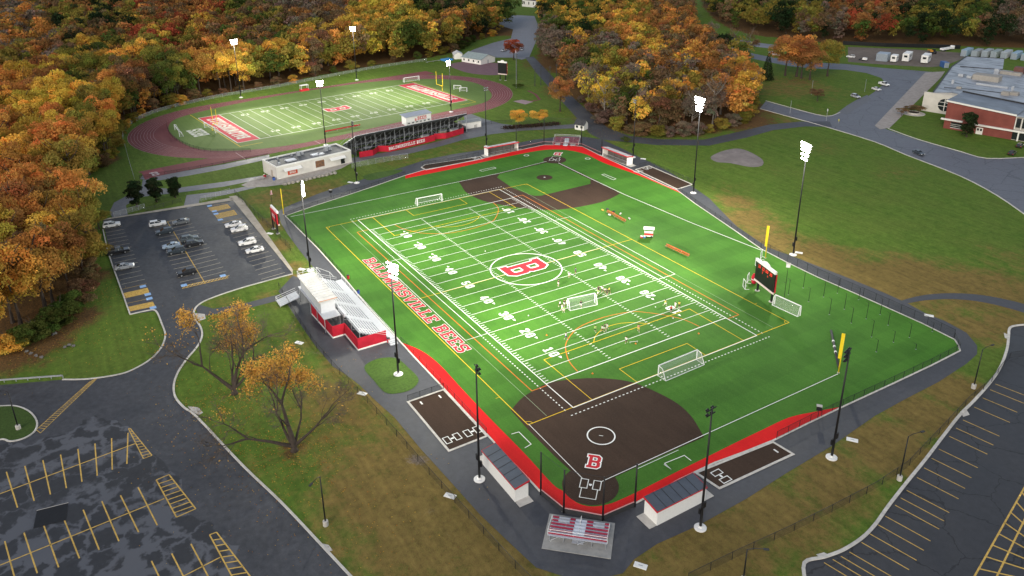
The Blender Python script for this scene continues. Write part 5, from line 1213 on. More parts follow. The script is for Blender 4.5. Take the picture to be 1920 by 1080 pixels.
# ================================================================ cars
PAINT = objcol('car_paint', .28, .5, .6)
LAMPG = pm('headlight_glass', (.75,.77,.8), .15, .05, 3); LAMPR = pm('tail_red', (.35,.01,.01), .25, .1, 3); RIM = pm('rim_alloy', (.42,.43,.45), .35, .1, 3, metal=.7); TRIM = pm('car_trim', (.02,.02,.022), .5, .2, 3)
def car_parts(kind):
    """side profile lofted across the width with tumblehome; x forward"""
    if kind == 'sedan':
        L_, Wd = 4.75, 1.84
        low = [(-2.37,.42),(-2.35,.82),(-2.2,.98),(-1.45,1.02),(1.0,.98),(2.1,.82),(2.36,.66),(2.38,.4),(2.1,.24),(-2.1,.24)]
        cab = [(-1.75,1.0),(-.95,1.42),(.15,1.45),(1.15,.97)]
    elif kind == 'suv':
        L_, Wd = 4.75, 1.92
        low = [(-2.36,.5),(-2.36,1.0),(-2.28,1.1),(1.0,1.1),(2.15,1.0),(2.36,.78),(2.37,.45),(2.1,.3),(-2.1,.3)]
        cab = [(-2.28,1.08),(-1.98,1.66),(.1,1.72),(1.1,1.08)]
    else:
        L_, Wd = 5.8, 2.0
        low = [(-2.9,.6),(-2.9,1.08),(1.3,1.12),(2.7,1.08),(2.9,.85),(2.9,.5),(2.6,.4),(-2.6,.4)]
        cab = [(-.85,1.1),(-.65,1.83),(.75,1.85),(1.5,1.1)]
    hw = Wd/2
    def loft(prof, ws):
        """ws: list of (half width, inset) sections from one side to the other"""
        m = MB(); n = len(prof)
        cx = sum(p[0] for p in prof)/n; 
        rings = []
        for y, k, dz in ws: rings.append([(cx+(p[0]-cx)*k, y, p[1] if p[1] < .5 else p[1]-dz) for p in prof])
        v = [p for r in rings for p in r]; f = []
        for i in range(len(rings)-1):
            for j in range(n): q = (j+1) % n; f.append((i*n+j, i*n+q, (i+1)*n+q, (i+1)*n+j))
        f += [tuple(range(n)), tuple(reversed(range((len(rings)-1)*n, len(rings)*n)))]
        m.add(v, f); return m
    body = loft(low, [(-hw,.975,.05),(-hw+.1,1,.0),(hw-.1,1,.0),(hw,.975,.05)])
    # roof shell
    top = max(p[1] for p in cab); tp = [p for p in cab if p[1] > top-.12]; x0, x1 = tp[0][0], tp[-1][0]
    rw = hw-.3
    roof = MB().bbox(x0+.02,x1-.02,-rw,rw,top-.06,top+.015,.05); body.add(roof.v, roof.f)
    # pillars: four corner posts
    for s in (-1, 1):
        body.tube((cab[0][0]+.03,s*(hw-.1),cab[0][1]-.02), (x0+.05,s*(rw-.03),top-.04), .06, .05, 5)
        body.tube((cab[-1][0]-.03,s*(hw-.1),cab[-1][1]-.02), (x1-.05,s*(rw-.03),top-.04), .05, .045, 5)
        xm = (cab[0][0]+cab[-1][0])/2; body.tube((xm,s*(hw-.1),cab[0][1]-.02), ((x0+x1)/2,s*(rw-.02),top-.04), .05, .05, 5)
    if kind == 'pickup':
        body.box(-2.85,-.9,-hw+.02,-hw+.12,1.05,1.3); body.box(-2.85,-.9,hw-.12,hw-.02,1.05,1.3); body.box(-2.9,-2.8,-hw+.02,hw-.02,1.0,1.3)
    g = loft(cab, [(-hw+.1,1,0),(hw-.1,1,0)])
    # pull the glass in towards the roof
    gv = []
    for x, y, z in g.v: t_ = (z-cab[0][1])/(top-cab[0][1]+1e-6); yy = (hw-.11)-(hw-.11-rw+.01)*max(0, min(1, t_)); gv.append((x, math.copysign(yy, y), z-.03*t_))
    g.v = gv
    wheels = [(L_*.29, hw-.12), (L_*.29, -hw+.12), (-L_*.29, hw-.12), (-L_*.29, -hw+.12)]
    r = .34 if kind == 'sedan' else .38
    ty = MB().tube((0,-.12,0), (0,.12,0), r, r, 16); ri = MB().tube((0,-.125,0), (0,.125,0), r*.62, r*.62, 10)
    tr = MB()
    for x, y in wheels:
        s = math.copysign(1, y); tr.tube((x,y-s*.02,r), (x,s*(hw-.015),r), r*1.16, r*1.16, 16)
    fx = low[-1][0]; tr.box(max(p[0] for p in low)-.08,max(p[0] for p in low)+.012,-hw*.5,hw*.5,.42,.62)
    hx = max(p[0] for p in low); bx = min(p[0] for p in low); hz = .68 if kind == 'sedan' else .82
    hl_ = MB().bbox(hx-.28,hx-.015,-.2,.2,hz-.07,hz+.07,.03); tl_ = MB().bbox(bx-.005,bx+.12,-.17,.17,hz,hz+.17,.02)
    return dict(body=body.data('body', PAINT), glass=g.data('window_glass', GLASS), tyre=ty.data('tyre', RUBBER, True), rim=ri.data('rim', RIM), trim=tr.data('trim', TRIM), head=hl_.data('headlight', LAMPG), tail=tl_.data('tail_light', LAMPR), wheels=wheels, r=r, hw=hw)
CARS = {}
def car(kind, color, loc, rz, label, group='cars parked in the small car park'):
    if kind not in CARS: CARS[kind] = car_parts(kind)
    c = CARS[kind]; t = thing({'sedan': 'sedan_car', 'suv': 'suv_car', 'pickup': 'pickup_truck'}[kind], label, 'car' if kind != 'pickup' else 'pickup truck', loc, rz, group)
    inst('body', c['body'], t, color=color); inst('window_glass', c['glass'], t); inst('wheel_arch_trim', c['trim'], t)
    for x, y in c['wheels']:
        w_ = inst('wheel', c['tyre'], t, (x, y, c['r'])); inst('rim', c['rim'], w_)
    for s in (-1, 1): inst('headlight', c['head'], t, (0, s*(c['hw']-.3), 0)); inst('tail_light', c['tail'], t, (0, s*(c['hw']-.25), 0))
    return t
WH, SV, GR, BK, DB, LB = (.72,.72,.72), (.36,.37,.39), (.13,.14,.15), (.014,.015,.018), (.03,.04,.05), (.33,.42,.52)
def lotcar(u, v, kind, col, label, flip=0, grp='cars parked in the small car park'):
    a = G(195,430); b = G(230,424); d = b-a; car(kind, col, tuple(G(u, v, .02)), math.atan2(d.y, d.x)+(math.pi if flip else 0), label, grp)
lotcar(210,425,'suv',WH,'white SUV under the tree edge in the left row, top corner')
lotcar(222,475,'pickup',BK,'black pickup truck in the left row of the small car park')
lotcar(234,503,'sedan',SV,'grey sedan below the black pickup in the left row')
lotcar(296,423,'suv',WH,'white SUV at the top of the centre double row')
lotcar(340,419,'sedan',GR,'dark grey sedan beside the white SUV at the top of the centre row', 1)
lotcar(309,438,'suv',DB,'dark SUV just below the white SUV in the centre row', 1)
lotcar(322,464,'sedan',LB,'pale blue sedan in the tight cluster of the centre row', 1)
lotcar(331,474,'suv',DB,'dark SUV with bright roof below the pale blue sedan', 1)
lotcar(356,451,'suv',(.09,.11,.12),'dark green grey SUV at the top right of the cluster', 0)
lotcar(365,460,'suv',BK,'black SUV right of the pale blue sedan in the cluster', 0)
lotcar(351,515,'suv',BK,'lone black SUV near the bottom of the centre row', 1)
lotcar(438,424,'sedan',WH,'white sedan at the top of the right row', 1)
lotcar(449,433,'suv',WH,'white SUV second from the top of the right row', 1)
lotcar(464,458,'suv',WH,'white SUV third from the top of the right row', 1)
lotcar(478,472,'sedan',WH,'white sedan lowest in the right row', 1)
d = G(1650,240)-G(1735,136)
def roadcar(u, v, kind, col, label, rz, grp=None): car(kind, col, tuple(G(u, v, .02)), rz, label, grp)
pv = G(1668,160)-G(1650,155); rzp = math.atan2(pv.y, pv.x)
roadcar(1604,183,'suv',SV,'silver SUV lowest of the row by the school lawn', rzp, 'cars parked by the school lawn')
roadcar(1643,169,'sedan',WH,'white sedan in the middle of the row by the school lawn', rzp, 'cars parked by the school lawn')
roadcar(1657,160,'pickup',WH,'white pickup with dark bed at the top of the row by the school lawn', rzp, 'cars parked by the school lawn')
rd = G(1760,305)-G(1700,280); roadcar(1722,289,'sedan',DB,'dark sedan driving on the school road', math.atan2(rd.y, rd.x))
rd = G(1915,270)-G(1888,292); roadcar(1897,290,'suv',BK,'black SUV stopped on the grass edge by the brick school entrance', math.atan2(rd.y, rd.x)); roadcar(1912,276,'suv',BK,'black SUV at the right photo edge by the school entrance', math.atan2(rd.y, rd.x))
for i, (u, v, k, c_, lb) in enumerate(((1595,108,'suv',WH,'small white car on the gravel yard left of the trailers'),(905,22,'sedan',SV,'pale car on the far road by the house'),(938,21,'suv',WH,'white car on the far road right of the pale one'),(945,96,'sedan',SV,'pale car left of the red brown tree on the far lot'),(978,94,'sedan',SV,'pale car right of the red brown tree on the far lot'),(1448,102,'suv',WH,'white car behind the orange tree cluster, left one'),(1456,104,'sedan',WH,'white car behind the orange tree cluster, right one'),(1366,78,'sedan',SV,'silver car on the upper road left of the bare trees'),(1376,83,'sedan',WH,'white car on the upper road between the bare trees'))):
    roadcar(u, v, k, c_, lb, .4+i*.5)
# ================================================================ trailers, containers, yard plant
def vehicle_box(u, v, L_, Wd, h, rz, label, name, cat, col, group=None, wheels=True, windows=True):
    t = thing(name, label, cat, tuple(G(u, v, .02)), rz, group)
    z0 = .55 if wheels else .05
    MB().bbox(-L_/2,L_/2,-Wd/2,Wd/2,z0,h,.18 if wheels else .04).build('body', pm('shell_'+name+str(round(col[0]*100)), col, .45, .1, .8), t)
    MB().bbox(-L_/2+.1,L_/2-.1,-Wd/2+.1,Wd/2-.1,h,h+.07,.03).build('roof', pm('roof_'+name+str(round(col[0]*100)), tuple(min(.8, c*1.1) for c in col), .5, .08, .5), t)
    if windows:
        for x in (-L_*.28, L_*.1): MB().box(x,x+L_*.18,-Wd/2-.02,-Wd/2+.02,h*.55,h*.78).build('window', GLASS, t)
        MB().box(-L_/2-.02,-L_/2+.02,-Wd*.25,Wd*.25,h*.55,h*.8).build('window', GLASS, t)
        MB().box(L_*.32,L_*.42,-Wd/2-.02,-Wd/2+.02,z0+.1,h*.8).build('door', pm('door_pale', (.5,.5,.5), .5, .1, 2), t)
    else:
        for k in range(int(L_/.6)): pass
        d_ = MB().box(-L_/2-.06,-L_/2-.005,-Wd/2+.08,-.02,.15,h-.1); d_.build('door', pm('door_grey', (.25,.29,.33), .6, .15, 2), t); MB().box(-L_/2-.06,-L_/2-.005,.02,Wd/2-.08,.15,h-.1).build('door', MATS['door_grey'], t)
        m = MB()
        for k in range(int(L_/.5)): x = -L_/2+.3+k*.5; m.box(x,x+.2,-Wd/2-.05,-Wd/2-.004,.2,h-.15); m.box(x,x+.2,Wd/2+.004,Wd/2+.05,.2,h-.15)
        m.build('side_ribs', pm('shell_'+name+str(round(col[0]*100)), col), t)
    if wheels:
        for x in (-.5, .5):
            for y in (-Wd/2+.15, Wd/2-.15): MB().tube((x,y-.12,.35), (x,y+.12,.35), .35, .35, 12).build('wheel', RUBBER, t)
        MB().tube((-L_/2,0,.5), (-L_/2-1.2,0,.45), .06, .06, 6).build('hitch', BLACK, t)
    return t
yv = G(1716,107)-G(1695,122); ry = math.atan2(yv.y, yv.x)
STW = (.70,.70,.68)
vehicle_box(1655,113,7.5,6,4.2,ry,'blue grey storage unit leftmost on the gravel yard','storage_container','container',(.28,.34,.40),None,False,False)
vehicle_box(1676,116,5.5,3.2,4.0,ry,'small white trailer between the storage unit and the big trailers','trailer','trailer',STW,'white trailers on the gravel yard')
vehicle_box(1700,114,9.5,3.6,4.8,ry,'large white trailer with window, left of the two big ones','trailer','trailer',STW,'white trailers on the gravel yard')
vehicle_box(1735,117,9.5,3.6,4.6,ry,'large white trailer with window, right of the two big ones','trailer','trailer',STW,'white trailers on the gravel yard')
vehicle_box(1770,126,5.0,2.6,3.0,ry+.6,'blue cabin with white roof at the end of the old pavement','site_cabin','cabin',(.05,.12,.30),None,False,False)
cv = G(1845,93)-G(1812,107); rc_ = math.atan2(cv.y, cv.x)
for i, (u, v) in enumerate(((1812,103),(1831,105),(1850,105),(1867,106),(1886,107),(1905,109),(1924,111))):
    vehicle_box(u, v, 12, 3.1, 3.6, rc_, ['pale blue storage container, first on the left of the row behind the school roof','grey storage container second in the row behind the school roof','grey storage container third in the row behind the school roof','grey green storage container fourth in the row behind the school roof','pale storage container fifth in the row behind the school roof','grey storage container sixth in the row behind the school roof','teal storage container cut by the right photo edge'][i], 'storage_container', 'container', ((.25,.36,.46),(.26,.29,.31),(.30,.34,.36),(.24,.29,.29),(.36,.40,.42),(.25,.29,.30),(.22,.38,.42))[i], 'storage containers in a row behind the school', False, False)
t = thing('telehandler', 'orange lifting machine parked in front of the dark tree line', 'lifting machine', tuple(G(1748,101)), ry-.5); om = pm('plant_orange', (.55,.24,.02), .5, .12, 1)
MB().bbox(-2.2,2.2,-1.1,1.1,.7,1.5,.1).build('chassis', DARK, t); MB().bbox(-.4,1.2,-.9,.2,1.5,2.7,.08).build('cab', GLASS, t); MB().tube((2.4,.6,1.7), (-3.6,.6,2.7), .35, .28, 8).build('boom', om, t); MB().bbox(-2.2,-.5,-.9,.2,1.5,2.1,.1).build('engine_cover', om, t)
for x in (-1.5, 1.5):
    for y in (-1.0, 1.0): MB().tube((x,y-.2,.65), (x,y+.2,.65), .65, .65, 14).build('wheel', RUBBER, t)
t = thing('box_truck', 'long white flat trailer right of the orange lifting machine', 'trailer', tuple(G(1774,95)), ry-.4); MB().bbox(-5,5,-1.1,1.1,.9,1.9,.1).build('bed', WHITE, t); MB().bbox(5.1,6.6,-1.1,1.1,.6,2.6,.15).build('cab', WHITE, t)
for x in (-3.5, -2.4, 5.8):
    for y in (-.95, .95): MB().tube((x,y-.15,.45), (x,y+.15,.45), .45, .45, 12).build('wheel', RUBBER, t)
t = thing('loader', 'small white tracked loader on the gravel yard', 'loader', tuple(G(1621,114)), .3); MB().bbox(-1.2,1.2,-.8,.8,.6,1.8,.15).build('body', WHITE, t); MB().tube((1.2,.6,1.6), (2.6,.6,.6), .12, .12, 6).tube((1.2,-.6,1.6), (2.6,-.6,.6), .12, .12, 6).build('boom', DARK, t); MB().bbox(2.5,3.1,-.9,.9,.3,.9,.05).build('bucket', DARK, t)
for y in (-.7, .7): MB().bbox(-1.3,1.3,y-.2,y+.2,0,.6,.1).build('crawler_track', RUBBER, t)
# ================================================================ school
BRICK = pm('brick_red', (.17,.048,.038), .85, .2, 6, big=(.3,.12)); CREAM = pm('render_cream', (.50,.48,.44), .85, .07, .4, big=(.1,.06))
def roof_membrane():
    m, nt, b = nodes_of('roof_membrane'); N = nt.nodes; L = nt.links
    geo = N.new('ShaderNodeNewGeometry'); mp = N.new('ShaderNodeMapping'); mp.inputs['Rotation'].default_value = (0,0,R(14)); mp.inputs['Scale'].default_value = (.05,.16,1)
    n = N.new('ShaderNodeTexNoise'); n.inputs['Scale'].default_value = 1.6; n.inputs['Detail'].default_value = 8; n.inputs['Roughness'].default_value = .75
    L.new(geo.outputs['Position'], mp.inputs[0]); L.new(mp.outputs[0], n.inputs['Vector'])
    r = N.new('ShaderNodeValToRGB'); e = r.color_ramp.elements; e[0].position = .38; e[0].color = (.05,.06,.075,1); e[1].position = .62; e[1].color = (.36,.39,.44,1); k = e.new(.48); k.color = (.25,.275,.31,1)
    L.new(n.outputs[0], r.inputs[0]); L.new(r.outputs[0], b.inputs['Base Color']); b.inputs['Roughness'].default_value = .45
    return m
RMEM = roof_membrane()
RSLATE = pm('metal_roof', (.14,.165,.205), .45, .18, .25, big=(.12,.15)); BAND = pm('white_band', (.62,.61,.58), .6, .06, 1)
A0 = G(1768,240); sch = thing('school_building', 'brick and cream school with wet blue grey flat roofs and round window', 'building', tuple(A0), math.atan2(-.2367,-.97158))
SM = Matrix.Translation(A0) @ Matrix.Rotation(math.atan2(-.2367,-.97158), 4, 'Z'); SI = SM.inverted()
def sl(px, z): return [tuple((SI @ G(u, v, z)).xy) for u, v in px]
# local x: along the front (image right), local y: -y is into the block when n = (.2367,-.9716)
ny = 1 if (SI.to_3x3() @ Vector((.2367,-.9716,0))).y > 0 else -1
def sb(mb, x0, x1, y0, y1, z0, z1): y0, y1 = ny*y0, ny*y1; return mb.box(x0,x1,min(y0,y1),max(y0,y1),z0,z1)
main = [(1812,106),(1883,110),(1880,131),(1925,136),(2010,146),(2060,225),(1960,212),(1903,197),(1785,173),(1750,173),(1785,125)]
P = sl(main, 7.5); MB().prism(P, 0, 7.2).build('wall', CREAM, sch); MB().prism(P, 7.21, 7.5).build('flat_roof', RMEM, sch)
m = MB(); m.strip(sl([(1812,106),(1883,110)], 7.5), .5, 7.5, 7.75); m.strip(sl([(1800,125),(1880,131)], 7.5), .4, 7.5, 7.8); m.strip(sl([(1770,164),(1822,168),(1912,178)], 7.5), .4, 7.5, 7.7); m.strip(sl([(1750,173),(1785,125),(1812,106)], 7.5), .5, 7.5, 7.8); m.build('roof_upstand', DARK, sch)
for i, (u, v, a_, b_, h_) in enumerate(((1802,143,2.2,2.2,1.3),(1818,146,2.2,2.2,1.2),(1850,150,11,6,2.4),(1868,139,2,2,2.6),(1895,140,9,3,1.4),(1910,138,4,4,3.2),(1885,178,3,3,1.5),(1902,178,3,3,1.3),(1786,157,1,1,2.0),(1898,170,1,1,2.0),(1860,162,13,1.4,.8),(1798,166,2,1.5,.8))):
    c_ = SI @ G(u, v, 7.5); bb = MB().bbox(c_.x-a_/2,c_.x+a_/2,c_.y-b_/2,c_.y+b_/2,7.51,7.5+h_,.06); bb.build('rooftop_unit', [GALV, pm('unit_tan', (.30,.28,.25), .7, .15, 1), pm('unit_brown', (.13,.06,.05), .7, .15, 1)][0 if i in (0,1,3,8,9,10) else (2 if i == 5 else 1)], sch)
# cream front with the round window
m = MB(); sb(m, -16.6, 0.4, 23.4, 24.0, 0, 8.4); cw = m.build('cream_wall', CREAM, sch)
def disc_w(cx, cz, r, y, name, mat, par, rr=None, n=28):
    m = MB(); y = ny*y; v = [(cx+r*math.cos(2*math.pi*k/n), y, cz+r*math.sin(2*math.pi*k/n)) for k in range(n)]+[(cx+r*math.cos(2*math.pi*k/n), y+ny*.3, cz+r*math.sin(2*math.pi*k/n)) for k in range(n)]
    m.add(v, [tuple(range(n)), tuple(reversed(range(n, 2*n)))]+[(k, k+n, (k+1) % n+n, (k+1) % n) for k in range(n)]); return m.build(name, mat, par)
rw_ = disc_w(-7.6, 3.9, 2.7, 23.3, 'round_window', GLASS, sch)
m = MB(); sb(m, -10.2, -5, 23.22, 23.29, 3.3, 3.5); sb(m, -10.0, -5.2, 23.22, 23.29, 4.9, 5.1); sb(m, -7.8, -7.5, 23.2, 23.28, 1.3, 6.5); m.build('window_bars', BAND, rw_)
# brick block with a falling metal roof
D_ = 19.0; LB_ = 24.5
def slab(mb, x0, x1, y0, y1, za, zb, th):
    y0, y1 = ny*y0, ny*y1; ya, yb = min(y0, y1), max(y0, y1)
    mb.add([(x0,ya,za),(x1,ya,zb),(x1,yb,zb),(x0,yb,za),(x0,ya,za+th),(x1,ya,zb+th),(x1,yb,zb+th),(x0,yb,za+th)], [(0,3,2,1),(4,5,6,7),(0,1,5,4),(1,2,6,5),(2,3,7,6),(3,0,4,7)]); return mb
m = MB(); y0, y1 = ny*0, ny*D_; ya, yb = min(y0,y1), max(y0,y1)
m.add([(0,ya,0),(LB_,ya,0),(LB_,yb,0),(0,yb,0),(0,ya,11.2),(LB_,ya,9.6),(LB_,yb,9.6),(0,yb,11.2)], [(0,3,2,1),(4,5,6,7),(0,1,5,4),(1,2,6,5),(2,3,7,6),(3,0,4,7)]); bw = m.build('brick_wall', BRICK, sch)
slab(MB(), -.5, LB_+.2, -.4, D_+.4, 11.25, 9.65, .3).build('metal_roof', RSLATE, sch)
slab(MB(), -.6, LB_+.3, -.55, -.41, 11.0, 9.4, .65).build('roof_fascia', BAND, sch); slab(MB(), -.6, LB_+.3, D_-.2, D_+.4, 11.56, 9.96, .5).build('ridge_upstand', BLACK, sch)
m = MB(); sb(m, -1.2, 6.8, -.9, -.01, 3.6, 4.2); sb(m, 11.2, 34, -.9, -.01, 3.4, 4.0); m.build('canopy_band', BAND, sch)
for x, w_ in ((2.6, 4.0),):
    m = MB(); sb(m, x, x+w_, -.06, .1, .9, 3.1); wn = m.build('window', GLASS, sch); m = MB(); sb(m, x-.1, x+w_+.1, -.1, -.065, 1.5, 1.62); sb(m, x-.1, x+w_+.1, -.1, -.065, 2.2, 2.32); sb(m, x-.1, x+w_+.1, -.1, -.065, .75, .9); m.build('frame', BAND, wn)
m = MB(); sb(m, 12.0, 14.4, -.08, .1, 0, 2.7); dr = m.build('door', BAND, sch)
for x in (12.3, 13.4): m = MB(); sb(m, x, x+.7, -.12, -.085, 1.4, 2.3); m.build('pane', GLASS, dr)
m = MB(); sb(m, LB_+.0, LB_+14, .3, D_, 0, 9.2); m.build('wall', pm('entrance_wall', (.32,.30,.27), .8, .1, .5), sch)
m = MB(); sb(m, LB_-.1, LB_+14, -.5, D_, 9.25, 9.6); m.build('flat_roof', RMEM, sch)
for k in range(6):
    x = LB_+.5+k*2.1; m = MB(); sb(m, x, x+1.5, .2, .32, 5.0, 8.6); wn = m.build('window', GLASS, sch)
    m = MB(); sb(m, x-.35, x-.1, .1, .33, 4.4, 9.2); m.build('mullion', BAND, wn)
for k in range(3): m = MB(); sb(m, LB_+2+k*4, LB_+2.5+k*4, -.7, -.3, 0, 3.4); m.build('entrance_column', BAND, sch)
m = MB(); sb(m, LB_-.2, LB_+14, .15, .28, .3, 3.2); m.build('window', GLASS, sch)
# circular bed with wall
g = G(1713,213); t = thing('round_planter', 'round stone walled bed with shrubs in front of the school', 'planter', tuple(g)); MB().lathe([(4.6,0),(4.6,.12)], 28).build('paving', CONC, t)
rg = MB(); n = 24
for k in range(n): a_, b_ = 2*math.pi*k/n, 2*math.pi*(k+1)/n; rg.prism([(2.8*math.cos(a_),2.8*math.sin(a_)),(2.8*math.cos(b_),2.8*math.sin(b_)),(2.3*math.cos(b_),2.3*math.sin(b_)),(2.3*math.cos(a_),2.3*math.sin(a_))], .12, .75)
rg.build('ring_wall', pm('bed_stone', (.42,.40,.37), .9, .15, 1), t); MB().lathe([(2.28,.0),(2.28,.5)], 20).build('soil', pm('soil', (.03,.022,.016), .95, .3, 2), t)
# ================================================================ concession building
ca, cb = G(520,337), G(660,304); ex = cb-ca; t = thing('concession_building', 'white flat roofed concession building in front of the running track', 'building', tuple(ca), math.atan2(ex.y, ex.x)); L_ = ex.length; D = 11.0; H = 4.7
WALLW = pm('block_white', (.62,.60,.56), .85, .08, .6, big=(.2,.06))
m = MB().box(0,L_,0,D,0,H-.5); m.build('wall', WALLW, t); MB().box(.31,L_-.31,.31,D-.31,H-.49,H-.42).build('flat_roof', pm('roof_black', (.05,.055,.065), .55, .25, .3, big=(.15,.3)), t)
m = MB().strip([(.15,.15),(L_-.15,.15),(L_-.15,D-.15),(.15,D-.15)], .3, H-.5, H, True); m.build('parapet', WHITE, t)
for x, y, a_, h_ in ((2.2,2,.8,.9),(6.5,3,3.5,.35),(13,7,1.2,1.4),(15,7.5,.9,1.0),(17.5,3,3.0,.4),(20,2.6,2.2,.4),(24.5,5.5,1.2,1.7),(26.5,6,1.2,1.3),(11,8.5,.7,.8),(5,8.5,.6,.8)): MB().bbox(x*L_/33,x*L_/33+a_,y,y+a_*.6+.3,H-.415,H-.4+h_,.05).build('rooftop_unit', GALV if a_ < 2 else ALU, t)
for x0, x1 in ((2.5,9.0),(20,26)):
    a_ = MB(); a_.add([(x0,-1.4,H-2.1),(x1,-1.4,H-2.1),(x1,-.02,H-1.5),(x0,-.02,H-1.5),(x0,-1.4,H-2.0),(x1,-1.4,H-2.0),(x1,-.02,H-1.4),(x0,-.02,H-1.4)], [(0,3,2,1),(4,5,6,7),(0,1,5,4),(1,2,6,5),(2,3,7,6),(3,0,4,7)]); a_.build('awning', WHITE, t)
MB().box(4,7.6,-.05,.05,.7,2.3).build('sign_panel', pm('sign_red', (.5,.07,.03), .5, .15, 1), t)
lm = MB(); letters(lm, 'BEES', (5.8,-.06,1.5), (1,0,0), (0,0,1), .7, 0, .01); lm.build('lettering', WHITE, t)
w_ = MB().box(14.5,18.0,-.05,.05,1.0,3.4).build('window', pm('mural_brown', (.30,.14,.06), .6, .5, 1.2, col2=(.06,.05,.05)), t); MB().box(14.3,14.49,-.09,.04,.9,3.5).box(18.01,18.2,-.09,.04,.9,3.5).build('frame', WHITE, w_)
d_ = MB().box(24.4,26.0,-.05,.05,.3,2.9).build('door', GLASS, t); MB().box(25.8,25.9,-.1,-.055,1.2,1.6).build('handle', GALV, d_)
MB().box(-.05,.05,3,4.4,.2,2.6).build('door', pm('door_tan', (.4,.35,.3), .6, .1, 1), t)
for i in range(13):
    g = wl((534,347), (628,326), i/12); q = thing('boulder', 'pale boulder in the row edging the concession terrace', 'boulder', (g.x, g.y, 0), i*1.3, 'boulders edging the concession terrace')
    bm = bmesh.new(); bmesh.ops.create_icosphere(bm, subdivisions=2, radius=.75); rr = random.Random(i)
    for v in bm.verts: v.co *= .8+.4*rr.random(); v.co.z = max(0, v.co.z*.8+.35)
    me = bpy.data.meshes.new('rock'); bm.to_mesh(me); bm.free(); me.materials.append(pm('boulder_stone', (.30,.28,.25), .95, .25, 1.5)); inst('rock', me, q)
for lb, u, v, c_ in (('blue bin at the left corner of the concession building',514,338,(.05,.12,.4)),('blue barrel by the concession building window',528,333,(.05,.12,.4)),('red kart left of the concession building',497,333,(.4,.04,.04))):
    q = thing('waste_drum', lb, 'bin', tuple(G(u,v)), 0); MB().lathe([(.4,0),(.5,.5),(.48,1.1)], 12).build('drum', pm('drum'+str(round(c_[0]*100)), c_, .5, .1, 2), q); MB().lathe([(.5,1.1),(.5,1.16),(.1,1.2)], 12).build('lid', BLACK, q)
for i in range(2):
    g = G(484+i*9, 338-i*2); q = thing('picnic_table', ['pale picnic table left of the concession building', 'grey picnic table beside the red kart'][i], 'picnic table', tuple(g), .5, 'picnic tables by the concession building')
    MB().bbox(-.9,.9,-.4,.4,.72,.78,.02).build('top', CONC, q); MB().box(-.9,.9,-.85,-.6,.42,.47).build('seat', CONC, q); MB().box(-.9,.9,.6,.85,.42,.47).build('seat', CONC, q); MB().path([(-.6,-.7,0),(-.6,.0,.72),(-.6,.7,0)], .04).path([(.6,-.7,0),(.6,0,.72),(.6,.7,0)], .04).build('frame', GALV, q)
# ================================================================ sheds and houses
def house(loc, rz, L_, D, h, rh, label, wall, roof, name='shed', cat='shed', win=2, chimney=False, group=None, porch=False):
    t = thing(name, label, cat, loc, rz, group)
    MB().box(-L_/2,L_/2,-D/2,D/2,0,h).build('wall', wall, t)
    m = MB(); o = .35
    m.add([(-L_/2,-D/2,h),(-L_/2,D/2,h),(-L_/2,0,h+rh),(L_/2,-D/2,h),(L_/2,D/2,h),(L_/2,0,h+rh)], [(0,2,1),(3,4,5)]); m.build('gable', wall, t)
    r = MB(); k = rh*(o/(D/2))
    for s in (-1, 1):
        q = [(-L_/2-o,s*(D/2+o),h-k),(L_/2+o,s*(D/2+o),h-k),(L_/2+o,0,h+rh+.02),(-L_/2-o,0,h+rh+.02)]; u_ = [(x,y,z+.15) for x,y,z in q]
        r.add(q+u_, [(0,1,2,3),(7,6,5,4),(0,4,5,1),(1,5,6,2),(2,6,7,3),(3,7,4,0)])
    rf = r.build('roof', roof, t)
    if chimney: MB().box(L_*.2,L_*.2+.8,-.4,.4,h,h+rh+1).build('chimney', BRICK, rf)
    for i in range(win):
        x = -L_/2+L_*(i+.5)/win
        for s in (-1, 1):
            w_ = MB().box(x-.5,x+.5,s*D/2-.03,s*D/2+.03,h*.35,h*.75).build('window', GLASS, t); MB().box(x-.6,x+.6,s*D/2-.05,s*D/2+.05,h*.76,h*.8).build('frame', WHITE, w_)
    MB().box(L_/2-.03,L_/2+.04,-.5,.5,0,2.1).build('door', pm('shed_door', (.35,.36,.38), .6, .1, 2), t)
    return t
SHW = pm('siding_white', (.70,.69,.66), .7, .06, 1); SHG = pm('shingle_dark', (.045,.047,.052), .85, .25, 1.2); SHL = pm('shingle_grey', (.22,.24,.25), .8, .2, .8)
house(tuple(G(1090,242)), R(25), 4.2, 3.6, 2.4, 1.5, 'small white gabled hut by the path above the far bleachers', SHW, SHG)
house(tuple(G(858,109)), R(-20), 6.5, 5.0, 2.8, 1.3, 'white shed at the right end of the back straight', SHW, pm('shed_roof_pale', (.6,.61,.62), .6, .1, 1))
p0, p1 = G(888,113), G(924,119); dd = p1-p0
house(tuple((p0+p1)/2+Vector((2,2,0))), math.atan2(dd.y, dd.x), dd.length, 12, 2.8, 2.2, 'white storage barn with grey green roof beside the high jump apron', SHW, pm('barn_roof', (.25,.30,.30), .7, .15, .5), 'storage_barn', 'barn', 4)
p0, p1 = G(872,243), G(903,238); dd = p1-p0
house(tuple((p0+p1)/2+Vector((2.4,.4,0))), math.atan2(dd.y, dd.x), dd.length+1, 4.0, 2.7, .5, 'long white store shed at the right end of the grandstand', SHW, SHL, win=0)
house(tuple(G(853,214)+Vector((0,0,0))), R(20), .1, .1, .1, .1, 'x', SHW, SHL) if False else None
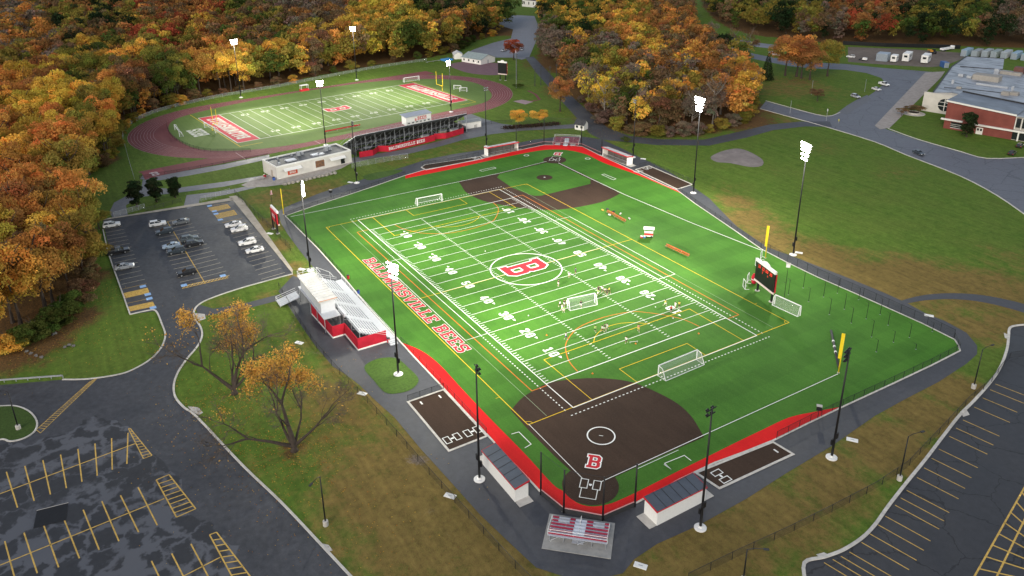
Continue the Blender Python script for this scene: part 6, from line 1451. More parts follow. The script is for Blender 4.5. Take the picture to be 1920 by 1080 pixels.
hs = ((998,12,R(20),15,10,6,4,'white house with steep gables at the top edge above the far road',SHW,SHG),(1137,6,R(-15),18,10,6,3.5,'grey house with white windows at the top edge, right of the white house',pm('siding_grey',(.16,.18,.22),.7,.1,1),SHG),(1258,6,R(10),12,9,5,3.5,'small white fronted house behind the orange copse',SHW,SHG),(1352,2,R(15),12,9,7,3.5,'tall white house above the upper road',SHW,SHG),(1475,24,R(-20),15,9,4,3,'low house with dark roof in the upper tree line',pm('siding_tan',(.3,.28,.24),.7,.1,1),SHG),(1500,2,R(10),12,9,5,3.5,'pale house at the top edge left of the red tree',SHW,SHL),(1842,30,R(-25),14,9,4,2.5,'pale roofed house glimpsed in the trees behind the containers',SHW,SHL),(1890,50,R(-20),14,9,4,2.5,'grey house glimpsed at the right end of the tree line',MATS['siding_grey'],SHL))
for u, v, rz, a_, b_, h_, rh, lb, wm, rm in hs: house(tuple(G(u, v)), rz, a_, b_, h_, rh, lb, wm, rm, 'house', 'house', 3, True, 'houses at the top edge')
bp0, bp1 = G(1835,14), G(1990,30); dd = bp1-bp0
t = thing('industrial_building', 'large low brick building with dark roof in the top right corner', 'building', tuple(bp0), math.atan2(dd.y, dd.x)); sgn = 1
MB().box(0,90,0,45,0,6).build('wall', BRICK, t); MB().box(-.5,90.5,-.5,45.5,6.01,6.5).build('flat_roof', pm('roof_charcoal', (.03,.033,.04), .7, .2, .1), t); MB().box(-.6,90.6,-.62,-.51,5.6,6.6).build('fascia', pm('fascia_tan', (.4,.3,.24), .7, .1, 1), t)
for k in range(9): MB().box(4+k*9,9+k*9,-.06,.06,1.5,3.5).build('window', GLASS, t)
# dark hedge wall behind the gravel yard, road signs
fence('screen_fence', [(1580,84),(1660,88),(1740,90),(1800,92)], 2.4, 'dark screened fence between the gravel yard and the tree line', 6, pm('screen_black', (.012,.018,.018), .9, .2, .3), BLACK, 'screen fences', cat='fence')
for u, vb, vt, kind, lb in ((1549,227,206,'w','white round topped sign by the school crossroads'),(1572,231,225,'y','small yellow sign on the school road'),(1481,213,190,'p','thin pale pole beside the school road'),(1521,178,152,'p','thin pale pole on the school lawn near the parked cars'),(1621,172,150,'p','thin pale pole by the row of parked cars')):
    g = G(u, vb); h = HT((u, vb), (u, vt)); t = thing('road_sign' if kind != 'p' else 'utility_post', lb, 'sign' if kind != 'p' else 'post', tuple(g), R(60)); MB().tube((0,0,0), (0,0,h), .07, .06, 6).build('post', GALV, t)
    if kind != 'p': MB().tube((-.03,0,h-.1), (.03,0,h-.1), .55, .55, 12).build('panel', WHITE if kind == 'w' else pm('sign_yellow', (.6,.55,.1), .5, .1, 2), t)
    else: MB().lathe([(.12,h),(.12,h+.2),(.03,h+.25)], 8).build('cap', GALV, t)
for u, vb, vt in ((960,166,0),):
    pass
for i, (u, vb, vt) in enumerate(((1003,162,128),(1014,160,122),(1031,159,124),(1043,158,120),(969,150,75))):
    g = G(u, vb); h = min(14, HT((u, vb), (u, vt))); t = thing('utility_pole', ['dark pole left of the path at the copse corner', 'tall dark pole second along the copse path', 'dark pole third along the copse path', 'dark pole nearest the copse trees', 'thick dark pole behind the pale flagpole'][i], 'pole', tuple(g), .3, 'dark poles at the head of the copse path'); MB().tube((0,0,0), (0,0,h), .2, .14, 8).build('pole', DARK, t); MB().box(-.9,.9,-.06,.06,h-.7,h-.55).build('crossarm', DARK, t)
# guard rail on the left lawn and blue pole-vault mats
a_, b_ = G(-60,722), G(117,709); t = thing('guard_rail', 'pale guard rail along the lower edge of the left lawn', 'guard rail', tuple(a_), 0); d_ = b_-a_
MB().strip([(0,0),(d_.x,d_.y)], .12, .45, .78).build('rail', GALV, t)
for k in range(9): q = d_*(k/8); inst('post', POSTME.setdefault('gp', MB().box(-.07,.07,-.07,.07,0,.7).data('post', GALV)), t, (q.x, q.y-.12, 0))
g = G(838,113); t = thing('landing_mat', 'blue pole vault landing mat beside the white shed', 'mat', tuple(g), R(100)); MB().bbox(-3,3,-2.5,2.5,0,.8,.15).build('mat', pm('mat_blue', (.05,.22,.5), .7, .1, 1), t); MB().bbox(-2.9,2.9,-2.4,2.4,.8,.86,.03).build('cover', pm('cover_blue', (.08,.3,.6), .6, .1, 1), t)
g = G(812,116); t = thing('covered_bench', 'long pale bench beside the back straight', 'bench', tuple(g), math.atan2(FA.y, FA.x)); MB().box(-5,5,-.3,.3,.45,.52).build('seat', ALU, t)
for x in (-4, 0, 4): MB().box(x-.05,x+.05,-.25,.25,0,.45).build('leg', GALV, t)
g = G(571,170); t = thing('officials_stand', 'white open shelter with red base at the edge of the far field', 'shelter', tuple(g), math.atan2(FA.y, FA.x)); MB().box(-2.2,2.2,-1,1,.02,.9).build('base', REDP, t); MB().bbox(-2.0,2.0,-1.2,1.2,2.8,2.95,.03).build('roof', WHITE, t)
for x in (-1.8, 1.8):
    for y in (-.9, .9): MB().tube((x,y,.9), (x,y,2.8), .07, .07, 6).build('post', WSTEEL, t)
g = G(700,241); t = thing('team_bench', 'long red bench on the near side of the far field', 'bench', tuple(FP(-14, 33) + (0,)), math.atan2(FA.y, FA.x)); MB().box(-8,8,-.25,.25,.45,.55).build('seat', REDP, t); MB().box(-8,8,-.32,-.27,.6,1.0).build('backrest', REDP, t)
for x in (-7, -2.4, 2.4, 7): MB().box(x-.05,x+.05,-.25,.25,0,.45).build('leg', GALV, t)
# rocks round the small rain garden on the left lawn
for i, (u, v) in enumerate(((36,650),(42,655),(50,660),(58,664),(68,668),(78,671),(100,628),(104,626),(122,652),(130,648),(138,650))):
    g = G(u, v); q = thing('rock', 'grey rock lining the rain garden on the left lawn', 'rock', tuple(g), i*2.1, 'rocks lining the rain garden')
    bm = bmesh.new(); bmesh.ops.create_icosphere(bm, subdivisions=2, radius=.38); rr = random.Random(50+i)
    for v_ in bm.verts: v_.co *= .75+.5*rr.random(); v_.co.z = max(0, v_.co.z*.7+.2)
    me = bpy.data.meshes.new('stone'); bm.to_mesh(me); bm.free(); me.materials.append(pm('garden_stone', (.13,.125,.12), .95, .3, 2)); inst('stone', me, q)
t = thing('drain_cover', 'black rectangular pad lying on the worn lower car park', 'pad', tuple(G(96,967)), math.atan2((G(120,950)-G(72,962)).y, (G(120,950)-G(72,962)).x)); MB().bbox(-2.2,2.2,-2.0,2.0,.03,.1,.02).build('plate', pm('patch_black', (.012,.013,.016), .6, .2, 2), t); MB().box(-2.2,2.2,2.01,2.1,.03,.12).build('edge', CONC, t)
# ================================================================ people
SKIN = pm('skin', (.42,.25,.17), .6, .1, 8); HAIR = pm('hair', (.03,.02,.015), .8, .3, 8)
CLOTH = objcol('cloth', .85, .2, 0, .05)
def person_meshes(pose, seed):
    """one continuous body grown from a posed skeleton; hair and clothes are children"""
    J = dict(pelvis=(0,0,.95), spine=(0,.0,1.18), chest=(0,.0,1.38), neck=(0,.01,1.5), head=(0,.03,1.6), crown=(0,.02,1.74))
    if pose == 'stand': A = {'l': [(-.19,0,1.42),(-.26,.0,1.13),(-.27,.08,.89)], 'r': [(.19,0,1.42),(.27,.0,1.13),(.28,.06,.89)]}; Lg = {'l': [(-.1,0,.92),(-.11,.02,.5),(-.12,-.02,.08),(-.13,.16,.03)], 'r': [(.1,0,.92),(.12,.02,.5),(.13,-.02,.08),(.14,.16,.03)]}
    elif pose == 'walk': A = {'l': [(-.19,0,1.42),(-.25,-.14,1.16),(-.23,-.05,.93)], 'r': [(.19,0,1.42),(.25,.14,1.17),(.22,.33,1.05)]}; Lg = {'l': [(-.1,0,.92),(-.1,.2,.54),(-.1,.3,.08),(-.1,.47,.05)], 'r': [(.1,0,.92),(.1,-.05,.5),(.1,-.33,.14),(.1,-.2,.03)]}
    elif pose == 'run': A = {'l': [(-.19,.04,1.4),(-.28,-.16,1.2),(-.2,.04,1.04)], 'r': [(.19,.04,1.4),(.27,.2,1.22),(.15,.36,1.36)]}; Lg = {'l': [(-.1,0,.92),(-.1,.34,.66),(-.1,.2,.24),(-.1,.37,.2)], 'r': [(.1,0,.92),(.1,-.12,.5),(.1,-.45,.28),(.1,-.42,.1)]}
    else: A = {'l': [(-.19,.1,1.3),(-.26,.3,1.08),(-.12,.45,.92)], 'r': [(.19,.1,1.3),(.26,.3,1.08),(.12,.45,.92)]}; Lg = {'l': [(-.12,-.1,.86),(-.17,.12,.5),(-.18,-.06,.08),(-.19,.12,.03)], 'r': [(.12,-.1,.86),(.17,.12,.5),(.18,-.06,.08),(.19,.12,.03)]}
    if pose == 'bend': J = dict(pelvis=(0,-.12,.9), spine=(0,-.02,1.1), chest=(0,.12,1.27), neck=(0,.2,1.37), head=(0,.25,1.46), crown=(0,.27,1.59))
    V = []; E = []; Rd = []
    def nv(p, r, par=None):
        V.append(p); Rd.append(r); i = len(V)-1
        if par is not None: E.append((par, i))
        return i
    pe = nv(J['pelvis'], (.15,.11)); sp = nv(J['spine'], (.135,.095), pe); ch = nv(J['chest'], (.16,.105), sp); ne = nv(J['neck'], (.055,.055), ch); he = nv(J['head'], (.078,.092), ne); nv(J['crown'], (.07,.08), he)
    hx, hy, hz = J['head']; nv((hx, hy+.115, hz), (.016,.016), he)
    for sd in 'lr':
        s, e, h = A[sd]; a = nv(s, (.062,.06), ch); b = nv(e, (.045,.044), a); c = nv(h, (.03,.03), b)
        d = (Vector(h)-Vector(e)).normalized(); p = Vector(h)+d*.07; pm_ = nv(tuple(p), (.042,.02), c)
        sx = -1 if sd == 'l' else 1
        for k, ln_ in enumerate((.075,.085,.08,.062)):
            o = Vector((0,(k-1.5)*.022,0)); q = nv(tuple(p+d*.035+o), (.009,.009), pm_); nv(tuple(p+d*(.035+ln_*.6)+o*1.1+Vector((-sx*.012,0,0))), (.0085,.0085), q)
        q = nv(tuple(p+Vector((0,.045,0))), (.01,.01), pm_); nv(tuple(p+Vector((-sx*.015,.06,0))+d*.03), (.009,.009), q)
        h_, k_, an, to = Lg[sd]; a = nv(h_, (.092,.095), pe); b = nv(k_, (.06,.062), a); c = nv(an, (.042,.045), b); nv(to, (.04,.03), c)
    me = bpy.data.meshes.new('body'); me.from_pydata(V, E, []); o = bpy.data.objects.new('body_build', me); COL.objects.link(o)
    o.modifiers.new('s', 'SKIN'); sv = me.skin_vertices[0].data
    for i, r in enumerate(Rd): sv[i].radius = r; sv[i].use_root = (i == 0)
    sb_ = o.modifiers.new('d', 'SUBSURF'); sb_.levels = sb_.render_levels = 1
    dg = bpy.context.evaluated_depsgraph_get(); ev = bpy.data.meshes.new_from_object(o.evaluated_get(dg)); bpy.data.objects.remove(o)
    ev.name = 'body'; ev.materials.clear(); ev.materials.append(SKIN)
    hc = Vector(J['head'])+Vector((0,-.02,.06)); hm = MB().lathe([(.07,-.1),(.105,-.03),(.105,.05),(.075,.1),(.02,.125)], 10).xf(Matrix.Translation(hc))
    def limb(chain, rads, cut=None):
        m = MB()
        for (p, q), (r0, r1) in zip(zip(chain[:-1], chain[1:]), zip(rads[:-1], rads[1:])): m.tube(p, q, r0, r1, 9)
        return m
    up = [J['pelvis'], J['spine'], J['chest']]
    sh = MB(); rg = []
    def ellring(c, rx, ry, n=12): return [(c[0]+rx*math.cos(2*math.pi*k/n), c[1]+ry*math.sin(2*math.pi*k/n), c[2]) for k in range(n)]
    cs = [((J['pelvis'][0],J['pelvis'][1],J['pelvis'][2]-.06),.185,.145), (J['spine'],.17,.13), (J['chest'],.2,.14), ((J['neck'][0],J['neck'][1],J['neck'][2]-.03),.085,.085)]
    vv = []; ff = []
    for c, rx, ry in cs: vv += ellring(c, rx, ry)
    for i in range(3):
        for k in range(12): j = (k+1) % 12; ff.append((i*12+k, i*12+j, (i+1)*12+j, (i+1)*12+k))
    sh.add(vv, ff)
    for sd in 'lr': s, e, h = A[sd]; mid = tuple((Vector(s)+(Vector(e)-Vector(s))*.75)); sh.tube(s, mid, .08, .065, 9)
    st_ = MB(); c = J['pelvis']; st_.lathe([(.17,-.12),(.19,0),(.17,.05)], 12, c)
    for sd in 'lr': h_, k_, an, to = Lg[sd]; st_.tube(h_, tuple(Vector(h_)+(Vector(k_)-Vector(h_))*.8), .115, .095, 9)
    so_ = MB()
    for sd in 'lr': h_, k_, an, to = Lg[sd]; so_.tube(tuple(Vector(an)+Vector((0,-.06,-.02))), tuple(Vector(to)+Vector((0,.03,.01))), .055, .045, 8)
    return dict(body=ev, hair=hm.data('hair', HAIR, True), shirt=sh.data('shirt', CLOTH, True), shorts=st_.data('shorts', CLOTH, True), shoes=so_.data('shoes', CLOTH, True))
PM = {p: person_meshes(p, i) for i, p in enumerate(('stand', 'walk', 'run', 'bend'))}
for k in PM:
    for p in PM[k]['body'].polygons: p.use_smooth = True
def person(u, v, pose, rz, shirt, shorts, label, shoes=(.5,.5,.5)):
    g = G(u, v); t = thing('person', label, 'person', (g.x, g.y, .055), rz, 'players and coaches on the pitch'); m = PM[pose]
    inst('body', m['body'], t); inst('hair', m['hair'], t); inst('shirt', m['shirt'], t, color=shirt); inst('shorts', m['shorts'], t, color=shorts); inst('shoes', m['shoes'], t, color=shoes); t.scale = (1.05,1.05,1.05)
w_, k_, y_, r_, g_, b_ = (.72,.72,.7), (.02,.02,.025), (.7,.62,.1), (.5,.06,.03), (.25,.5,.12), (.05,.08,.2)
for a in ((1079,514,'stand',2,b_,k_,'person in navy shirt right of the midfield circle'),(1067,521,'bend',1,w_,w_,'person in white bending beside white marks right of the circle'),(1047,537,'stand',0,k_,w_,'person in black top and white shorts standing below the midfield circle'),
    (1050,577,'run',-1,w_,k_,'player in white running at the left post of the middle goal'),(1054,583,'walk',2,w_,w_,'player in all white stepping in front of the middle goal group'),(1058,575,'stand',.5,k_,w_,'player in black beside the left post of the middle goal'),(1057,586,'bend',1,g_,w_,'player in green bib bending below the middle goal group'),(1063,574,'run',2,w_,w_,'player in white closest to the middle goal net'),(1089,577,'run',-2,k_,w_,'player in black running along the front of the middle goal'),
    (1122,549,'stand',1,k_,k_,'person all in black nearest the right post of the middle goal'),(1129,549,'walk',0,w_,k_,'player in white with black shorts right of the middle goal'),(1134,551,'bend',1,w_,k_,'player in white bending in the group right of the middle goal'),(1138,554,'stand',3,k_,k_,'coach in black at the front of the group right of the middle goal'),(1142,551,'walk',2,y_,k_,'player in yellow bib right end of the group by the middle goal'),(1121,555,'run',0,g_,w_,'player in green below the right post of the middle goal'),
    (1258,586,'stand',1,r_,k_,'coach in red jacket near the right twenty yard number'),(1247,575,'run',2,y_,w_,'player in yellow bib left of the coach in red'),(1266,579,'stand',0,w_,w_,'player in white behind the coach in red'),(1273,578,'walk',1,y_,k_,'player in yellow bib right of the coach in red'),
    (1116,624,'run',1,g_,k_,'player in green bib at the top of the yellow penalty arc'),(1129,624,'run',-1,w_,k_,'player in white chasing inside the yellow penalty arc'),(1133,621,'walk',2,k_,w_,'player in black between two white players in the penalty arc'),(1138,620,'run',0,w_,w_,'player in white right of the black player in the penalty arc'),(1197,622,'walk',1,(.6,.3,.2),y_,'player in orange on the yellow penalty box line'),(1061,637,'walk',2,w_,b_,'player in white on the orange arc at the left'),(1174,645,'run',0,w_,k_,'player in white nearest the white bar in front of the big goal')):
    person(*a)
g = G(1188,643); t = thing('training_hurdle', 'white training bar on the turf in front of the big goal', 'training bar', tuple(g), R(-110)); MB().tube((-.9,0,.35), (.9,0,.35), .06, .06, 6).build('bar', WHITE, t)
for x in (-.8, .8): MB().tube((x,0,0), (x,0,.35), .05, .05, 6).build('leg', WHITE, t)
BALL = bmesh.new(); bmesh.ops.create_icosphere(BALL, subdivisions=2, radius=.14); bme = bpy.data.meshes.new('ball'); BALL.to_mesh(bme); BALL.free(); bme.materials.append(WHITE)
for i, (u, v, lb) in enumerate(((1229,577,'white ball left of the coach in red'),(991,593,'white ball alone near the left thirty yard number'),(1066,664,'white ball on the orange arc above the near ten'),(1057,569,'white ball left of the middle goal'),(1262,598,'white ball below the coach in red'),(1241,708,'ball in the kit heap at the left post of the big goal'),(910,472,'white ball high on the left half of the pitch'))):
    o = inst('ball', bme, None, (G(u,v).x, G(u,v).y, .2)); tag(o, lb, 'ball', 'balls on the pitch')
CONEM = MB().lathe([(.22,0),(.22,.03),(.13,.03),(.03,.32),(.01,.33)], 10).data('cone', pm('cone_orange', (.65,.2,.03), .6, .1, 3))
for i, (u, v, lb) in enumerate(((1025,629,'orange cone near the left twenty yard number'),(1111,701,'orange cone above the near dark infield'),(1310,626,'orange cone inside the near right penalty box'),(1192,645,'orange cone beside the white training bar'))):
    o = inst('training_cone', CONEM, None, (G(u,v).x, G(u,v).y, .056)); tag(o, lb, 'training cone', 'orange cones on the pitch')
# ================================================================ trees
def foliage_material(name, attr_only=False):
    m = bpy.data.materials.new(name); m.use_nodes = True; nt = m.node_tree; N = nt.nodes; L = nt.links; N.remove(N['Principled BSDF'])
    at = N.new('ShaderNodeAttribute'); at.attribute_name = 'tint'
    if attr_only: col = at.outputs['Color']
    else:
        oi = N.new('ShaderNodeObjectInfo'); ml = N.new('ShaderNodeMix'); ml.data_type = 'RGBA'; ml.blend_type = 'MULTIPLY'; ml.inputs[0].default_value = 1
        L.new(oi.outputs['Color'], ml.inputs[6]); L.new(at.outputs['Color'], ml.inputs[7]); col = ml.outputs[2]
    d = N.new('ShaderNodeBsdfDiffuse'); t = N.new('ShaderNodeBsdfTranslucent'); mx = N.new('ShaderNodeMixShader'); mx.inputs[0].default_value = .38
    L.new(col, d.inputs[0]); L.new(col, t.inputs[0]); L.new(d.outputs[0], mx.inputs[1]); L.new(t.outputs[0], mx.inputs[2]); L.new(mx.outputs[0], N['Material Output'].inputs[0])
    return m
LEAFM = foliage_material('autumn_leaves'); WOODM = foliage_material('woodland_leaves', True)
BARK = pm('bark', (.055,.042,.034), .95, .3, 2.5); BARKP = pm('bark_pale', (.16,.14,.12), .95, .3, 2.5)
def crown_arrays(rng, shape, n, leaf):
    """unit-ish crown: height 1 from ground, returns quads (n,4,3) and tint (n,3). radius ~ .27"""
    if shape == 'round': K, cz, rz, rr, cr = 30, .60, .33, .25, .095
    elif shape == 'tall': K, cz, rz, rr, cr = 34, .50, .45, .165, .080
    elif shape == 'spread': K, cz, rz, rr, cr = 22, .66, .24, .33, .105
    elif shape == 'oval': K, cz, rz, rr, cr = 46, .50, .45, .13, .085
    elif shape == 'bush': K, cz, rz, rr, cr = 26, .42, .40, .25, .11
    elif shape == 'sparse': K, cz, rz, rr, cr = 20, .62, .30, .25, .10
    else: K, cz, rz, rr, cr = 0, .5, .5, .22, .08
    if shape == 'conifer':
        z = 1-np.sqrt(rng.random(n)); z = np.clip(z*.97+.03, .03, 1)
        a = rng.random(n)*2*np.pi; lobes = 1+.18*np.sin(a*7+z*40)
        tier = .75+.25*(1-((z*11) % 1))
        r = .24*(1-z)**.85*lobes*tier*np.sqrt(rng.random(n)*.5+.5)+.008
        c = np.stack([r*np.cos(a), r*np.sin(a), z-.05*r/.24], 1); out = np.stack([np.cos(a), np.sin(a), .5+0*a], 1); ti = .75+.5*rng.random((n, 1))
    else:
        d = rng.normal(size=(K, 3)); d /= np.linalg.norm(d, axis=1)[:, None]; rad = .45+.55*rng.random(K)**.6
        C = d*rad[:, None]*np.array([rr, rr, rz]); C[:, 2] += cz
        C[:, :2] += rng.normal(size=(K, 2))*.015
        sz = cr*(.65+.8*rng.random(K)); tk = .68+.62*rng.random(K); hue = rng.normal(size=K)*.10
        k = rng.choice(K, n, p=sz**2/np.sum(sz**2))
        v = rng.normal(size=(n, 3)); v /= np.linalg.norm(v, axis=1)[:, None]
        v[:, 2] = np.where(v[:, 2] < -.35, -v[:, 2]*.6, v[:, 2])
        q = (.72+.34*rng.random(n)**.8)
        c = C[k]+v*(sz[k]*q)[:, None]*np.array([1, 1, .9]); out = v
        ti = (tk[k]*(.87+.26*rng.random(n)))[:, None]; ti = np.concatenate([ti*(1+hue[k])[:, None], ti*(1-hue[k]*.6)[:, None], ti], 1)
    if ti.shape[1] == 1: ti = np.repeat(ti, 3, 1)
    nrm = out+rng.normal(size=(n, 3))*.75; nrm /= np.linalg.norm(nrm, axis=1)[:, None]
    h = np.tile([0, 0, 1.0], (n, 1)); x = np.cross(nrm, h); ln_ = np.linalg.norm(x, axis=1); x[ln_ < 1e-3] = [1, 0, 0]; x /= np.linalg.norm(x, axis=1)[:, None]; y = np.cross(nrm, x)
    a = rng.random(n)*2*np.pi; x2 = x*np.cos(a)[:, None]+y*np.sin(a)[:, None]; y2 = np.cross(nrm, x2)
    s = leaf*(.55+.9*rng.random(n))[:, None]; s2 = s*(.5+.5*rng.random(n))[:, None]
    Q = np.stack([c-x2*s, c-y2*s2*.7, c+x2*s, c+y2*s2], 1)
    Q[..., 2] = np.maximum(Q[..., 2], .004)
    return Q, ti
def quads_mesh(name, Q, ti, mat):
    n = len(Q); me = bpy.data.meshes.new(name); me.vertices.add(n*4); me.vertices.foreach_set('co', Q.reshape(-1).astype(np.float32))
    me.loops.add(n*4); me.loops.foreach_set('vertex_index', np.arange(n*4, dtype=np.int32)); me.polygons.add(n)
    me.polygons.foreach_set('loop_start', np.arange(0, n*4, 4, dtype=np.int32)); me.update(calc_edges=True)
    at = me.attributes.new('tint', 'FLOAT_COLOR', 'POINT'); c = np.ones((n*4, 4), np.float32); c[:, :3] = np.repeat(ti, 4, 0); at.data.foreach_set('color', c.ravel())
    me.materials.append(mat); return me
def trunk_mesh(rng, shape, H=20.0):
    m = MB(); top = {'round': .72, 'tall': .8, 'spread': .7, 'sparse': .86, 'conifer': .95, 'bush': .6, 'oval': .7}[shape]
    r0 = .017; pts = [np.array([0, 0, 0])]; 
    for i in range(1, 6): pts.append(np.array([rng.normal()*.008*i*.6, rng.normal()*.008*i*.6, top*i/5]))
    for i in range(5): m.tube(tuple(pts[i]), tuple(pts[i+1]), r0*(1-.17*i)*(1.5 if i == 0 else 1), r0*(1-.17*(i+1)), 7)
    nb = 0 if shape == 'conifer' else (14 if shape == 'sparse' else 7)
    for b in range(nb):
        z = .28+.5*rng.random(); p = np.array([0, 0, z*1.0]); a = rng.random()*6.28; l = (.2 if shape != 'tall' else .14)*(.7+.5*rng.random())
        q = p+np.array([math.cos(a)*l*.6, math.sin(a)*l*.6, l*.5]); e = q+np.array([math.cos(a)*l*.4, math.sin(a)*l*.4, l*.55])
        m.tube(tuple(p), tuple(q), r0*.5, r0*.32, 5); m.tube(tuple(q), tuple(e), r0*.32, r0*.1, 5)
        if shape == 'sparse':
            for _ in range(3): t_ = e+rng.normal(size=3)*.05+np.array([0, 0, .05]); m.tube(tuple(q+(e-q)*rng.random()), tuple(t_), r0*.16, r0*.05, 4)
    return m.data('trunk', BARK if shape != 'sparse' else BARKP)
NP_ = np.random.default_rng(11)
VAR = {}
for sh_, cnt, n_ in (('round', 5, 6500), ('tall', 5, 6000), ('spread', 3, 6500), ('sparse', 3, 2200), ('conifer', 2, 5000), ('bush', 3, 5500), ('oval', 3, 6500)):
    VAR[sh_] = []
    for i in range(cnt):
        Q, ti = crown_arrays(NP_, sh_, n_, .0125 if sh_ not in ('sparse', 'conifer', 'bush', 'oval') else (.019 if sh_ in ('bush', 'oval') else .011))
        VAR[sh_].append((quads_mesh('crown', Q, ti, LEAFM), trunk_mesh(NP_, sh_)))
PAL = {'golden': (.62,.39,.072), 'orange': (.53,.255,.066), 'rust': (.33,.165,.055), 'red': (.33,.085,.04), 'yellow': (.62,.46,.07), 'olive': (.25,.21,.045), 'green': (.085,.115,.028), 'dark green': (.026,.042,.018), 'brown': (.19,.125,.065), 'grey brown': (.20,.155,.115)}
def tree(loc, H, W_, shape, colname, label, cat='tree', group=None, name=None, rz=None, var=None, jit=True):
    """H height, W_ relative width"""
    i = random.randrange(len(VAR[shape])) if var is None else var
    cr, tr = VAR[shape][i]
    t = thing(name or {'conifer': 'conifer_tree', 'sparse': 'bare_tree'}.get(shape, 'autumn_tree'), label, cat, loc, random.uniform(0, 6.28) if rz is None else rz, group)
    c = PAL[colname]; j = random.uniform(.8, 1.22) if jit else 1
    col = (c[0]*j*random.uniform(.93, 1.07), c[1]*j*random.uniform(.92, 1.08), c[2]*j)
    a = inst('crown', cr, t, color=col); b = inst('trunk', tr, t); t.scale = (H*W_, H*W_, H)
    return t
# ---- colour of the woods by place (pixel anchors)
ANCH = [(60,90,'rust brown orange olive grey_brown'),(180,40,'brown rust olive dark_green'),(330,20,'red rust orange brown'),(90,170,'golden orange rust yellow'),(200,120,'olive golden brown rust green'),(330,70,'golden olive rust red'),(420,120,'orange golden golden orange'),(260,150,'orange rust golden olive brown'),(480,60,'olive green brown rust'),(520,130,'olive olive golden green'),(620,80,'orange golden olive brown'),(600,20,'rust brown grey_brown brown'),(720,50,'golden golden olive yellow'),(780,90,'olive green golden'),(860,50,'orange brown golden olive'),(850,10,'dark_green green brown'),(930,55,'green dark_green olive orange'),
 (100,190,'yellow golden yellow orange'),(200,230,'golden orange olive'),(190,300,'olive golden green'),(100,260,'golden orange golden orange'),(50,330,'orange golden orange'),(130,340,'golden orange orange golden'),(60,420,'orange rust golden'),(150,410,'orange golden olive'),(130,480,'rust orange golden brown'),(60,520,'rust golden brown orange'),(150,540,'olive rust green'),(60,600,'brown olive golden dark_green'),(330,165,'olive green green olive'),(380,160,'olive green'),(430,165,'green olive green'),(480,155,'olive green golden'),(560,145,'olive olive green golden'),(660,125,'olive golden green'),(260,215,'olive green golden'),(290,195,'green olive'),
 (1020,60,'brown grey_brown green grey_brown'),(1060,40,'golden olive green dark_green'),(1130,110,'olive grey_brown brown'),(1200,60,'orange golden rust olive'),(1270,50,'orange rust brown'),(1250,110,'orange golden rust brown'),(1180,120,'orange brown olive grey_brown'),(1270,160,'brown olive rust grey_brown golden'),(1140,210,'grey_brown brown olive golden'),(1090,120,'grey_brown brown green rust'),(1100,180,'grey_brown brown olive golden brown'),(1120,140,'yellow olive brown grey_brown'),(1200,160,'green brown olive golden grey_brown brown'),(1180,230,'brown grey_brown olive'),(1150,200,'brown grey_brown olive green'),(1240,200,'brown grey_brown olive brown golden'),(1280,240,'grey_brown olive grey_brown'),(1300,200,'grey_brown olive brown'),(1330,160,'rust brown orange grey_brown'),(1390,170,'orange orange rust golden'),(1340,220,'olive golden brown grey_brown'),(1410,205,'orange golden yellow'),
 (1380,30,'dark_green green brown olive'),(1440,50,'olive green brown dark_green'),(1540,60,'grey_brown olive brown dark_green'),(1640,30,'red rust brown dark_green'),(1620,70,'yellow olive dark_green green'),(1700,60,'dark_green green dark_green olive'),(1780,50,'olive green dark_green green'),(1860,70,'dark_green brown dark_green'),(1910,60,'dark_green brown grey_brown')]
def pick_col(u, v, rng):
    best = sorted(((u-a)**2+((v-b)*1.6)**2+rng.uniform(0, 900), c) for a, b, c in ANCH)[0][1]
    return rng.choice(best.split()).replace('_', ' ')
ZONES = [(60,620,'by the rain garden'),(140,500,'beside the lower car park row'),(150,400,'beside the upper car park row'),(60,480,'at the left edge level with the car park'),(50,350,'at the left photo edge above the car park'),(190,290,'near the left end of the track fence'),(100,230,'left of the track bend'),(250,220,'behind the left track bend'),(340,180,'behind the left end zone'),(440,160,'behind the left back floodlight'),(540,145,'behind the officials shelter'),(640,130,'behind the right back floodlight'),(740,110,'behind the right end zone'),(840,95,'near the white shed'),(920,60,'by the far road'),(60,120,'in the top left corner'),(200,110,'deep in the left woods'),(330,90,'deep behind the left end zone'),(480,80,'deep behind the back floodlights'),(640,60,'deep behind the back straight'),(780,40,'deep behind the right end zone'),
 (1040,60,'at the copse head by the far road'),(1090,160,'in the copse beside the walking path'),(1150,230,'at the copse foot behind the hut'),(1250,245,'at the copse foot behind the far dugout'),(1350,235,'at the copse foot by the winding path'),(1200,80,'on the copse crest'),(1230,160,'in the copse middle'),(1330,130,'on the copse right flank'),(1410,190,'at the copse right tip by the school road'),
 (1380,40,'above the upper road'),(1500,60,'above the orange lawn trees'),(1620,75,'above the gravel yard left'),(1720,80,'above the gravel yard right'),(1830,80,'above the storage containers'),(1900,80,'in the top right corner')]
ORD = ['', 'leftmost', 'second', 'third', 'fourth', 'fifth', 'sixth', 'seventh', 'eighth', 'ninth', 'tenth', 'eleventh', 'twelfth', 'thirteenth', 'fourteenth', 'fifteenth', 'sixteenth', 'seventeenth', 'eighteenth', 'nineteenth', 'twentieth']
def inside(P, x, y):
    ins = False
    for i in range(len(P)):
        (ax, ay), (bx, by) = P[i-1], P[i]
        if (ay > y) != (by > y) and x < (bx-ax)*(y-ay)/(by-ay)+ax: ins = not ins
    return ins
rng = random.Random(5); cand = []
HOUSES = [o for o in COL.objects if o.get('category') in ('house', 'building')]
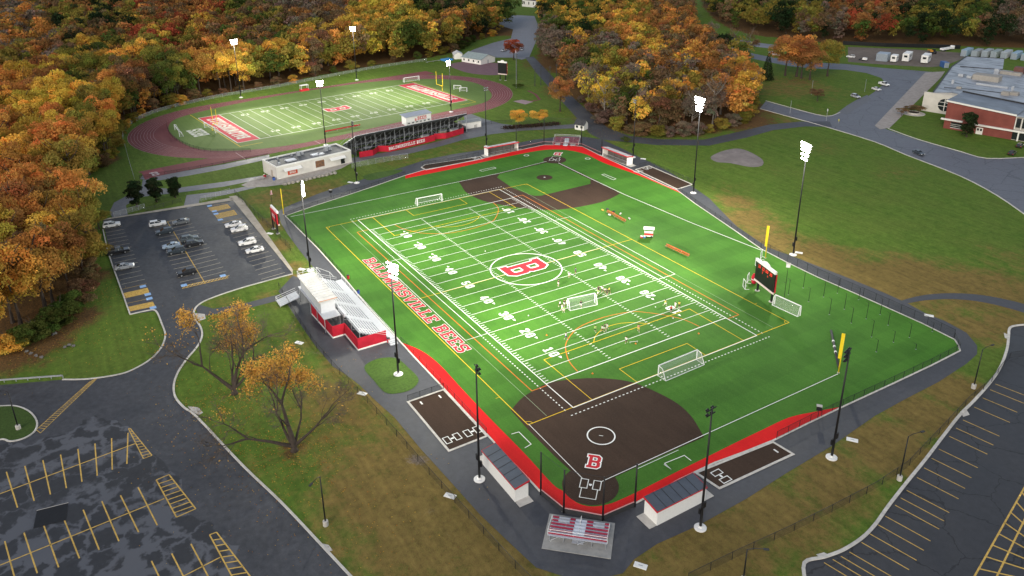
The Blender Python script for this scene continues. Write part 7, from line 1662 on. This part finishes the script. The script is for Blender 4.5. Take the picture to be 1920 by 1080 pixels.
for wname, poly in WOODS.items():
    P = [(p.x, p.y) for p in gl([(u, max(v, -14)) for u, v in poly])]
    xs = [p[0] for p in P]; ys = [p[1] for p in P]; st = {'left': 7.6, 'middle': 7.0, 'upper': 9.0}[wname]
    y = min(ys); row_i = 0
    while y < max(ys):
        x = min(xs)+(row_i % 2)*st/2
        while x < max(xs):
            px, py = x+rng.uniform(-.38, .38)*st, y+rng.uniform(-.38, .38)*st
            x += st*(1+max(0, (math.hypot(px-CAMC[0], py-CAMC[1])-420)/900))
            if not inside(P, px, py): continue
            if any(math.hypot(px-h.location.x, py-h.location.y) < 13 for h in HOUSES): continue
            u, v = PR((px, py, 0)); H = rng.uniform(16, 24) if wname == 'left' else (rng.uniform(13, 20) if wname == 'middle' else rng.uniform(13, 21))
            ut, vt = PR((px, py, H))
            if u < -70 or u > 1990 or vt > 1090 or v < -6 or ut < -60 and u < -60: continue
            cand.append((v-vt, u, v, px, py, H, wname))
        y += st*.87; row_i += 1
cand.sort(key=lambda c: -c[0])
NIND = 262
print('woodland candidates', len(cand))
ind = []
for i, (sz, u, v, px, py, H, wname) in enumerate(cand[:NIND]):
    vc = v-sz*.6; col = pick_col(u, vc, rng)
    shp = rng.choice(['round', 'round', 'spread', 'tall'] if wname == 'left' else (['tall', 'tall', 'sparse', 'tall', 'round'] if wname == 'middle' else ['round', 'tall', 'tall', 'tall']))
    if wname == 'left' and ((u > 215 and v > 250-.33*(u-215)+0 and u < 520) or (u >= 520 and v > 152-.17*(u-520))): shp = 'tall'
    if col == 'grey brown': shp = 'sparse' if rng.random() < .6 else 'tall'
    if col in ('dark green',) and wname == 'upper' and rng.random() < .3: shp = 'conifer'
    zone = min(ZONES, key=lambda z: (z[0]-u)**2+((z[1]-v)*1.5)**2)[2]
    ind.append([u, v, px, py, H, shp, col, zone])
grp = {}
for t in ind: grp.setdefault((t[5], t[6], t[7]), []).append(t)
ADJ = {'round': 'round', 'tall': 'narrow', 'spread': 'broad', 'sparse': 'sparse', 'conifer': 'pointed'}
for key, lst in grp.items():
    lst.sort(key=lambda t: t[0])
    for k, (u, v, px, py, H, shp, col, zone) in enumerate(lst):
        lab = f'{col} {ADJ[shp]} tree {zone}'
        if len(lst) > 1: lab += f', {ORD[k+1]}' + ('' if k == 0 else ' from left')
        tree((px, py, 0), H, {'round': 1.0, 'tall': 1.12, 'spread': .95, 'sparse': 1, 'conifer': 1}[shp]*rng.uniform(.88, 1.12), shp, col, lab, group='woodland trees' if px < 0 or True else None)
# everything farther off reads as one mass
Qs, Ts = [], []
SM_ = [crown_arrays(NP_, s_, 900, .027) for s_ in ('round', 'round', 'tall', 'spread', 'tall', 'round')]
for sz, u, v, px, py, H, wname in cand[NIND:]:
    Q, ti = SM_[rng.randrange(len(SM_))]; col = pick_col(u, v-sz*.6, rng); a = rng.uniform(0, 6.28); ca_, sa_ = math.cos(a), math.sin(a); w = H*rng.uniform(.9, 1.15)
    k = 900 if sz > 22 else 600
    q = Q[:k]; X = (q[..., 0]*ca_-q[..., 1]*sa_)*w+px; Y = (q[..., 0]*sa_+q[..., 1]*ca_)*w+py; Z = q[..., 2]*H
    Qs.append(np.stack([X, Y, Z], -1)); Ts.append(ti[:k]*np.array(PAL[col])*rng.uniform(.8, 1.2))
if Qs:
    o = bpy.data.objects.new('distant_woodland', quads_mesh('distant_woodland', np.concatenate(Qs), np.concatenate(Ts), WOODM)); COL.objects.link(o); o['kind'] = 'stuff'; o['label'] = 'distant autumn woodland along the top of the photo'; o['category'] = 'woodland'
# ---- single trees
def at_tree(u, v, top, W_, shape, col, label, **k):
    H = HT((u, v), (u, top)); return tree(tuple(G(u, v)), H, W_, shape, col, label, **k)
g_ = 'orange trees on the school lawn'
at_tree(1472,142,60,1.25,'round','rust','orange tree leftmost of the cluster on the school lawn',group=g_)
at_tree(1493,144,52,1.2,'round','orange','orange tree second from left of the cluster on the school lawn',group=g_)
at_tree(1502,147,66,1.1,'round','rust','rust tree in the middle of the cluster on the school lawn',group=g_)
at_tree(1518,150,76,1.15,'round','rust','orange tree lowest of the cluster on the school lawn',group=g_)
at_tree(1551,143,68,1.2,'round','olive','yellow olive tree right of the orange cluster on the school lawn',group=g_)
at_tree(1437,150,97,1.15,'conifer','dark green','dark blue green spruce left of the orange cluster')
at_tree(1532,190,165,1.7,'spread','brown','small flat topped brown tree alone on the school lawn')
gb = 'bare trees along the upper road'
at_tree(1335,85,38,1.0,'sparse','grey brown','bare tree leftmost by the upper road bend',group=gb)
at_tree(1374,101,50,1.0,'sparse','brown','bare tree second along the upper road',group=gb)
at_tree(1401,118,52,1.0,'sparse','brown','leaning bare tree at the lower kerb of the upper road',group=gb)
at_tree(973,239,203,1.55,'round','golden','small golden tree left of two behind the far red dugout',group='two small golden trees')
at_tree(1011,237,204,1.55,'spread','golden','small golden tree right of two behind the far red dugout',group='two small golden trees')
at_tree(1050,209,140,1.1,'round','rust','olive orange tree alone beside the walking path')
at_tree(963,112,70,1.5,'round','red','red brown tree beside the far road')
gg = 'three dark green trees above the small car park'
at_tree(257,388,337,1.45,'oval','dark green','dark green tree leftmost of three above the car park',group=gg)
at_tree(294,379,331,1.45,'oval','dark green','dark green tree in the middle of three above the car park',group=gg)
at_tree(329,371,330,1.45,'oval','dark green','dark green tree rightmost of three above the car park',group=gg)
at_tree(1812,257,208,1.45,'oval','dark green','dark green tree in front of the brick school wall')
for i, (u, v) in enumerate(((1703,210),(1713,208),(1722,210),(1690,214))):
    at_tree(u, v+3, v-12, 2.0, 'spread', 'brown', ['brown shrub in the round bed, left','brown shrub in the round bed, middle','brown shrub in the round bed, right','loose brown shrub beside the round bed'][i], cat='shrub', name='shrub', group='shrubs at the round bed')
for i, (u, v) in enumerate(((1170,265),(1176,268),(975,166),(968,166))):
    at_tree(u, v, v-9, 2.4, 'spread', 'green', ['low green shrub left on the strip by the winding path','low green shrub right on the strip by the winding path','low shrub right of the tall flagpole','low shrub at the foot of the tall flagpole'][i], cat='shrub', name='shrub', group='low shrubs')
gh = G(985,236); t = thing('hedge', 'dark clipped hedge below the two small golden trees', 'hedge', tuple(G(945,242)), 0); a_, b_ = G(945,242), G(1048,234); n = 1500
tt = NP_.random(n); base = np.stack([a_.x+(b_.x-a_.x)*tt, a_.y+(b_.y-a_.y)*tt, 0*tt], 1)+np.stack([NP_.normal(size=n)*.6, NP_.normal(size=n)*.6, NP_.random(n)*1.3], 1)-np.array([a_.x, a_.y, 0])
sz_ = .25; dv = NP_.normal(size=(n, 3)); dv /= np.linalg.norm(dv, axis=1)[:, None]; ev_ = np.cross(dv, NP_.normal(size=(n, 3))); ev_ /= np.linalg.norm(ev_, axis=1)[:, None]
Q = np.stack([base-dv*sz_, base-ev_*sz_, base+dv*sz_, base+ev_*sz_], 1); Q[..., 2] = np.maximum(Q[..., 2], .02); inst('foliage', quads_mesh('hedge', Q, .7+.6*NP_.random((n, 3)), LEAFM), t, color=(.05,.032,.022))
at_tree(195,293,238,1.5,'round','olive','round olive green tree standing forward by the track fence')
at_tree(172,505,445,1.7,'spread','olive','spreading olive tree leaning over the left parking row')
at_tree(186,430,395,1.8,'spread','olive','olive bush half hiding the white SUV at the lot corner')
at_tree(452,183,130,.9,'tall','olive','thin dark stemmed tree on the far side of the track') if False else None
# brush along the skirts of the woods
bz = {}
BR = [(20,657,6),(45,650,6),(72,637,7),(98,621,7),(120,605,7),(140,588,7),(154,566,7),(166,540,7),(174,512,6),(178,480,6),(172,452,6),(170,420,6),(160,395,6)]
for k in range(34):
    e = curve([(178,322),(212,300),(220,262),(244,236),(300,208),(360,193),(430,177),(520,163),(600,144),(700,126),(800,111),(850,101),(885,84),(925,71)], 8, False); q = e[int(k/33*(len(e)-1))]; BR.append((q[0]+rng.uniform(-4,4), q[1]-2+rng.uniform(-2,1), rng.uniform(4,8)))
for u, v in ((1090,192),(1108,210),(1130,231),(1155,243),(1180,250),(1205,254),(1230,256),(1255,256),(1280,255),(1305,253),(1330,249),(1352,243),(1375,236),(1395,230),(1408,218),(1412,204)): BR.append((u, v, rng.uniform(4,8)))
for u, v, H in BR:
    col = rng.choice(['olive', 'olive', 'green', 'brown', 'golden'] if u < 1000 else ['grey brown', 'olive', 'brown', 'grey brown']); zone = min(ZONES, key=lambda z: (z[0]-u)**2+((z[1]-v)*1.5)**2)[2]; bz.setdefault((col, zone), []).append((u, v, H))
for (col, zone), lst in bz.items():
    lst.sort()
    for k, (u, v, H) in enumerate(lst):
        g = G(u, v); tree((g.x, g.y, -.4), H, rng.uniform(1.3, 1.9), 'bush', col, f'low {col} brush {zone}' + (f', {ORD[k+1]}' + ('' if k == 0 else ' from left') if len(lst) > 1 else ''), cat='shrub', name='brush', group='brush along the woods edge')
# ---- the two big half-bare trees on the near lawn
def big_tree(foot, top, label, seed, leafdir, stems):
    r = random.Random(seed); g = G(*foot); H = HT(foot, top); t = thing('lawn_tree', label, 'tree', tuple(g), 0, 'large half bare trees on the near lawn')
    wood = MB(); tw = MB(); tips = []
    def grow(p, d, L_, rad, lev):
        n = 4; q = Vector(p); dd = Vector(d)
        for i in range(n):
            dd = (dd+Vector((r.gauss(0, .13), r.gauss(0, .13), r.gauss(.02, .08)))).normalized(); e = q+dd*(L_/n); r1 = rad*(1-.16*(i+1))
            (wood if lev < 3 else tw).tube(q, e, rad*(1-.16*i), r1, 8 if lev < 2 else (6 if lev < 3 else 3), lev == 0); q = e
            if lev >= 1 and lev < 4 and i >= 1 and r.random() < .75:
                ax = dd.orthogonal().normalized(); ax.rotate(Matrix.Rotation(r.uniform(0, 6.28), 3, dd)); nd = (dd*.75+ax*.8+Vector((0, 0, .12))).normalized(); grow(q, nd, L_*r.uniform(.45, .65), r1*.55, lev+1)
        if lev < 4:
            for k in range(2 if lev else 0):
                ax = dd.orthogonal().normalized(); ax.rotate(Matrix.Rotation(r.uniform(0, 6.28), 3, dd)); nd = (dd+ax*.55+Vector((0, 0, .08))).normalized(); grow(q, nd, L_*r.uniform(.55, .75), rad*.36*1.4, lev+1)
        else: tips.append(q)
        if lev >= 3:
            tips.append(q)
            for _ in range(7):
                e = q+Vector((r.gauss(0,.75), r.gauss(0,.75), r.gauss(.35,.6))); tw.tube(q, e, .022, .008, 3, False)
    wood.lathe([(.75,0),(.55,.35),(.48,1.0)], 10)
    for d, L_, rad in stems: grow((0, 0, .9), Vector(d).normalized(), L_*H, rad, 1)
    wood.build('trunk', BARK, t, smooth=True); tw.build('twigs', pm('twig_bark', (.10,.078,.062), .95, .3, 3), t)
    # leaves cling to the tips of the higher, sunward boughs
    ld = Vector(leafdir).normalized(); pts = []
    zmax = max(p.z for p in tips)
    for p in tips:
        s_ = (p.z/zmax)*.62+(p.x*ld.x+p.y*ld.y)/H*1.05
        k = 26 if s_ > .80 else (5 if s_ > .71 else (1 if r.random() < .15 else 0))
        for _ in range(k): pts.append((p.x+r.gauss(0, .55), p.y+r.gauss(0, .55), p.z+r.gauss(.15, .45)))
    c = np.array(pts); n = len(c); R_ = np.random.default_rng(seed); nr = R_.normal(size=(n, 3)); nr /= np.linalg.norm(nr, axis=1)[:, None]; x = np.cross(nr, R_.normal(size=(n, 3))); x /= np.linalg.norm(x, axis=1)[:, None]; y = np.cross(nr, x)
    s = (.10+.14*R_.random(n))[:, None]; Q = np.stack([c-x*s, c-y*s*.7, c+x*s, c+y*s*.7], 1); ti = np.repeat(.65+.7*R_.random((n, 1)), 3, 1)*np.array([1, 1, 1])+R_.normal(size=(n, 3))*.05
    inst('crown', quads_mesh('crown', Q, np.clip(ti, .2, 2), LEAFM), t, color=(.64,.37,.085)); return t
LD = (FC-Vector((0,0))).normalized(); lx = Vector((CAMC[0], CAMC[1]))
away = (Vector((30,50))-lx).normalized(); right = Vector((away.y, -away.x))
def wd(rt, fw, up): v = right*rt+away*fw; return (v.x, v.y, up)
big_tree((440,738), (440,622), 'big half bare tree with orange crown tips, nearer the small car park', 21, (away.x, away.y, 0), [(wd(-.75,.45,1),.56,.42),(wd(.35,.35,1),.56,.46),(wd(1.2,.1,.8),.48,.28),(wd(-.2,.9,1),.50,.32),(wd(.7,.8,1),.46,.28)])
big_tree((552,845), (552,716), 'big half bare tree with forked trunk and orange crown tips, nearer the long drive', 8, (away.x, away.y, 0), [(wd(-1.2,.0,.75),.56,.38),(wd(.06,.35,1),.56,.52),(wd(1.0,.1,.8),.46,.32),(wd(-.35,.8,1),.50,.32),(wd(.6,.7,1),.46,.3)])

# fallen leaves drifted over the grass near the trees
fl = []; R3 = np.random.default_rng(4)
for (u, v, rad, n) in ((440,738,9,900),(552,845,9,1000),(100,640,10,700),(165,560,7,500),(182,470,5,300),(1500,150,14,700),(1250,262,16,500),(1380,235,10,400),(1140,250,9,400),(1052,210,5,200),(990,238,6,250),(460,800,14,500),(640,960,16,400),(540,700,14,400),(250,640,14,300),(230,270,8,300),(400,185,16,400),(600,147,18,400)):
    g = G(u, v); p = R3.normal(size=(n, 2))*rad*.6; fl.append(np.concatenate([p+[g.x, g.y], np.full((n, 1), .05)], 1))
c = np.concatenate(fl); n = len(c); a = R3.random(n)*6.28; s = (.06+.10*R3.random(n))[:, None]; x = np.stack([np.cos(a), np.sin(a), R3.normal(size=n)*.2], 1); y = np.stack([-np.sin(a), np.cos(a), R3.normal(size=n)*.2], 1)
Q = np.stack([c-x*s, c-y*s*.7, c+x*s, c+y*s*.7], 1); cols = np.array([(.45,.24,.05),(.36,.16,.04),(.22,.12,.05),(.5,.33,.07)])[R3.integers(0, 4, n)]
o = bpy.data.objects.new('fallen_leaves', quads_mesh('fallen_leaves', Q, cols, WOODM)); COL.objects.link(o); o['kind'] = 'stuff'; o['label'] = 'fallen autumn leaves scattered on the grass near the trees'; o['category'] = 'leaves'
# ================================================================ camera, sky and light
cam = bpy.data.cameras.new('camera'); co = bpy.data.objects.new('camera', cam); COL.objects.link(co)
co.matrix_world = Matrix.Translation(Vector(CAMC)) @ CM
cam.sensor_fit = 'HORIZONTAL'; cam.sensor_width = 36; cam.lens = 36*FOC/IMW; cam.shift_y = CY/IMW; cam.clip_end = 8000; cam.clip_start = 1
SC.camera = co
w = bpy.data.worlds.new('World'); SC.world = w; w.use_nodes = True
nt = w.node_tree; bg = nt.nodes['Background']; sky = nt.nodes.new('ShaderNodeTexSky'); sky.sky_type = 'NISHITA'
SUN_EL, SUN_AZ = R(28), R(325)
sky.sun_disc = False; sky.sun_elevation = SUN_EL; sky.sun_rotation = SUN_AZ; sky.air_density = 1.2; sky.dust_density = 1.5; sky.ozone_density = 1.5
hs_ = nt.nodes.new('ShaderNodeHueSaturation'); hs_.inputs['Saturation'].default_value = .62; nt.links.new(sky.outputs[0], hs_.inputs['Color']); nt.links.new(hs_.outputs[0], bg.inputs[0]); bg.inputs[1].default_value = .165
sun = bpy.data.lights.new('sun', 'SUN'); so = bpy.data.objects.new('sun', sun); COL.objects.link(so)
sun.energy = 1.2; sun.angle = R(20); sun.color = (1, .86, .7)
# Nishita: rotation 0 puts the sun over +Y, turning clockwise seen from above
sd = Vector((math.sin(SUN_AZ)*math.cos(SUN_EL), math.cos(SUN_AZ)*math.cos(SUN_EL), math.sin(SUN_EL)))
so.rotation_euler = sd.to_track_quat('Z', 'Y').to_euler()
vs = SC.view_settings; vs.view_transform = 'Standard'; vs.look = 'None'; vs.exposure = 0.0; vs.gamma = 1.0
SC.cycles.max_bounces = 4; SC.cycles.diffuse_bounces = 3; SC.cycles.glossy_bounces = 2; SC.cycles.transparent_max_bounces = 12
FK = .70
SPILL = {0: 4e4, 1: 4e4, 2: 5e4, 3: 7e4, 10: 2e4, 11: 2e4, 12: 2.5e4, 13: 2.5e4}
SC.cycles.use_denoising = True
# the lit floodlights: two crossing beams for each lit pole and a little stray light
BEAMS = {0: [(60,-36,2.4e5),(97,-30,2.2e5)], 1: [(14,-32,2.2e5),(46,-36,2.4e5)], 2: [(24,-12,2.6e5),(46,-12,2.8e5)], 3: [(46,-14,3.0e5),(92,-18,3.2e5)],
         10: [(245,-10,2.6e5),(262,-40,1.6e5)], 11: [(255,-60,1.6e5),(255,-85,2.2e5)], 12: [(218,-75,2.6e5),(222,-45,1.6e5)], 13: [(215,-25,1.6e5),(214,2,2.4e5)]}
for i, (g, h, aim, lit, rz) in enumerate(LAMPS):
    if not lit: continue
    d = Vector((aim[0]-g.x, aim[1]-g.y, 0)); d.normalize(); p = Vector((g.x, g.y, h-1.2))+d*1.2
    for tx, ty, e in BEAMS[i]:
        l = bpy.data.lights.new('floodlight_beam', 'SPOT'); o = bpy.data.objects.new('floodlight_beam', l); COL.objects.link(o)
        l.energy = e*FK*(.92 if i > 9 else .92); l.spot_size = R(68); l.spot_blend = 1.0; l.shadow_soft_size = .9; l.color = (1, .95, .80)
        o.location = p; o.rotation_euler = (Vector((tx, ty, 0))-p).to_track_quat('-Z', 'Y').to_euler()
    l = bpy.data.lights.new('floodlight_spill', 'POINT'); o2 = bpy.data.objects.new('floodlight_spill', l); COL.objects.link(o2)
    l.energy = SPILL[i]; l.shadow_soft_size = .9; l.color = (1, .95, .80); o2.location = p
